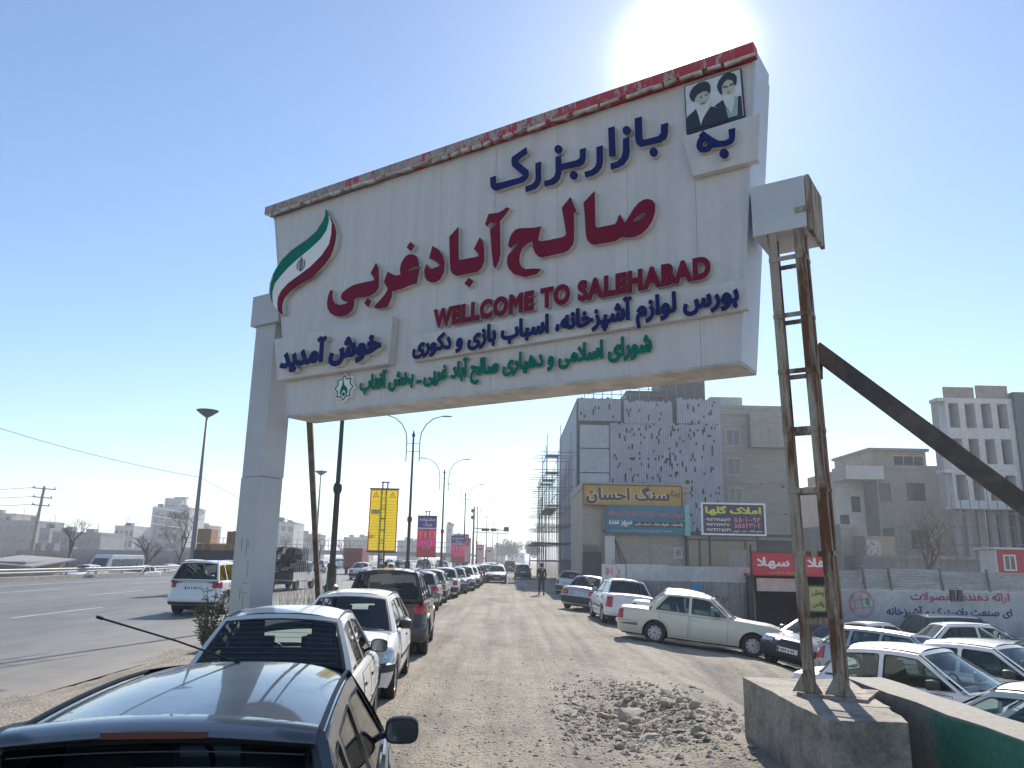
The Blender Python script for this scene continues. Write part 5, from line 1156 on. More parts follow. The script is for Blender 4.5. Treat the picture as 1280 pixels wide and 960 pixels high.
# --- building wrapped in netting
Y = 75.0
t, f, w, h = house('wrapped_building', 'tall building under renovation wrapped in grey ribbed netting full of holes', 722, 897, 500, Y, 27, M['dark_sheet'], 0.0)
NB = t
def netmat():
    m, nt, bs = nmat('ribbed_netting'); bs.inputs['Roughness'].default_value = .75
    tc_ = nt.nodes.new('ShaderNodeTexCoord'); wv = nt.nodes.new('ShaderNodeTexWave'); wv.bands_direction = 'X'; wv.inputs['Scale'].default_value = 1.3; wv.inputs['Distortion'].default_value = .8; wv.inputs['Detail'].default_value = 2
    nt.links.new(tc_.outputs['Object'], wv.inputs[0])
    n = _tex(nt, 'noise', .5, 6, .6); r1 = _ramp(nt, n.outputs['Fac'], [(.3, (.24, .262, .32)), (.7, (.33, .355, .42))])
    r2 = _ramp(nt, wv.outputs['Fac'], [(.25, (.84, .84, .84)), (.6, (1.06, 1.06, 1.06))])
    mx = nt.nodes.new('ShaderNodeMixRGB'); mx.blend_type = 'MULTIPLY'; mx.inputs[0].default_value = 1; nt.links.new(r1.outputs[0], mx.inputs[1]); nt.links.new(r2.outputs[0], mx.inputs[2])
    nt.links.new(mx.outputs[0], bs.inputs['Base Color']); _bump(nt, bs, wv.outputs['Fac'], .3, .1); return m
M['netting'] = netmat()
def netting(a0, a1, b0, b1, d, name, mat, holes, seed, wob=.22):
    rnd = random.Random(seed); na, nb = max(2, int((a1 - a0) / .17)), max(2, int((b1 - b0) / .26)); rows = []; hs = [(rnd.uniform(a0, a1), rnd.uniform(b0, b1)) for _ in range(0)]
    for j in range(nb + 1):
        z = lerp(b0, b1, j / nb)
        rows.append([f(lerp(a0, a1, i / na), z + (rnd.uniform(-.25, .1) if j == nb else 0), d + wob * noise.noise((lerp(a0, a1, i / na) * .6, z * .35, seed)) + .03 * noise.noise((i * .9, z * .2, seed))) for i in range(na + 1)])
    n = na + 1; dead = set()
    for _ in range(holes):
        i, j = rnd.randrange(1, na - 1), int(nb * (1 - rnd.random() ** 1.2 * .95)) - 1
        dead.add((i, j))
        if rnd.random() < .3: dead.add((i, j - 1))
    mb = MB(); mb.add([p for r_ in rows for p in r_], [(j * n + i, j * n + i + 1, (j + 1) * n + i + 1, (j + 1) * n + i) for j in range(nb) for i in range(na) if (i, j) not in dead]); return mb.build(name, mat, NB, True, recalc=False)
netting(w * .22, w * 1.0, 1.5, h - 2.3, .9, 'ribbed_netting', M['netting'], 210, 3)
netting(w * .0, w * .30, h - 2.2, h + .1, .85, 'ribbed_netting', M['netting'], 8, 11)
netting(w * .32, w * .66, h - 2.4, h - .1, 1.0, 'ribbed_netting', M['netting'], 14, 12)
netting(w * .69, w * 1.0, h - 2.3, h + .25, .95, 'ribbed_netting', M['netting'], 12, 13)
M['pale_sheet'] = two('pale_tarpaulin', (.33, .36, .41), (.42, .45, .49), .6, .35, .65, .6, fine=4)
for k in range(6):
    z = h - 2.6 - k * 2.35; rect(f, .15, w * .215, z - 2.25, z, .75, .82).build('pale_sheet', M['pale_sheet'], NB, bevel=.02)
for a0, a1, hh, dd in ((w * .37, w * .60, 1.5, 2), (w * .61, w * .93, 3.0, 1)):
    b = MB(); b.box(a0, dd, h - .1, a1, dd + 5, h + hh); b.build('rooftop_box', M['dark_sheet'], NB)
b = MB()
for k in range(14): b.tube([(w * .05 + k * w * .066, .3, h), (w * .05 + k * w * .066, .3, h + rr.uniform(1.1, 1.9))], .04, 5)
for z in (.7, 1.3): b.tube([(w * .03, .3, h + z), (w * .62, .3, h + z)], .035, 5)
b.build('roof_scaffold_rail', M['pole_grey'], NB)
b = MB(); b.box(-.12, .2, 2.0, -.02, 26, h - .4); b.build('side_netting', M['netting'], NB)
# scaffold along the street side
sx0 = NB.location.x
scf = thing('scaffold', 'bare metal scaffold standing along the street side of the wrapped building', 'scaffold', (sx0 - 1.9, 78, 0))
b = MB(); pk = MB(); rs = random.Random(9)
for j in range(11):
    y = j * 2.6; ht = 13.5 - j * .25 if j > 1 else 14.5 - j
    for x in (-.9, .5, 1.6): b.tube([(x, y, -.2), (x + rs.uniform(-.1, .1), y, ht + rs.uniform(-.8, 1.2))], .035, 5)
    for z in [1.8 * k for k in range(1, 8)]:
        if z < ht: b.tube([(-1.5 - rs.random() * .9, y, z), (1.8, y, z + rs.uniform(-.05, .05))], .035, 5)
        if z < ht and j < 10:
            for x in (-.9, .5): b.tube([(x, y, z), (x, y + 2.6, z)], .035, 5)
            if rs.random() < .18: pk.box(-.85, y, z + .05, .45, y + 2.5, z + .11)
    if j % 2 == 0 and j < 10: b.tube([(-.9, y, .2), (-.9, y + 5, 9)], .035, 5)
b.build('scaffold_tubes', M['pole_grey'], scf); pk.build('scaffold_boards', plain('scaffold_board', (.24, .19, .13), .8, var=.3), scf)
# --- beige stone building behind on the right
t, f, w, h = house('apartment_building', 'beige stone apartment building with a projecting upper bay, right of the wrapped building', 894, 985, 508, 84, 14, M['stone_beige'], 0.0)
rect(f, w * .42, w * 1.0, h - 4.6, h - .9, 0, 1.3).build('projecting_bay', M['stone_beige'], t)
b = MB()
for k in range(5): b.prism([(w * .46 + k * w * .1, h - 3.6), (w * .50 + k * w * .1, h - 3.6), (w * .50 + k * w * .1, h - 2.4), (w * .46 + k * w * .1, h - 2.4)], None, f, 1.302, 1.36)
b.build('bay_ornament', M['render_tan'], t)
b = MB()
for z in (h - 5.2, h - 8.4, h - 11.6, h - .9): b.prism([(0, z), (w * (.41 if z > h - 5 else 1), z), (w * (.41 if z > h - 5 else 1), z + .22), (0, z + .22)], None, f, 0, .14)
b.build('string_course', M['stone_beige'], t)
for k in range(4): window(t, f, w * .14, h - 4.3 - k * 3.2, w * .17, 1.7)
b = MB(); b.box(w * .0, 2, h, w * .45, 7, h + 1.5); b.build('rooftop_room', M['far_white'], t)
b = MB()
for a, z in ((.56, .40), (.86, .38), (.58, .24), (.84, .22), (.56, .55), (.85, .53)): b.prism([(w * a, h * z), (w * a + .3, h * z), (w * a + .3, h * z + .3), (w * a, h * z + .3)], None, f, .002, .03)
b.build('wall_holes', M['win_hole'], t)
# --- low corner shop building with the big signs
t, f, w, h = house('corner_shop', 'low tan stone corner building carrying the yellow and blue shop signs', 728, 860, 606, 50, 9, M['render_tan'], -.1)
rect(f, -.1, w + .05, h - .38, h - .12, .0, .22).build('cornice', M['stone_beige'], t)
for k in range(3): rect(f, [0, w * .17, w * .62][k], [w * .02, w * .18, w * .635][k], 0, h - 2, .0, .05).build('pilaster', M['stone_beige'], t)
rect(f, w * .64, w * .99, .1, 4.2, .0, .03).build('render_patch', M['stone_beige'], t)
window(t, f, w * .86, 2.4, .38, .5, mull=0)
b = rect(f, w * .20, w * .29, 1.9, 3.6, .45, .55); b.build('small_light_box', two('faded_panel', (.55, .52, .50), (.50, .22, .20), .9, .55, .7), t)
b = MB()
for a in (w * .33, w * .38): b.tube([f(w * .28, 3.6, .5), f(a + .3, 1.6, .1)], .03, 5)
b.build('sign_stay', M['lamp_black'], t)
b = MB()
for k in range(7): b.tube([f(w * .18 + k * .9, 3.9 + .1 * math.sin(k * 2.1), .12), f(w * .18 + (k + 1) * .9, 3.9 + .1 * math.sin((k + 1) * 2.1), .12)], .035, 5)
b.build('loose_cable', M['lamp_black'], t)
rect(f, 0, 1.2, .0, 2.6, .01, .06).build('shop_door', M['dark_sheet'], t)
rect(f, -.02, .9, 2.7, 3.0, .07, .4).build('awning', plain('green_awning', (.06, .16, .13), .6), t)
# signs
def board_sign(name, label, px0, py0, px1, py1, Y, mat, frame=None, cat='sign', fw=.09, th=.12, sl=0.0, group=None):
    x0, z1 = AT(px0, py0, Y); x1, z0 = AT(px1, py1, Y); w = x1 - x0; h = z1 - z0
    t = thing(name, label, cat, (x0, Y, z0)); g = fx((0, 0, 0), (1, sl, 0))
    rect(g, 0, w, 0, h, -th, 0).build('sign_face', mat, t)
    if frame:
        b = MB(); b.prism([(-fw, -fw), (w + fw, -fw), (w + fw, h + fw), (-fw, h + fw)], [[(.002, .002), (w - .002, .002), (w - .002, h - .002), (.002, h - .002)]], g, -th - .02, .05); b.build('frame', frame, t)
    return t, g, w, h
OCH = two('ochre_sign', (.40, .22, .03), (.50, .29, .05), .6, .35, .65, .5, fine=4)
t, g, w, h = board_sign('shop_sign', 'ochre shop sign with large dark Persian lettering on the corner building', 730, 606, 852, 633, 49.55, OCH, M['lamp_black'], fw=.05)
INK = plain('dark_brown_lettering', (.04, .025, .035), .5, var=.1); EDGE = plain('cream_outline', (.62, .55, .40), .5, var=.1)
for bo, d, m_, nm in ((.12, .012, EDGE, 'letter_outline'), (.06, .022, INK, 'dark_lettering')):
    e = .05 if bo > .04 else 0
    text('سنگ احسان', g, w * .03 - e, w * .87 + e, h * .10 - e, h * .93 + e, .002 if bo > .04 else .013, d, m_, nm, t, bold=bo)
text('فروشگاه', g, w * .885, w * .985, h * .40, h * .85, .002, .012, INK, 'dark_lettering', t, bold=.03)
TEAL = two('turquoise_banner', (.008, .085, .16), (.02, .21, .29), .5, .3, .7, .5, stretch=(.5, 1, 1.6), fine=4)
t, g, w, h = board_sign('shop_banner', 'turquoise printed banner with red and white Persian lines below the ochre sign', 757, 631, 857, 669, 49.3, TEAL, None)
text('فروش عمده ملزومات خانه و آشپزخانه', g, w * .03, w * .97, h * .56, h * .88, .002, .012, plain('red_print', (.50, .10, .12), .5), 'red_lettering', t, bold=.03)
rect(g, w * .35, w * .985, h * .26, h * .44, .002, .006).build('black_band', M['plate_ink'], t)
text('پلاستیک ، ظروف یکبار ، اسباب بازی', g, w * .37, w * .97, h * .28, h * .42, .007, .012, WHT, 'white_lettering', t, bold=.03)
text('سپهر عمده', g, w * .04, w * .33, h * .24, h * .50, .002, .012, WHT, 'white_lettering', t, bold=.03)
text('پخش انواع لوازم آشپزخانه، کیفیت و قیمت', g, w * .06, w * .82, h * .07, h * .18, .002, .012, plain('pale_blue_print', (.35, .50, .58), .5), 'pale_lettering', t, bold=.02)
rect(g, w * .995, w * 1.06, -.03, h + .1, -.1, .05).build('green_edge', plain('pale_green_edge', (.15, .45, .42), .4), t)
NVY = plain('navy_sign', (.012, .014, .05), .45, var=.2, scale=2)
t, g, w, h = board_sign('estate_agent_sign', 'navy sign with yellow Persian heading and pink and white phone numbers in a white frame', 878, 630, 956, 668, 48, NVY, plain('white_sign_frame', (.72, .72, .74), .5), fw=.1)
text('املاک گلها', g, w * .04, w * .96, h * .62, h * .96, .002, .012, plain('yellow_print', (.60, .56, .04), .5), 'yellow_lettering', t, bold=.06)
PKL = plain('pink_print', (.62, .20, .30), .5)
def num(s, a0, a1, b0, b1, m_): text(s, g, w * a0, w * a1, h * b0, h * b1, .002, .012, m_, 'phone_number', t, bold=.035, rtl=False)
for k, s_ in enumerate(('۰۹۱۲۲۷۱۵۵۲۶', '۰۹۱۲۲۷۶۷۲۷۰', '۰۹۱۲۴۲۲۵۷۳۱')): num(s_, .04, .45, .42 - k * .175, .53 - k * .175, WHT)
num('۵۵۰۱۰۰۹۲', .51, .94, .40, .57, PKL); num('۵۵۵۲۳۱۰۲', .51, .94, .20, .37, PKL)
text('مشاور املاک ـ خرید ، فروش', g, w * .48, w * .97, h * .05, h * .14, .002, .012, WHT, 'white_lettering', t, bold=.02)
b = MB(); b.tube([(.4, .2, -4), (.4, .2, h)], .07, 6); b.tube([(w - .4, .2, -4), (w - .4, .2, h)], .07, 6); b.build('sign_leg', M['lamp_black'], t)
# dark shop front under the netting
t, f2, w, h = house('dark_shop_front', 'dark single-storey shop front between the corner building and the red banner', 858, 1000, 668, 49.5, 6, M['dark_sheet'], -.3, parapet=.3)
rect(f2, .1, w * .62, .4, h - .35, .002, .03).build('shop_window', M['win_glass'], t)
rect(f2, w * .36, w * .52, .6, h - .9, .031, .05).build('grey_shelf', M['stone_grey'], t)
rect(f2, 0, w, h - .28, h - .08, .0, .35).build('canopy_edge', M['pole_grey'], t)
# --- white sheet fence
M['white_sheet'] = two('white_sheet_metal', (.42, .43, .45), (.54, .54, .55), .7, .35, .65, .55, fine=6)
M['grey_sheet'] = two('grey_ribbed_sheet', (.22, .225, .225), (.33, .325, .31), .9, .35, .65, .7, stretch=(3, 3, .5), fine=8)
x0, zt = AT(783, 706, 29.4); x1, _ = AT(941, 707, 28.6); _, zm = AT(860, 727, 29); zb = -1.6
fe = thing('sheet_fence', 'white and grey sheet-metal fence behind the cream saloon car', 'fence', (x0, 29.4, 0)); fd = Vector((x1 - x0, -.8, 0)); Lf = fd.length; f = fx((0, 0, 0), fd)
for k in range(3): rect(f, Lf * k / 3 + .006, Lf * (k + 1) / 3 - .006, zm, zt + (.03, -.01, .0)[k], -.02, .0 + .006 * (k % 2)).build('upper_sheet', M['white_sheet'], fe)
b = MB(); n_ = int(Lf / .075); b.grid([[f(Lf * k / n_, z, -.035 + (.03 if k % 2 else 0)) for z in (zb, zm - .02)] for k in range(n_ + 1)]); b.build('ribbed_sheet', M['grey_sheet'], fe)
for k in range(4): rect(f, Lf * k / 3 - .04, Lf * k / 3 + .04, zb, zt, -.14, -.04).build('fence_post', M['pole_grey'], fe)
text('حج اکبر من مشرش', f, Lf * .46, Lf * .80, zm - .72, zm - .46, .0, .006, M['dark_sheet'], 'sprayed_writing', fe, bold=.0)
rect(f, Lf * .52, Lf * .60, zm - .30, zm - .08, .001, .008).build('blue_plate', plain('blue_plate', (.03, .25, .45), .5), fe)
x0b, ztb = AT(752, 703, 31.2)
b = fx((x0b - x0, 31.2 - 29.4, 0), (x0 - x0b, -1.8, 0)); rect(b, 0, math.hypot(x0 - x0b, 1.8) - .05, .4, ztb - .05, -.03, 0).build('torn_poster_panel', two('red_white_poster', (.55, .54, .55), (.45, .10, .12), 1.6, .52, .6, .6), fe)
# --- red banner shop opening
x0, z1 = AT(939, 690, 28); x1, z0 = AT(1046, 721, 28)
sh = thing('shop_shelter', 'dark open shop shelter under the red banner', 'shelter', (x0, 28.3, 0)); w = x1 - x0
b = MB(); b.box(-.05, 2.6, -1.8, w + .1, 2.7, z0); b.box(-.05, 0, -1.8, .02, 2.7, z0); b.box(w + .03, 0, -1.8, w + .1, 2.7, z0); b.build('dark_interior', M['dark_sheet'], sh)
b = MB(); b.box(-.1, -.1, z0 - .02, w + .15, 2.8, z0 + .06); b.build('tin_roof', M['rust_roof'], sh)
b = MB()
for k in range(9): p = Vector((w * .12 + k * w * .08, .3 + .2 * (k % 3), z0 - .35)); b.tube([p, p + Vector((rr.uniform(-.4, .4), .1, rr.uniform(-.3, .35)))], .03, 5)
b.build('hanging_goods', M['pole_grey'], sh)
b = MB(); b.box(.25, .05, z0 - .55, w * .6, .12, z0 - .1); b.build('white_goods', M['white_sheet'], sh)
t, g, w, h = board_sign('red_banner', 'red shop banner with white Persian greeting, strung behind the lattice leg', 939, 690, 1044, 721, 27.9, two('red_banner_cloth', (.48, .035, .05), (.58, .06, .075), .8, .35, .65, .6), M['lamp_black'], fw=.02, th=.03)
text('اهلا و سهلا', g, w * .06, w * .96, h * .28, h * .80, .002, .012, WHT, 'white_lettering', t, bold=.045)
text('پلاستیک با پلاست', g, w * .20, w * .58, h * .06, h * .18, .002, .010, CRM, 'small_lettering', t, bold=.02)
for a in (0, w): rect(g, a - .03, a + .03, -2.4, h + .25, -.12, -.04).build('banner_pole', M['lamp_black'], t)
t, g, w, h = board_sign('yellow_shop_board', 'yellow vertical board with black Persian words seen through the lattice leg', 1010, 733, 1033, 764, 28.1, plain('pale_yellow_board', (.46, .42, .16), .5), M['dark_sheet'], fw=.05)
text('پخش', g, w * .2, w * .9, h * .58, h * .86, .002, .012, INK, 'black_lettering', t, bold=.03); text('پلاس', g, w * .2, w * .9, h * .12, h * .40, .002, .012, INK, 'black_lettering', t, bold=.03)
# --- painted wall and corrugated hoarding
x0, zt = AT(1046, 737, 30); x1, _ = AT(1330, 737, 31)
wl = thing('painted_wall', 'long white wall painted with red and blue Persian writing behind the parked cars', 'wall', (x0, 30, 0)); fd = Vector((x1 - x0, 1, 0)); Lw = fd.length; f = fx((0, 0, 0), fd)
M['old_white'] = two('old_white_paint', (.44, .435, .44), (.58, .58, .58), .8, .35, .65, .8, stretch=(1, 1, .5), fine=7)
rect(f, -.2, Lw, -2.0, zt, -.2, 0).build('wall', M['old_white'], wl)
def wx(px): return (px - 1046) / (1330 - 1046) * Lw
def wz(py): return AT(1150, py, 30.4)[1]
RW, BW = two('red_wall_paint', (.36, .06, .11), (.48, .16, .20), 3, .45, .65, .8), two('blue_wall_paint', (.03, .04, .17), (.12, .13, .24), 3, .5, .7, .8)
text('ارائه دهنده محصولات', f, wx(1135), wx(1259), wz(753), wz(739.5), .001, .006, RW, 'red_wall_writing', wl, bold=.05)
text('ای صنعت پلاستیک و آشپزخانه', f, wx(1104), wx(1260), wz(773), wz(757.5), .001, .006, BW, 'blue_wall_writing', wl, bold=.05)
cx, cz, rx, rz = wx(1075), wz(756), .52, .52
circ = lambda k: [(cx + rx * k * math.cos(a), cz + rz * k * math.sin(a)) for a in [2 * math.pi * i / 28 for i in range(28)]]
b = MB(); b.prism(circ(1), [circ(.80)], f, .001, .006)
for k in (-.25, .05, .35): b.prism([(cx + k - .03, cz - .32), (cx + k + .03, cz - .32), (cx + k + .03 - .08, cz + .35), (cx + k - .03 - .08, cz + .35)], None, f, .001, .0055)
for k in (-.2, .1): b.prism([(cx - .4, cz + k), (cx + .4, cz + k + .06), (cx + .4, cz + k + .11), (cx - .4, cz + k + .05)], None, f, .001, .005)
b.build('round_emblem', two('faded_pink_paint', (.44, .22, .24), (.48, .42, .42), 2.5, .45, .7, .8), wl)
b = MB(); b.prism([(cx + .15, cz - .02), (cx + .3, cz - .05), (cx + .28, cz + .2), (cx + .17, cz + .25)], None, f, .0062, .008); b.build('green_mark', plain('green_mark', (.10, .28, .16), .7), wl)
for k in (0, 1):
    b = rect(f, wx(1184 + k * 9), wx(1191 + k * 9), wz(751), wz(736.5), .0, .03); gr_ = b.build('vent_grille', M['win_hole'], wl)
    b = MB()
    for j in range(3): a = wx(1185.5 + k * 9 + j * 2); b.prism([(a, wz(751)), (a + .03, wz(751)), (a + .03, wz(736.5)), (a, wz(736.5))], None, f, .031, .045)
    b.build('grille_bar', M['pole_grey'], gr_)
hd = thing('corrugated_hoarding', 'corrugated grey metal hoarding standing above the painted wall', 'fence', (x0, 30.12, 0)); f = fx((0, 0, 0), fd)
M['hoard'] = two('corrugated_sheet', (.36, .36, .35), (.50, .50, .485), .9, .35, .65, .6, stretch=(1, 1, 3), fine=6)
segs_ = [1046, 1080, 1112, 1176, 1235, 1330]
for k in range(5):
    a0, a1 = wx(segs_[k]), wx(segs_[k + 1]) - .01; zt2 = wz((715, 713, 712, 714, 714)[k]); n_ = 16
    b = MB(); b.grid([[f(a, lerp(zt + .02, zt2, j / n_), -.03 + (.025 if j % 2 else 0) + .012 * (k % 2)) for a in (a0, a1)] for j in range(n_ + 1)]); b.build('corrugated_sheet', M['hoard'], hd, False)
for k in range(1, 5):
    b = MB(); b.tube([f(wx(segs_[k]) + .1, zt - .3, .05), f(wx(segs_[k]) - .02, wz(709), .05)], .04, 6); b.build('hoarding_post', M['pole_grey'], hd)
# red kiosk
x0, zt = AT(1243, 684, 37); x1, _ = AT(1310, 684, 37); _, zb = AT(1250, 716, 37)
k_ = thing('red_kiosk', 'small red site cabin with a pale flat roof behind the hoarding', 'kiosk', (x0, 37, -.4)); w = x1 - x0; h = zt + .4
RC = two('red_cabin_paint', (.34, .035, .05), (.44, .06, .075), 1, .35, .65, .6)
b = MB(); b.box(.12, 0, 0, w, 1.3, h - .1); b.build('cabin_wall', RC, k_)
b = MB(); b.box(0, .05, 0, .115, 1.25, h - .12); b.build('pale_end_wall', M['white_sheet'], k_)
b = MB(); b.box(-.15, -.15, h - .095, w + .1, 1.45, h); b.build('roof', M['white_sheet'], k_)
window(k_, fx((0, 0, 0), (1, 0, 0)), .4, h - 1.0, .45, .6, frame='win_frame')
# --- right background buildings
t, f, w, h = house('grey_building', 'grey rendered building with dark punched windows and an orange-brown upper storey', 1094, 1178, 583, 80, 13, M['stone_grey'], -1)
for a, z in ((.04, .73), (.04, .38), (.45, .74), (.45, .37)): window(t, f, w * a, h * z, 1.0 if a < .1 else 1.7, 1.7, frame='dark_sheet', mull=0 if a < .1 else 1)
b = MB(); b.box(-3.2, 3, 0, -.02, 13, h - 1.2); b.build('side_wing', M['white_stone'], t)
fw_ = fx((-3.2, 3, 0), (1, 0, 0))
for a, z in ((.5, .60), (1.8, .75), (.4, .35), (1.9, .32)): window(t, fw_, a, h * z - 1.2, .8, 1.5, frame='dark_sheet', mull=0)
rect(f, -3.3, .6, h - 1.4, h + .0, -3.0, .5).build('white_balcony', M['white_stone'], t)
b = MB(); b.box(.4, 2, h, w * .92, 11, h + 1.9); ub = b.build('upper_storey', M['far_tan'], t)
b = MB(); b.box(.2, 1.6, h + 1.9, w * .95, 11.3, h + 2.2); b.build('flat_roof', M['far_grey'], t)
window(t, fx((0, 2, 0), (1, 0, 0)), w * .42, h + .4, 3.2, 1.0, mull=2)
b = MB(); b.box(w + .05, 1, 0, w + 4.5, 12, h - .8); b.build('cream_wing', M['render_tan'], t)
t, f, w, h = house('small_house', 'small white-fronted building with a grey side, left of the grey building', 1046, 1092, 606, 92, 12, M['white_stone'], -1)
b = MB(); b.box(w * .52, -.05, .1, w + .05, 11, h - .6); b.build('grey_side', M['stone_grey'], t)
for a in (.12, .30): window(t, f, w * a, h * .60, .7, 2.0, mull=0); window(t, f, w * a, h * .28, .7, 1.6, mull=0)
b = MB(); b.box(0, 1, h, w * .95, 9, h + 1.7); b.build('brick_attic', M['brick'], t)
t, f, w, h = house('tan_shed', 'plain tan block with a shutter door behind the hoarding', 1050, 1081, 657, 62, 8, M['render_tan'], -1, parapet=.3)
rect(f, w * .08, w * .45, .0, h * .62, .002, .04).build('shutter_door', M['pole_grey'], t)
t, f, w, h = house('narrow_block', 'narrow hazy block seen through the lattice leg', 1003, 1030, 612, 105, 8, M['far_grey'], -1)
t, f, w, h = house('graffiti_wall_house', 'low half-demolished brick wall with posters beside the bare tree', 1081, 1118, 670, 60, 5, M['brick'], -1, parapet=0)
rect(f, .1, w * .5, h * .25, h * .95, .002, .02).build('poster', two('torn_posters', (.45, .43, .42), (.30, .12, .12), 4, .5, .6, .7), t)
# white framed building on the right
Y = 70
x0, zt = AT(1180, 497, Y); x1, _ = AT(1262, 480, Y); zb = -1
wf = thing('white_frame_building', 'unfinished white building with deep grid openings, far right', 'building', (x0, Y, zb)); w = x1 - x0; h = zt - zb
f = fx((0, 0, 0), (1, 0, 0)); g0 = AT(1200, 632, Y)[1] - zb; fh = (h - g0) / 3
holes = []
for r_ in range(3):
    for c_ in range(4):
        a0 = w * (.05 + c_ * .24); b0 = g0 + r_ * fh + .5; holes.append([(a0, b0), (a0 + w * .15, b0), (a0 + w * .15, b0 + fh - 1.0), (a0, b0 + fh - 1.0)])
b = MB(); b.prism([(0, g0), (w, g0), (w, h), (0, h)], holes, f, -1.2, 0); b.build('facade_grid', M['white_stone'], wf)
b = MB(); b.box(.02, 2.2, g0, w - .02, 2.4, h)
for r_ in range(4): b.box(.02, 1.2, g0 + r_ * fh - .15, w - .02, 2.2, g0 + r_ * fh + .15)
b.box(0, 1.2, g0, .2, 2.2, h)
b.build('inner_wall', two('pale_block_wall', (.36, .33, .30), (.44, .42, .40), 2, .35, .65, .85), wf)
for r_ in range(3):
    for c_ in (1, 2): b = rect(f, w * (.08 + c_ * .24), w * (.16 + c_ * .24), g0 + r_ * fh + 1.0, g0 + r_ * fh + fh - .8, -2.15, -2.1); b.build('window', M['win_hole' if (r_ + c_) % 3 else 'far_white'], wf)
for r_ in range(3): MB().prism([(-.9, g0 + r_ * fh + fh - .4), (.0, g0 + r_ * fh + fh - .4), (.0, g0 + r_ * fh + fh - .1), (-.9, g0 + r_ * fh + fh - .1)], None, f, -1.0, .4).build('balcony_slab', M['white_stone'], wf)
b = MB(); b.prism([(-.2, g0 - .3), (w + .1, g0 - .3), (w + .1, g0 - .004), (-.2, g0 - .004)], None, f, -1.2, .5); b.build('ledge', M['white_stone'], wf)
b = MB()
for k in range(6): b.box(.3 + k * w * .18, 1, 0, .8 + k * w * .18, 1.5, g0 - .3)
b.build('ground_floor_column', M['stone_grey'], wf)
b = MB(); b.box(.2, .3, h + .01, w * .48, .5, h + 1.1); b.box(w * .52, .3, h + .01, w - .1, .5, h + 1.3); b.build('brick_parapet', M['brick'], wf)
b = MB(); b.box(w + .01, -.3, 0, w + 9, 6, h + .6); b.build('dark_glass_wing', M['win_glass'], wf)
b = MB()
for k in range(9): b.tube([f(-1 + k * w * .13, -.2 + g0 - 3.3, 1.2), f(-1 + k * w * .13 + .1, g0 + 1.0 + (k % 3) * .6, 1.0)], .04, 5)
for z in (g0 - 2, g0 - .8): b.tube([f(-1.5, z, 1.2), f(w * 1.1, z + .1, 1.2)], .04, 5)
b.build('site_scaffold', M['pole_grey'], wf)
t, f, w, h = house('building_site_wall', 'low dark unfinished storey of the building site behind the hoarding', 1120, 1300, 706 - 8, 52, 5, M['stone_grey'], -1, parapet=0)
rect(f, 0, w, h, h + .2, -5, .3).build('slab_edge', M['concrete'], t)
b = MB()
for k in range(16): a = w * k / 15; b.tube([f(a, h - 1.5, .5), f(a + rr.uniform(-.3, .3), h + rr.uniform(.3, 2.0), .4)], .035, 5)
b.tube([f(0, h + .8, .45), f(w, h + 1.1, .45)], .035, 5); b.build('leaning_props', M['pole_grey'], t)

# ------------------------------------------------------------------ left skyline
def far_house(label, px0, px1, pyt, Y, dep, mat, rows, cols_, name='distant_building', **k):
    t, f, w, h = house(name, label, px0, px1, pyt, Y, dep, M[mat], -2, parapet=k.pop('parapet', .8))
    ztop = h - 1.2; fh = 3.2
    rnd = random.Random(int(px0 * 7 + 3)); kk = MB(); an = MB()
    for _ in range(3): a = rnd.uniform(.05, .8) * w; kk.box(a, 2, h - .02, a + rnd.uniform(1, 2), 4, h + rnd.uniform(.8, 1.7))
    for _ in range(2): a = rnd.uniform(.05, .9) * w; an.tube([(a, 3, h), (a, 3, h + rnd.uniform(2, 4))], .06, 4)
    kk.build('roof_cooler', M['far_grey'], t); an.build('roof_aerial', M['pole_grey'], t)
    for r_ in range(rows):
        for c_ in range(cols_):
            cw_ = w / cols_; a = c_ * cw_ + cw_ * .25; z = ztop - r_ * fh - 1.5
            if z < .5: continue
            b = rect(f, a, a + cw_ * .5, z, z + 1.5, .005, .12); b.build('window', M['win_glass'], t)
    return t, f, w, h
t, f, w, h = far_house('tallest white tower block on the left skyline with rooftop tanks', 191, 237, 634, 260, 14, 'far_white', 0, 0, 'tower_block')
for a0, a1, mt in ((.08, .18, 'far_grey'), (.40, .58, 'far_grey'), (.72, .96, 'stone_grey')): rect(f, w * a0, w * a1, 0, h - 1.5, .01, .3).build('grey_strip', M[mt], t)
for r_ in range(5):
    for a in (.24, .46, .62): rect(f, w * a, w * a + 1.3, h - 4 - r_ * 3.1, h - 2.4 - r_ * 3.1, .31, .4).build('window', M['win_glass'], t)
b = MB(); b.box(w * .2, 3, h, w * .62, 9, h + 3.3); b.build('roof_room', M['far_white'], t)
b = MB(); b.box(w * .42, 4, h + 3.3, w * .75, 6, h + 3.8); b.box(w * .7, 4, h, w * .72, 4.2, h + 3.3); b.build('roof_tank', M['far_grey'], t)
far_house('hazy stepped block at the far left edge of the skyline', -30, 20, 642, 270, 14, 'far_tan', 3, 4)
far_house('long grey block left of the utility pole on the skyline', -5, 47, 651, 230, 14, 'far_grey', 3, 5)
far_house('grey flat block right of the utility pole on the skyline', 50, 63, 661, 210, 12, 'far_grey', 2, 2)
far_house('wide low grey block behind the first bare tree on the skyline', 66, 127, 666, 190, 12, 'far_grey', 1, 6)
far_house('small white frame block between the two bare trees', 144, 168, 658, 240, 12, 'far_white', 3, 4)
far_house('pale block behind the second bare tree', 166, 192, 668, 280, 12, 'far_white', 2, 3)
far_house('pale block right of the tower block', 236, 262, 657, 290, 12, 'far_grey', 2, 3)
far_house('white low block just right of the left sign column', 342, 368, 653, 240, 12, 'far_white', 3, 3)
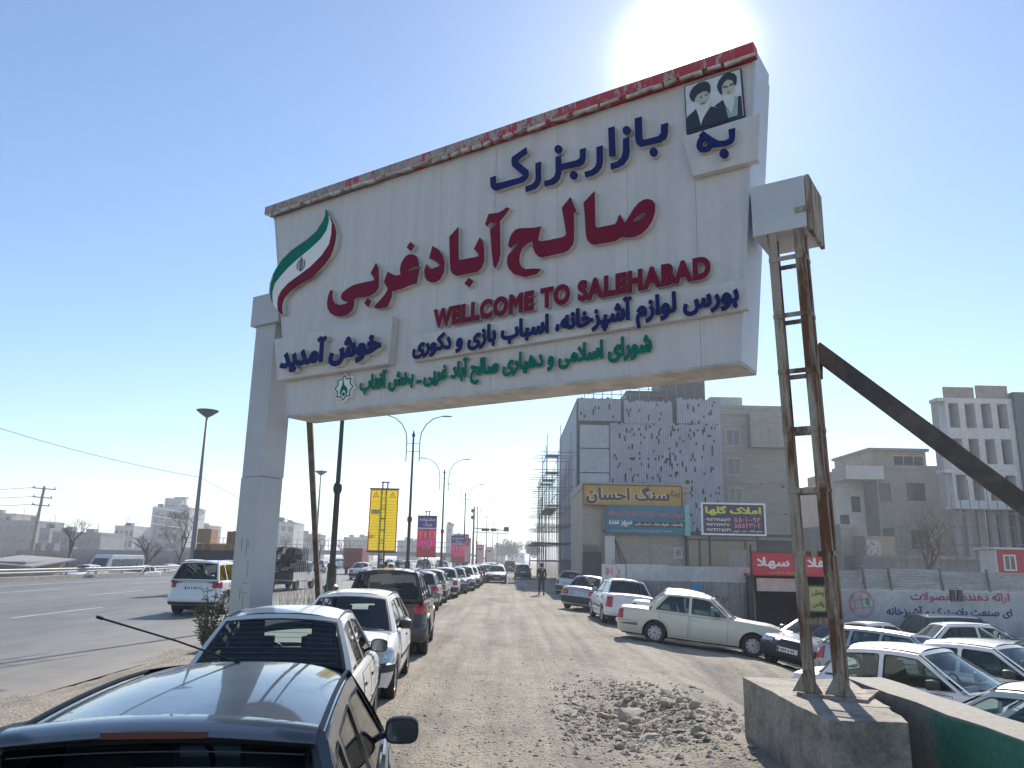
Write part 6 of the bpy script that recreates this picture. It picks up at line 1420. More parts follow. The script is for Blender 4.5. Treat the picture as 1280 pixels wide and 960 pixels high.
far_house('faint grey block beside the leaning brace', 366, 398, 668, 300, 12, 'far_grey', 2, 3)
far_house('faint tan block behind the yellow banner', 430, 462, 672, 320, 12, 'far_tan', 2, 3)
far_house('faint pale block between the yellow and purple banners', 497, 524, 676, 330, 12, 'far_grey', 2, 3)
far_house('dark blue-grey tower on the skyline behind the far purple banner', 558, 565, 657, 300, 8, 'stone_grey', 3, 1, 'slim_tower')
t, f, w, h = house('low_roadside_wall', 'long low grey wall beyond the guard rail below the skyline', 88, 258, 688, 120, 3, M['stone_grey'], -1, cat='wall', parapet=.6)
t, f, w, h = house('low_shed', 'low dark-roofed shed at the left edge beyond the guard rail', -20, 33, 701, 62, 5, M['far_tan'], -1, parapet=0)
b = MB(); b.add([(-.5, -.7, h - .2), (w + .9, -.7, h - .45), (w + .9, 5.5, h + .1), (-.5, 5.5, h + .35), (-.5, -.7, h - .08), (w + .9, -.7, h - .33), (w + .9, 5.5, h + .22), (-.5, 5.5, h + .47)], [(0,3,2,1),(4,5,6,7),(0,1,5,4),(1,2,6,5),(2,3,7,6),(3,0,4,7)]); b.build('roof', M['far_grey'], t)
far_house('rust-roofed long workshop behind the utility pole', 20, 88, 688, 150, 10, 'rust_roof', 1, 6, 'workshop', parapet=.2)
# ------------------------------------------------------------------ trees and plants
M['bark'] = two('bark', (.075, .06, .05), (.14, .115, .095), 3, .4, .6, .95, bump=.5, fine=20)
M['twig'] = plain('twig', (.13, .105, .085), .9, var=.25)
def bare_tree(x, y, z, H, label, seed, name='bare_tree', spread=.55, group=None, pruned=False, depth=5, tr=.16):
    t = thing(name, label, 'tree', (x, y, z), group=group); rnd = random.Random(seed); tk = MB(); br = MB()
    def grow(p, d, L, r_, lv):
        n_ = 3; pts = [p]; q = p.copy(); dd = d.copy()
        for _ in range(n_):
            dd = (dd + Vector((rnd.gauss(0, .14), rnd.gauss(0, .14), rnd.gauss(.03, .06)))).normalized(); q = q + dd * L / n_; pts.append(q)
        rad = [lerp(r_, r_ * .66, k / n_) for k in range(n_ + 1)]
        (tk if lv == 0 else br).tube(pts, rad, 8 if lv < 2 else 4 if lv < 4 else 3, caps=lv < 2)
        if lv >= depth: return
        for _ in range((3 if lv < 2 else 2) + (rnd.random() < .5)):
            ax = Vector((rnd.gauss(0, 1), rnd.gauss(0, 1), 0)).normalized(); a = rnd.uniform(.35, .95) * spread * 1.6
            nd = (dd + ax * math.tan(min(a, 1.2))).normalized(); k = rnd.uniform(.6, 1)
            grow(pts[-1] if rnd.random() < .7 else pts[-2], (nd + Vector((0, 0, .12))).normalized(), L * rnd.uniform(.55, .8), max(.008, r_ * .62 * k), lv + 1)
        if pruned and lv >= 3:
            for _ in range(3): br.tube([q, q + Vector((rnd.gauss(0, .4), rnd.gauss(0, .4), rnd.uniform(.2, .8)))], [.012, .004], 3, caps=False)
    grow(Vector((0, 0, -.2)), Vector((rnd.gauss(0, .06), 0, 1)), H * .38, tr, 0)
    tk.build('trunk', M['bark'], t, True); br.build('branches', M['twig'] if not pruned else M['bark'], t, True); return t
for px, pyb, Y, H, lab, sd in ((82, 712, 84, 6.3, 'dark pruned bare tree with knobbly limbs right of the utility pole', 4), (173, 712, 84, 5.4, 'smaller pruned bare tree left of the white tower block', 8), (222, 712, 82, 7.4, 'taller twiggy bare tree in front of the white tower block', 12)):
    x, z = AT(px, pyb, Y); bare_tree(x, Y, -.6, H, lab, sd, pruned=True, depth=4 if H < 6.5 else 5, spread=.6, tr=.24 if H < 6.5 else .15)
x, z = AT(1150, 716, 45); bare_tree(x, 45, -.4, 6.2, 'spreading bare tree behind the corrugated hoarding', 21, depth=5, spread=.75)
x, z = AT(404, 712, 96); bare_tree(x, 96, -.1, 5.5, 'bare tree behind the leaning brace across the highway', 33, depth=5)
x, z = AT(432, 712, 115); bare_tree(x, 115, -.1, 5.0, 'bare tree below the footbridge right of the black lamp post', 37, depth=5)
x, z = AT(360, 712, 130); bare_tree(x, 130, -.1, 6, 'bare tree in the distance right of the left sign column', 41, depth=4)
def leafmass(name, cx, cy, cz, rx, ry, rz, n, s, mat, seed, parent):
    rnd = random.Random(seed); b = MB()
    for _ in range(n):
        u = Vector((rnd.gauss(0, 1), rnd.gauss(0, 1), rnd.gauss(0, 1))).normalized() * rnd.random() ** .4
        p = Vector((cx + u.x * rx, cy + u.y * ry, cz + u.z * rz)) + Vector((rnd.gauss(0, .08), rnd.gauss(0, .08), rnd.gauss(0, .06))) * min(rx, rz)
        a = Vector((rnd.gauss(0, 1), rnd.gauss(0, 1), rnd.gauss(0, 1))).normalized() * s; c = a.cross(Vector((rnd.gauss(0, 1), rnd.gauss(0, 1), rnd.gauss(0, 1)))).normalized() * s * .45
        b.add([p - a, p + c, p + a, p - c], [(0, 1, 2, 3)])
    return b.build(name, mat, parent, recalc=False)
M['leaf_dark'] = plain('dusty_leaf', (.085, .10, .055), .7, var=.35, scale=5); M['leaf_far'] = plain('far_foliage', (.06, .072, .05), .8, var=.3, scale=1); M['dry'] = plain('dry_stalk', (.33, .27, .19), .85, var=.25)
bu = thing('oleander_bush', 'dusty green oleander bush at the foot of the left sign column', 'bush', (-5.25, 14.3, -.03)); rnd = random.Random(3); b = MB(); lf = MB()
for k in range(34):
    a = rnd.uniform(0, 6.28); tip = Vector((math.cos(a) * rnd.uniform(.1, .55), math.sin(a) * rnd.uniform(.1, .5), rnd.uniform(.7, 1.45))); b.tube([(0, 0, 0), tip * .5 + Vector((0, 0, .12)), tip], [.012, .008, .004], 4, caps=False)
    for j in range(26):
        t_ = rnd.uniform(.35, 1); p = tip * t_ + Vector((0, 0, .12 * (1 - abs(2 * t_ - 1)))); d = Vector((rnd.gauss(0, 1), rnd.gauss(0, 1), rnd.gauss(.7, .5))).normalized() * rnd.uniform(.07, .14); s_ = d.cross(Vector((rnd.random(), rnd.random(), .3))).normalized() * .014
        lf.add([p, p + d * .5 + s_, p + d, p + d * .5 - s_], [(0, 1, 2, 3)])
b.build('stems', M['twig'], bu); lf.build('leaves', M['leaf_dark'], bu, recalc=False)
def dry_grass(x, y, n, H, lab, sd):
    rnd = random.Random(sd); b = MB()
    for _ in range(n):
        p = Vector((rnd.gauss(0, .25), rnd.gauss(0, .3), 0)); q = p + Vector((rnd.gauss(0, .22), rnd.gauss(0, .2), rnd.uniform(.5, 1) * H)); b.tube([p, (p + q) / 2 + Vector((0, 0, .05)), q], [.006, .004, .002], 3, caps=False)
    o = b.build('dry_weeds', M['dry'], loc=(x, y, -.02)); tag(o, lab, 'weeds', kind='stuff')
dry_grass(-3.95, 13.6, 70, 1.25, 'tall dry weeds right of the left sign column', 1); dry_grass(-4.6, 17.2, 110, 1.5, 'dry weeds between the sign column and the white hatchback', 2); dry_grass(-4.7, 20.0, 90, 1.7, 'dry weeds round the foot of the leaning brace', 5)
sc_ = MB(); rnd = random.Random(77)
for _ in range(2600):
    x = rnd.uniform(-75, -35.5); y = rnd.uniform(70, 118); p = Vector((x, y, -.7)); q = p + Vector((rnd.gauss(0, .5), rnd.gauss(0, .5), rnd.uniform(.6, 2.3))); sc_.tube([p, q], [.03, .01], 3, caps=False)
tag(sc_.build('dry_scrub', M['twig']), 'brown leafless scrub beyond the guard rail', 'scrub', kind='stuff')
for px, Y, H, W_, lab in ((640, 300, 9, 9, 'hazy tree at the far end of the track'), (662, 260, 8, 7, 'hazy tree at the far end of the road left of the scaffold'), (628, 330, 8, 8, 'faint tree beyond the last street lamps')):
    x, _ = AT(px, 700, Y); t = thing('leafy_tree', lab, 'tree', (x, Y, 0)); b = MB(); b.tube([(0, 0, -.5), (.1, 0, H * .4)], [.3, .2], 6); b.build('trunk', M['bark'], t)
    cr = MB()
    rnd = random.Random(px); c = [(rnd.uniform(-.6, .6) * W_ * .5, rnd.uniform(-.6, .6) * W_ * .5, H * rnd.uniform(.45, .85)) for _ in range(9)]
    for cc in c:
        for _ in range(260):
            u = Vector((rnd.gauss(0, 1), rnd.gauss(0, 1), rnd.gauss(0, .8))).normalized() * W_ * .24 * rnd.random() ** .4; p = Vector(cc) + u; a = Vector((rnd.gauss(0, 1), rnd.gauss(0, 1), rnd.gauss(0, 1))).normalized() * .28; q = a.cross(Vector((rnd.random(), rnd.random(), 1))).normalized() * .18; cr.add([p - a, p + q, p + a, p - q], [(0, 1, 2, 3)])
    cr.build('crown', M['leaf_far'], t, recalc=False)
far_house('hazy block at the far end of the road behind the trees', 606, 632, 688, 420, 14, 'far_grey', 2, 3)
far_house('hazy pale block at the far end of the road left of the scaffold', 634, 656, 691, 460, 14, 'far_white', 1, 3)
# ------------------------------------------------------------------ vehicles
P = dict(grey=paint('graphite_paint', (.075, .085, .10), .6, .24, .8, .06), white=WHITE, white2=paint('dull_white_paint', (.66, .66, .65), dirt=.2), silver=paint('silver_paint', (.46, .47, .48), .6, .3), brown=paint('dark_brown_paint', (.035, .026, .026), .3, .3, .7, .1),
    cream=paint('cream_paint', (.66, .63, .50), dirt=.12), black=paint('black_paint', (.012, .013, .016), .1, .25, .8, .06), green=paint('dark_green_paint', (.02, .035, .035), .2, .3, .7, .1), blue=paint('blue_grey_paint', (.09, .11, .14), .4, .3), red=paint('red_paint', (.30, .03, .03)))
PROTO = {}
def place(kind, x, y, rz, pt, label, group=None, cat='car', name='parked_car', z=None, **kw):
    key = kind + str(sorted(kw.items()))
    D = dict(hatch=HATCH, sedan=SEDAN, logan=LOGAN, pride=PRIDE, suv=SUV, paykan=PAYKAN)[kind]
    if key not in PROTO:
        o = spec(**{**D, **kw}).build(name, P[pt], label, cat); PROTO[key] = (o, P[pt], D)
    else:
        src, sp, _ = PROTO[key]; o = copy_tree(src, None, {sp: P[pt]} if pt != 'same' and P[pt] is not sp else None)
        o.name = name
        for k in ('group',):
            if k in o: del o[k]
    o['label'] = label; o['category'] = cat
    if group: o['group'] = group
    a = R(rz); fw = Vector((-math.sin(a), math.cos(a), 0)); ri = Vector((math.cos(a), math.sin(a), 0))
    if z is None:
        G = lambda p: gz(p.x, p.y, False); c = Vector((x, y, 0)); b2 = 1.3; hw_ = .7
        zf, zr_ = (G(c + fw * b2 + ri * hw_) + G(c + fw * b2 - ri * hw_)) / 2, (G(c - fw * b2 + ri * hw_) + G(c - fw * b2 - ri * hw_)) / 2
        zl, zrt = (G(c - ri * hw_ + fw * b2) + G(c - ri * hw_ - fw * b2)) / 2, (G(c + ri * hw_ + fw * b2) + G(c + ri * hw_ - fw * b2)) / 2
        fv = (fw * 2 * b2 + Vector((0, 0, zf - zr_))).normalized(); rv = (ri * 2 * hw_ + Vector((0, 0, zrt - zl))).normalized(); up = rv.cross(fv).normalized(); rv = fv.cross(up)
        m = Matrix((rv, fv, up)).transposed().to_4x4(); m.translation = Vector((x, y, (zf + zr_) / 2)); o.matrix_world = m
    else: o.location = (x, y, z); o.rotation_euler = (0, 0, a)
    return o
KR = 'cars parked nose to tail along the highway verge'
c1 = place('hatch', -1.38, 4.24, 8, 'grey', 'dark grey hatchback with a roof spoiler and whip aerial, nearest the camera', KR, spoiler=True, strip=False, mirror_black=True, roofcrown=.045)
b = MB(); b.tube([(-.05, .22, 1.405), (-.05, .20, 1.425)], [.022, .014], 8); ae = b.build('aerial', M['black_plastic'], c1, True)
b = MB(); b.tube([(-.05, .205, 1.42), (-.30, -.10, 1.56), (-.56, -.42, 1.69)], [.006, .005, .005], 6); b.tube([(-.56, -.42, 1.69), (-.58, -.44, 1.70)], .008, 6); b.build('aerial_rod', M['black_plastic'], ae, True)
place('sedan', -2.30, 8.9, 6, 'white2', 'white saloon seen from behind, parked just ahead of the dark grey hatchback', KR, zr=1.385)
place('hatch', -2.46, 13.05, 183, 'white', 'white hatchback facing the camera with a black bumper strip, behind the dark SUV', KR, bumper='plastic', bz=(.43, .55), mirror_black=True)
place('suv', -2.6, 18.35, 3, 'brown', 'dark brown SUV with roof rails and large tail lamps in the verge row', KR)
place('hatch', -3.5, 32.2, 2, 'white2', 'white hatchback seen from behind, next beyond the dark SUV', KR)
row = [('sedan', -3.55, 37.0, 1, 'white2', 'white saloon'), ('pride', -3.3, 41.5, 1, 'white', 'small white saloon'), ('hatch', -3.1, 46, 181, 'black', 'black hatchback facing the camera'), ('pride', -2.85, 50.5, 181, 'white', 'white car facing the camera'), ('sedan', -2.75, 55.2, 181, 'white2', 'dull white saloon facing the camera'),
       ('hatch', -2.7, 60, 1, 'silver', 'silver hatchback'), ('sedan', -2.6, 65, 1, 'black', 'dark saloon'), ('pride', -2.5, 69.5, 1, 'white', 'white small saloon'), ('hatch', -2.4, 74, 1, 'white2', 'dull white hatchback'), ('sedan', -2.3, 79, 1, 'silver', 'silver saloon'), ('logan', -2.2, 84, 1, 'white', 'white saloon'), ('hatch', -2.1, 89, 1, 'blue', 'blue-grey hatchback'), ('sedan', -2, 94, 1, 'white2', 'white saloon'), ('pride', -1.9, 99, 1, 'black', 'black saloon')]
od = ['second', 'third', 'fourth', 'fifth', 'sixth', 'seventh', 'eighth', 'ninth', 'tenth', 'eleventh', 'twelfth', 'thirteenth', 'fourteenth', 'fifteenth']
for i, (k, x, y, a, p, l) in enumerate(row): place(k, x, y, a, p, '%s in the verge row, %s car past the dark SUV' % (l, od[i]), KR)
place('sedan', -.95, 67, 180, 'silver', 'silver saloon with a dark windscreen driving towards the camera on the track', name='moving_car')
place('sedan', 1.45, 81, 0, 'green', 'dark saloon in the shade at the end of the dirt track', name='parked_car')
place('suv', .2, 112, 0, 'blue', 'hazy dark car far down the track')
place('logan', 4.0, 28.9, 2, 'white', 'white saloon with tall narrow red tail lamps, rear to the camera, beside the cream car', tail=(.58, .93, .60, .8))
place('sedan', 3.75, 35.2, -24, 'silver', 'silver saloon with a black rear bumper behind the white saloon on the right')
place('pride', 4.0, 50, -14, 'white2', 'pale saloon parked by the corner shop beyond the silver saloon')
place('hatch', 4.6, 56, -5, 'black', 'dark car half hidden behind the pale saloon by the corner shop')
place('paykan', 5.16, 22.0, -105, 'cream', 'old cream saloon with chrome bumpers and hubcaps, side-on at the edge of the lot', mirror_black=True)
place('hatch', 5.9, 27.2, -10, 'black', 'black hatchback between the white saloon and the sheet-metal fence')
place('pride', 5.65, 24.5, -105, 'white', 'white car whose bonnet shows just behind the old cream saloon')
place('sedan', 8.2, 21.5, 140, 'black', 'black saloon in front of the old cream car, left of the lattice leg', strip=False)
place('pride', 6.42, 12.55, -141, 'white', 'white saloon with a red tail lamp behind the lattice leg and concrete wall', mirror_black=True, tail=(.62, .84, .50, .8))
place('sedan', 5.85, 8.9, 25, 'white2', 'dull white saloon with black door frames, nearest in the lower right corner', mirror_black=True)
place('sedan', 8.55, 14.2, -146, 'white', 'white saloon with dark side windows, second behind the concrete wall')
place('hatch', 8.55, 17.4, -146, 'silver', 'silver hatchback in the lot behind the white saloon by the wall')
place('hatch', 9.4, 20.6, -140, 'white', 'white hatchback in the lot behind the silver hatchback')
place('hatch', 11.6, 18.6, -146, 'green', 'dark green hatchback in the lot right of the silver hatchback')
place('logan', 14.2, 24.3, -95, 'white', 'white saloon side-on in front of the painted wall')
place('sedan', 14.6, 19.6, 98, 'white', 'white saloon with its nose at the right edge of the lot')
place('pride', 12.6, 27.4, -70, 'white2', 'white car beside the round emblem on the painted wall')
place('suv', 16.0, 28.1, -88, 'black', 'black car standing before the red wall writing')
place('hatch', 21.0, 28.6, -88, 'blue', 'dark car at the right end of the painted wall')
# highway traffic
HW = 'cars driving on the highway'
place('suv', -10.25, 28.2, 0, 'white', 'white SUV with red tail lamps driving away beside the left sign column', HW, 'car', 'moving_car', z=-.004, rails=True)
for k, x, y, a, p, l in (('hatch', -15.9, 56, 0, 'blue', 'dark hatchback on the highway left of the caged pickup'), ('sedan', -12.4, 68, 0, 'white', 'white saloon on the highway left of the dark SUV roof'), ('pride', -9.4, 62, 0, 'white2', 'pale saloon on the highway just past the black lamp base'), ('hatch', -21.2, 90, 0, 'white', 'white hatchback in the middle lane of the highway'),
        ('sedan', -12.6, 96, 0, 'white2', 'dull white saloon far down the near lane of the highway'), ('suv', -9.2, 88, 0, 'silver', 'silver SUV far down the near lane'), ('logan', -24.8, 118, 0, 'white', 'white saloon in the far lane of the highway by the footbridge'), ('sedan', -17.0, 125, 0, 'black', 'dark saloon under the footbridge'), ('hatch', -9.6, 118, 0, 'white', 'white hatchback near the footbridge in the near lane'), ('sedan', -20.8, 140, 0, 'silver', 'silver saloon beside the footbridge pier'), ('pride', -12.9, 150, 0, 'white', 'small white car just before the footbridge')):
    place(k, x, y, a, p, l, HW, 'car', 'moving_car', z=-.004)
for k, px, Y, p, l in (('sedan', 108, 66, 'white', 'white saloon beyond the guard rail left of the minibus'), ('sedan', 176, 68, 'white2', 'white saloon beyond the guard rail right of the minibus'), ('hatch', 207, 78, 'silver', 'small pale hatchback beyond the guard rail nearest the tower block'), ('hatch', 22, 70, 'white', 'white hatchback by the low shed at the left edge')):
    x, _ = AT(px, 708, Y); place(k, x, Y, 172 if px > 30 else 200, p, l, 'cars beyond the guard rail', 'car', 'moving_car', z=-.62)

def wheels(par, axles, r_, W, tw=.22):
    for y in axles:
        for sg in (1, -1):
            t = MB(); t.lathe([(r_ * .6, -tw / 2), (r_ * .95, -tw / 2), (r_, -tw * .35), (r_, tw * .35), (r_ * .95, tw / 2), (r_ * .6, tw / 2)], 20, (0, 0, 0), 'X', False)
            w = t.build('wheel', M['black_rubber'], par, True, 50, loc=(sg * (W - tw / 2), y, r_)); q = MB(); q.lathe([(r_ * .62, sg * tw * .4), (r_ * .5, sg * tw * .15), (.05, sg * tw * .3)], 20, (0, 0, 0), 'X', False); q.build('rim', M['rim'], w, True, 40)
def shell(par, prof, W, mat, name, top=.9):
    zs = [p[1] for p in prof]; z0, z1 = min(zs), max(zs); mid = z0 + (z1 - z0) * .5
    b = MB(); xw = lambda z: W * (1 - (1 - top) * max(0, (z - mid) / (z1 - mid)))
    b.prism(prof, None, lambda a, c, d: Vector((d * xw(c), a, c)), -1, 1); return b.build(name, mat, par, bevel=.05), xw
def sidewin(par, xw, rects, mat='glass_dark'):
    for sg in (1, -1):
        for y0, y1, z0, z1 in rects:
            b = MB(); b.prism(rounded([(y0, z0), (y1, z0), (y1, z1), (y0, z1)], .06), None, lambda a, c, d: Vector((sg * (xw(c) + d), a, c)), .002, .012); b.build('side_window', M['win_glass'], par)
def endpanel(par, pts, nm, mat): b = MB(); b.add(pts, [(0, 1, 2, 3)]); return b.build(nm, mat, par)
def lampset(par, y, xs_, z, mat, nm, w=.10, h=.09):
    for x in xs_: b = MB(); b.box(x - w, y - .02, z - h, x + w, y + .02, z + h); b.build(nm, mat, par, bevel=.015)
# white minibus
x, _ = AT(146, 704, 70); t = thing('minibus', 'white minibus with a dark windscreen beyond the guard rail', 'minibus', (x, 70, -.62), R(170))
bo, xw = shell(t, [(-2.6, .35), (2.35, .35), (2.6, .55), (2.55, 1.05), (2.0, 1.95), (1.75, 2.25), (-2.45, 2.25), (-2.6, 2.0)], .92, P['white2'], 'body', .88)
sidewin(t, xw, [(-2.4, -1.5, 1.25, 1.9), (-1.4, -.5, 1.25, 1.9), (-.4, .5, 1.25, 1.9), (.65, 1.75, 1.2, 1.88)])
endpanel(t, [(-.74, 2.50, 1.12), (.74, 2.50, 1.12), (.68, 2.03, 1.95), (-.68, 2.03, 1.95)], 'windscreen', M['win_glass']); wheels(t, (1.6, -1.6), .33, .92); lampset(t, 2.6, (-.65, .65), .78, M['clear_lens'], 'headlight')
b = MB(); b.box(-.85, 2.5, .34, .85, 2.68, .55); b.build('bumper', M['grey_plastic'], t)
# pickup with tall dark cage
t = thing('pickup_truck', 'small white pickup carrying a tall dark caged load on the highway', 'pickup', (-12.6, 46.5, -.004), R(-3))
bo, xw = shell(t, [(.3, .45), (2.2, .45), (2.3, .9), (1.5, 1.0), (1.0, 1.6), (.3, 1.65)], .80, P['white'], 'cab', .86); sidewin(t, xw, [(.45, 1.15, 1.02, 1.5)])
b = MB(); b.box(-.8, -2.2, .52, .8, .25, .62); b.box(-.8, -2.2, .62, -.76, .25, 1.02); b.box(.76, -2.2, .62, .8, .25, 1.02); b.build('bed', P['white'], t)
b = MB(); b.box(-.8, -2.24, .60, .8, -2.20, 1.0); b.build('tailgate', M['dark_sheet'], t)
b = MB()
for k in range(7):
    x = -.8 + k * 1.6 / 6; b.box(x - .02, -2.22, 1.0, x + .02, -2.18, 2.35)
for k in range(8):
    for sx_ in (-.8, .8): b.box(sx_ - .02, -2.2 + k * .34, 1.0, sx_ + .02, -2.16 + k * .34, 2.3)
for z in (1.3, 1.65, 2.0, 2.32): b.box(-.82, -2.23, z, .82, -2.17, z + .04); b.box(-.83, -2.2, z, -.79, .2, z + .04); b.box(.79, -2.2, z, .83, .2, z + .04)
b.build('cage', M['black_plastic'], t)
b = MB(); rnd = random.Random(2)
for k in range(26): c = Vector((rnd.uniform(-.58, .58), rnd.uniform(-1.95, .0), rnd.uniform(.75, 2.25))); b.obox(c, (rnd.uniform(.1, .2), 0, .03), (0, rnd.uniform(.1, .25), 0), (.02, 0, rnd.uniform(.1, .2)))
b.build('load', plain('dark_load', (.035, .03, .028), .9, var=.5, scale=3), t)
wheels(t, (1.55, -1.35), .31, .80); lampset(t, -2.23, (-.66, .66), .78, M['red_lens'], 'tail_lamp', .07, .10)
b = MB(); b.box(-.78, -2.32, .40, .78, -2.2, .54); b.build('bumper', M['black_plastic'], t)
# lorry with cartons
t = thing('lorry', 'open lorry stacked with brown cartons above a dark tailboard, ahead of the white SUV', 'lorry', (-14.4, 42, -.004), 0)
bo, xw = shell(t, [(2.6, .6), (4.3, .6), (4.4, 1.2), (4.1, 2.2), (2.6, 2.3)], 1.0, P['blue'], 'cab', .92); sidewin(t, xw, [(3.0, 3.9, 1.4, 2.05)])
b = MB(); b.box(-1.05, -3.0, .85, 1.05, 2.5, 1.0)
for a, c in (((-1.05, -3.0), (-1.0, 2.5)), ((1.0, -3.0), (1.05, 2.5))): b.box(a[0], a[1], 1.0, c[0], c[1], 1.9)
b.build('bed', M['dark_sheet'], t); b = MB(); b.box(-1.05, -3.06, .9, 1.05, -3.0, 2.1); b.build('tailgate', M['dark_sheet'], t)
CART = [plain('carton_%d' % k, c, .85, var=.12, scale=2) for k, c in enumerate(((.34, .19, .11), (.29, .16, .10), (.38, .24, .15)))]
rnd = random.Random(6); n_ = 0
for j in range(5):
    for i in range(3):
        for lv in range(2 if (i + j) % 4 else 3):
            z = 1.0 + lv * .72; b = MB(); b.box(-.34, -.5, 0, .34, .5, .70); o = b.build('carton', CART[(i + j + lv) % 3], bevel=.015); b = MB(); b.box(-.04, -.502, .02, .04, .502, .702); b.build('packing_tape', CART[2], o)
            o.location = (-14.4 + (-.69 + i * .69) + rnd.uniform(-.02, .02), 42 - 2.4 + j * 1.02, z); o.rotation_euler.z = rnd.uniform(-.05, .05)
            tag(o, 'brown carton stacked on the open lorry ahead of the white SUV', 'carton', 'cartons stacked on the lorry'); n_ += 1
wheels(t, (3.4, -1.8), .42, 1.03, .26); lampset(t, -3.04, (-.85, .85), .80, M['red_lens'], 'tail_lamp')
# red box lorry
t = thing('box_lorry', 'small lorry with a dark red box body far along the highway', 'lorry', (-16.75, 88, -.004), 0)
b = MB(); b.box(-1.0, -2.6, .75, 1.0, 1.4, 2.75); b.build('red_box', two('dull_red_box', (.22, .03, .035), (.30, .06, .06), 1, .35, .65, .6), t, bevel=.03)
b = MB(); b.box(-.8, -2.62, 1.3, .8, -2.605, 2.4); b.build('rear_door', two('dark_red_door', (.17, .025, .03), (.24, .05, .05), 2, .35, .65, .6), t)
bo, xw = shell(t, [(1.5, .55), (3.0, .55), (3.1, 1.1), (2.8, 2.0), (1.5, 2.1)], .92, P['white2'], 'cab', .92); sidewin(t, xw, [(1.8, 2.6, 1.3, 1.9)]); wheels(t, (2.3, -1.5), .36, .95); lampset(t, -2.62, (-.8, .8), .85, M['red_lens'], 'tail_lamp')
b = MB(); b.box(-.9, -2.5, .55, .9, 1.4, .74); b.build('chassis', M['underbody'], t)

# ------------------------------------------------------------------ people
SKIN = plain('skin', (.36, .22, .15), .6, var=.08); BLK = plain('black_cloth', (.018, .018, .022), .85, var=.3, scale=6); HAIR = plain('black_hair', (.012, .01, .009), .6, var=.2); DRK = plain('dark_trousers', (.022, .024, .032), .85, var=.3, scale=6)
def skin_mesh(nodes, edges, name, mat, parent):
    me = bpy.data.meshes.new(name); me.from_pydata([n[0] for n in nodes], edges, []); o = bpy.data.objects.new(name, me); COL.objects.link(o)
    sk = o.modifiers.new('skin', 'SKIN'); sk.use_smooth_shade = True; sb = o.modifiers.new('sub', 'SUBSURF'); sb.levels = sb.render_levels = 1
    for v, n in zip(me.skin_vertices[0].data, nodes): v.radius = n[1] if isinstance(n[1], tuple) else (n[1], n[1])
    me.skin_vertices[0].data[0].use_root = True
    dg = bpy.context.evaluated_depsgraph_get(); m2 = bpy.data.meshes.new_from_object(o.evaluated_get(dg)); bpy.data.objects.remove(o); m2.name = name
    m2.materials.clear(); m2.materials.append(mat); o = bpy.data.objects.new(name, m2); COL.objects.link(o)
    if parent: setparent(o, parent)
    return o
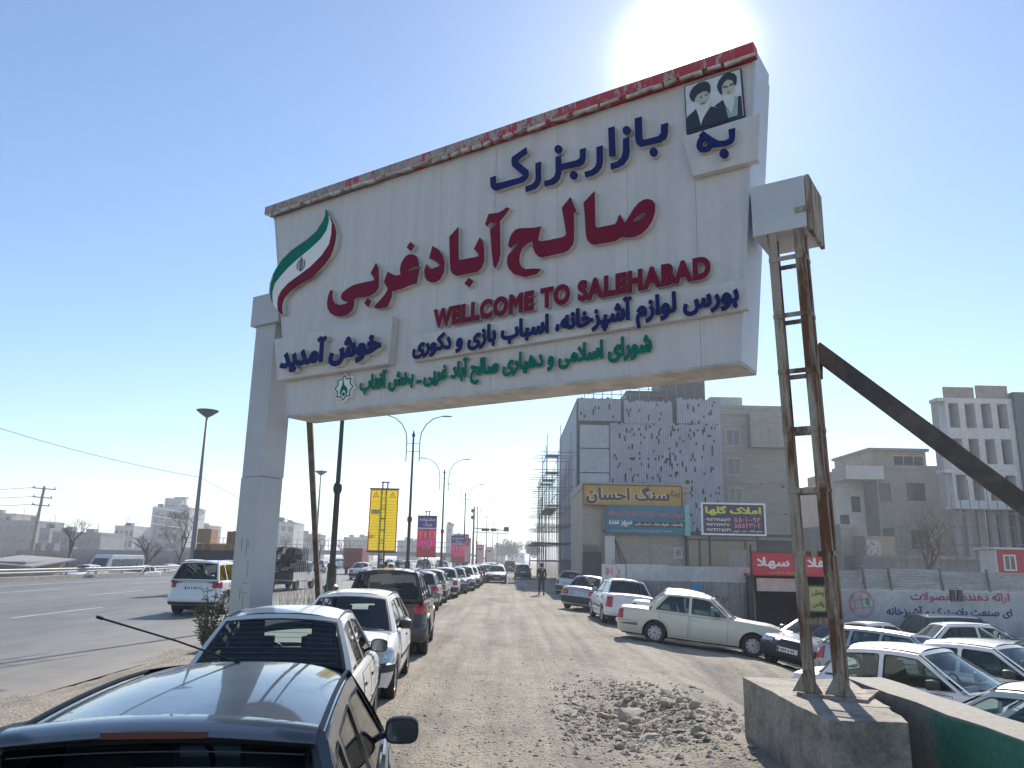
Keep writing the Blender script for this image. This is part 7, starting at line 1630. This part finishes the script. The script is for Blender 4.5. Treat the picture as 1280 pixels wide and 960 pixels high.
def person(x, y, rz, label, stride=.30, swing=.25, z=0):
    t = thing('person', label, 'person', (x, y, z), R(rz)); V = Vector
    hip, kn, an = .92, .49, .08
    L = [V((-.09, 0, hip)), V((-.10, stride * .55, kn + .02)), V((-.10, stride * .8, an)), V((-.10, stride * .8 + .14, .035))]
    Q = [V((.09, 0, hip)), V((.10, -stride * .15, kn)), V((.10, -stride * .95, an + .05)), V((.10, -stride * .95 + .13, .035))]
    nodes = [(V((0, 0, .97)), (.145, .105)), (V((0, 0, 1.15)), (.135, .10)), (V((0, .01, 1.36)), (.165, .11)), (V((0, 0, 1.47)), .055), (V((0, .015, 1.53)), .055), (V((0, .03, 1.62)), (.082, .095)), (V((0, .03, 1.70)), (.07, .085))]
    edges = [(0, 1), (1, 2), (2, 3), (3, 4), (4, 5), (5, 6)]
    def chain(start, pts):
        p = start
        for n in pts: nodes.append(n); edges.append((p, len(nodes) - 1)); p = len(nodes) - 1
        return p
    for leg in (L, Q): chain(0, [(leg[0], .085), (leg[1], .058), (leg[2], .042), (leg[3], (.04, .03))])
    arms = []
    for sg in (-1, 1):
        sw_ = swing * sg; sh = V((sg * .19, 0, 1.40)); el = V((sg * .24, -sw_ * .3, 1.12)); wr = V((sg * .24, sw_ * .5 + .06, .88)); arms.append((sh, el, wr))
        h_ = chain(2, [(sh, .055), (el, .042), (wr, .03), (wr + V((0, .01, -.06)), (.022, .035))])
        for f_ in range(4): q = wr + V((0, -.025 + f_ * .018, -.10)); chain(h_, [(q, .009), (q + V((-sg * .012, .004, -.045 + .008 * abs(f_ - 1.5))), .008)])
        chain(h_, [(wr + V((-sg * .01, .045, -.07)), .010), (wr + V((-sg * .015, .06, -.10)), .008)])
    nodes.append((V((0, .125, 1.605)), .014)); edges.append((5, len(nodes) - 1))
    for sg in (-1, 1): nodes.append((V((sg * .085, .02, 1.615)), .016)); edges.append((5, len(nodes) - 1))
    body = skin_mesh(nodes, edges, 'body', SKIN, t)
    for sg in (-1, 1): b = MB(); b.lathe([(.001, .012), (.011, .004), (.012, 0)], 8, (sg * .032, .116, 1.632), 'Y'); b.build('eye', HAIR, t)
    j = [(V((0, 0, .90)), (.175, .135)), (V((0, 0, 1.15)), (.16, .125)), (V((0, .01, 1.37)), (.19, .13)), (V((0, 0, 1.46)), .075)]; je = [(0, 1), (1, 2), (2, 3)]
    for sh, el, wr in arms:
        n0 = len(j); j += [(sh, .072), (el, .058), (wr + V((0, 0, .02)), .042)]; je += [(2, n0), (n0, n0 + 1), (n0 + 1, n0 + 2)]
    skin_mesh(j, je, 'jacket', BLK, t)
    tr_ = [(V((0, 0, .95)), (.16, .12))]; te = []
    for leg in (L, Q):
        n0 = len(tr_); tr_ += [(leg[0], .10), (leg[1], .072), (leg[2] + V((0, 0, .03)), .058)]; te += [(0, n0), (n0, n0 + 1), (n0 + 1, n0 + 2)]
    skin_mesh(tr_, te, 'trousers', DRK, t)
    for leg in (L, Q): b = MB(); p = leg[2]; d = leg[3] - leg[2]; b.obox(p + d * .45 + V((0, 0, -.02)), (.045, 0, 0), (d * .85) * .85, (0, 0, .04)); b.build('shoe', HAIR, t, bevel=.02)
    skin_mesh([(V((0, .005, 1.64)), (.09, .09)), (V((0, .01, 1.705)), (.082, .095)), (V((0, -.03, 1.57)), (.07, .05))], [(0, 1), (0, 2)], 'hair', HAIR, t)
    return t
person(1.9, 45.2, 5, 'person in black clothes walking away along the middle of the dirt track', z=.02)
person(-5.55, 36.0, 70, 'person in dark clothes standing behind the dark SUV, nearer the yellow banner', .04, .05)
person(-5.05, 36.4, -100, 'person in dark clothes standing behind the dark SUV, nearer the street lamp', .04, .05)

# ------------------------------------------------------------------ air
m = bpy.data.materials.new('dusty_air'); m.use_nodes = True; nt = m.node_tree; nt.nodes.clear()
o_ = nt.nodes.new('ShaderNodeOutputMaterial'); vp = nt.nodes.new('ShaderNodeVolumePrincipled'); vp.inputs['Color'].default_value = (.82, .87, .95, 1); vp.inputs['Density'].default_value = HAZE; vp.inputs['Anisotropy'].default_value = .35
nt.links.new(vp.outputs[0], o_.inputs['Volume'])
if HAZE > 0:
    b = MB(); b.box(-1900, -80, -3, 1900, 2700, 40); hz = b.build('haze', m); tag(hz, 'thin dusty haze over the whole place', 'haze', kind='stuff')
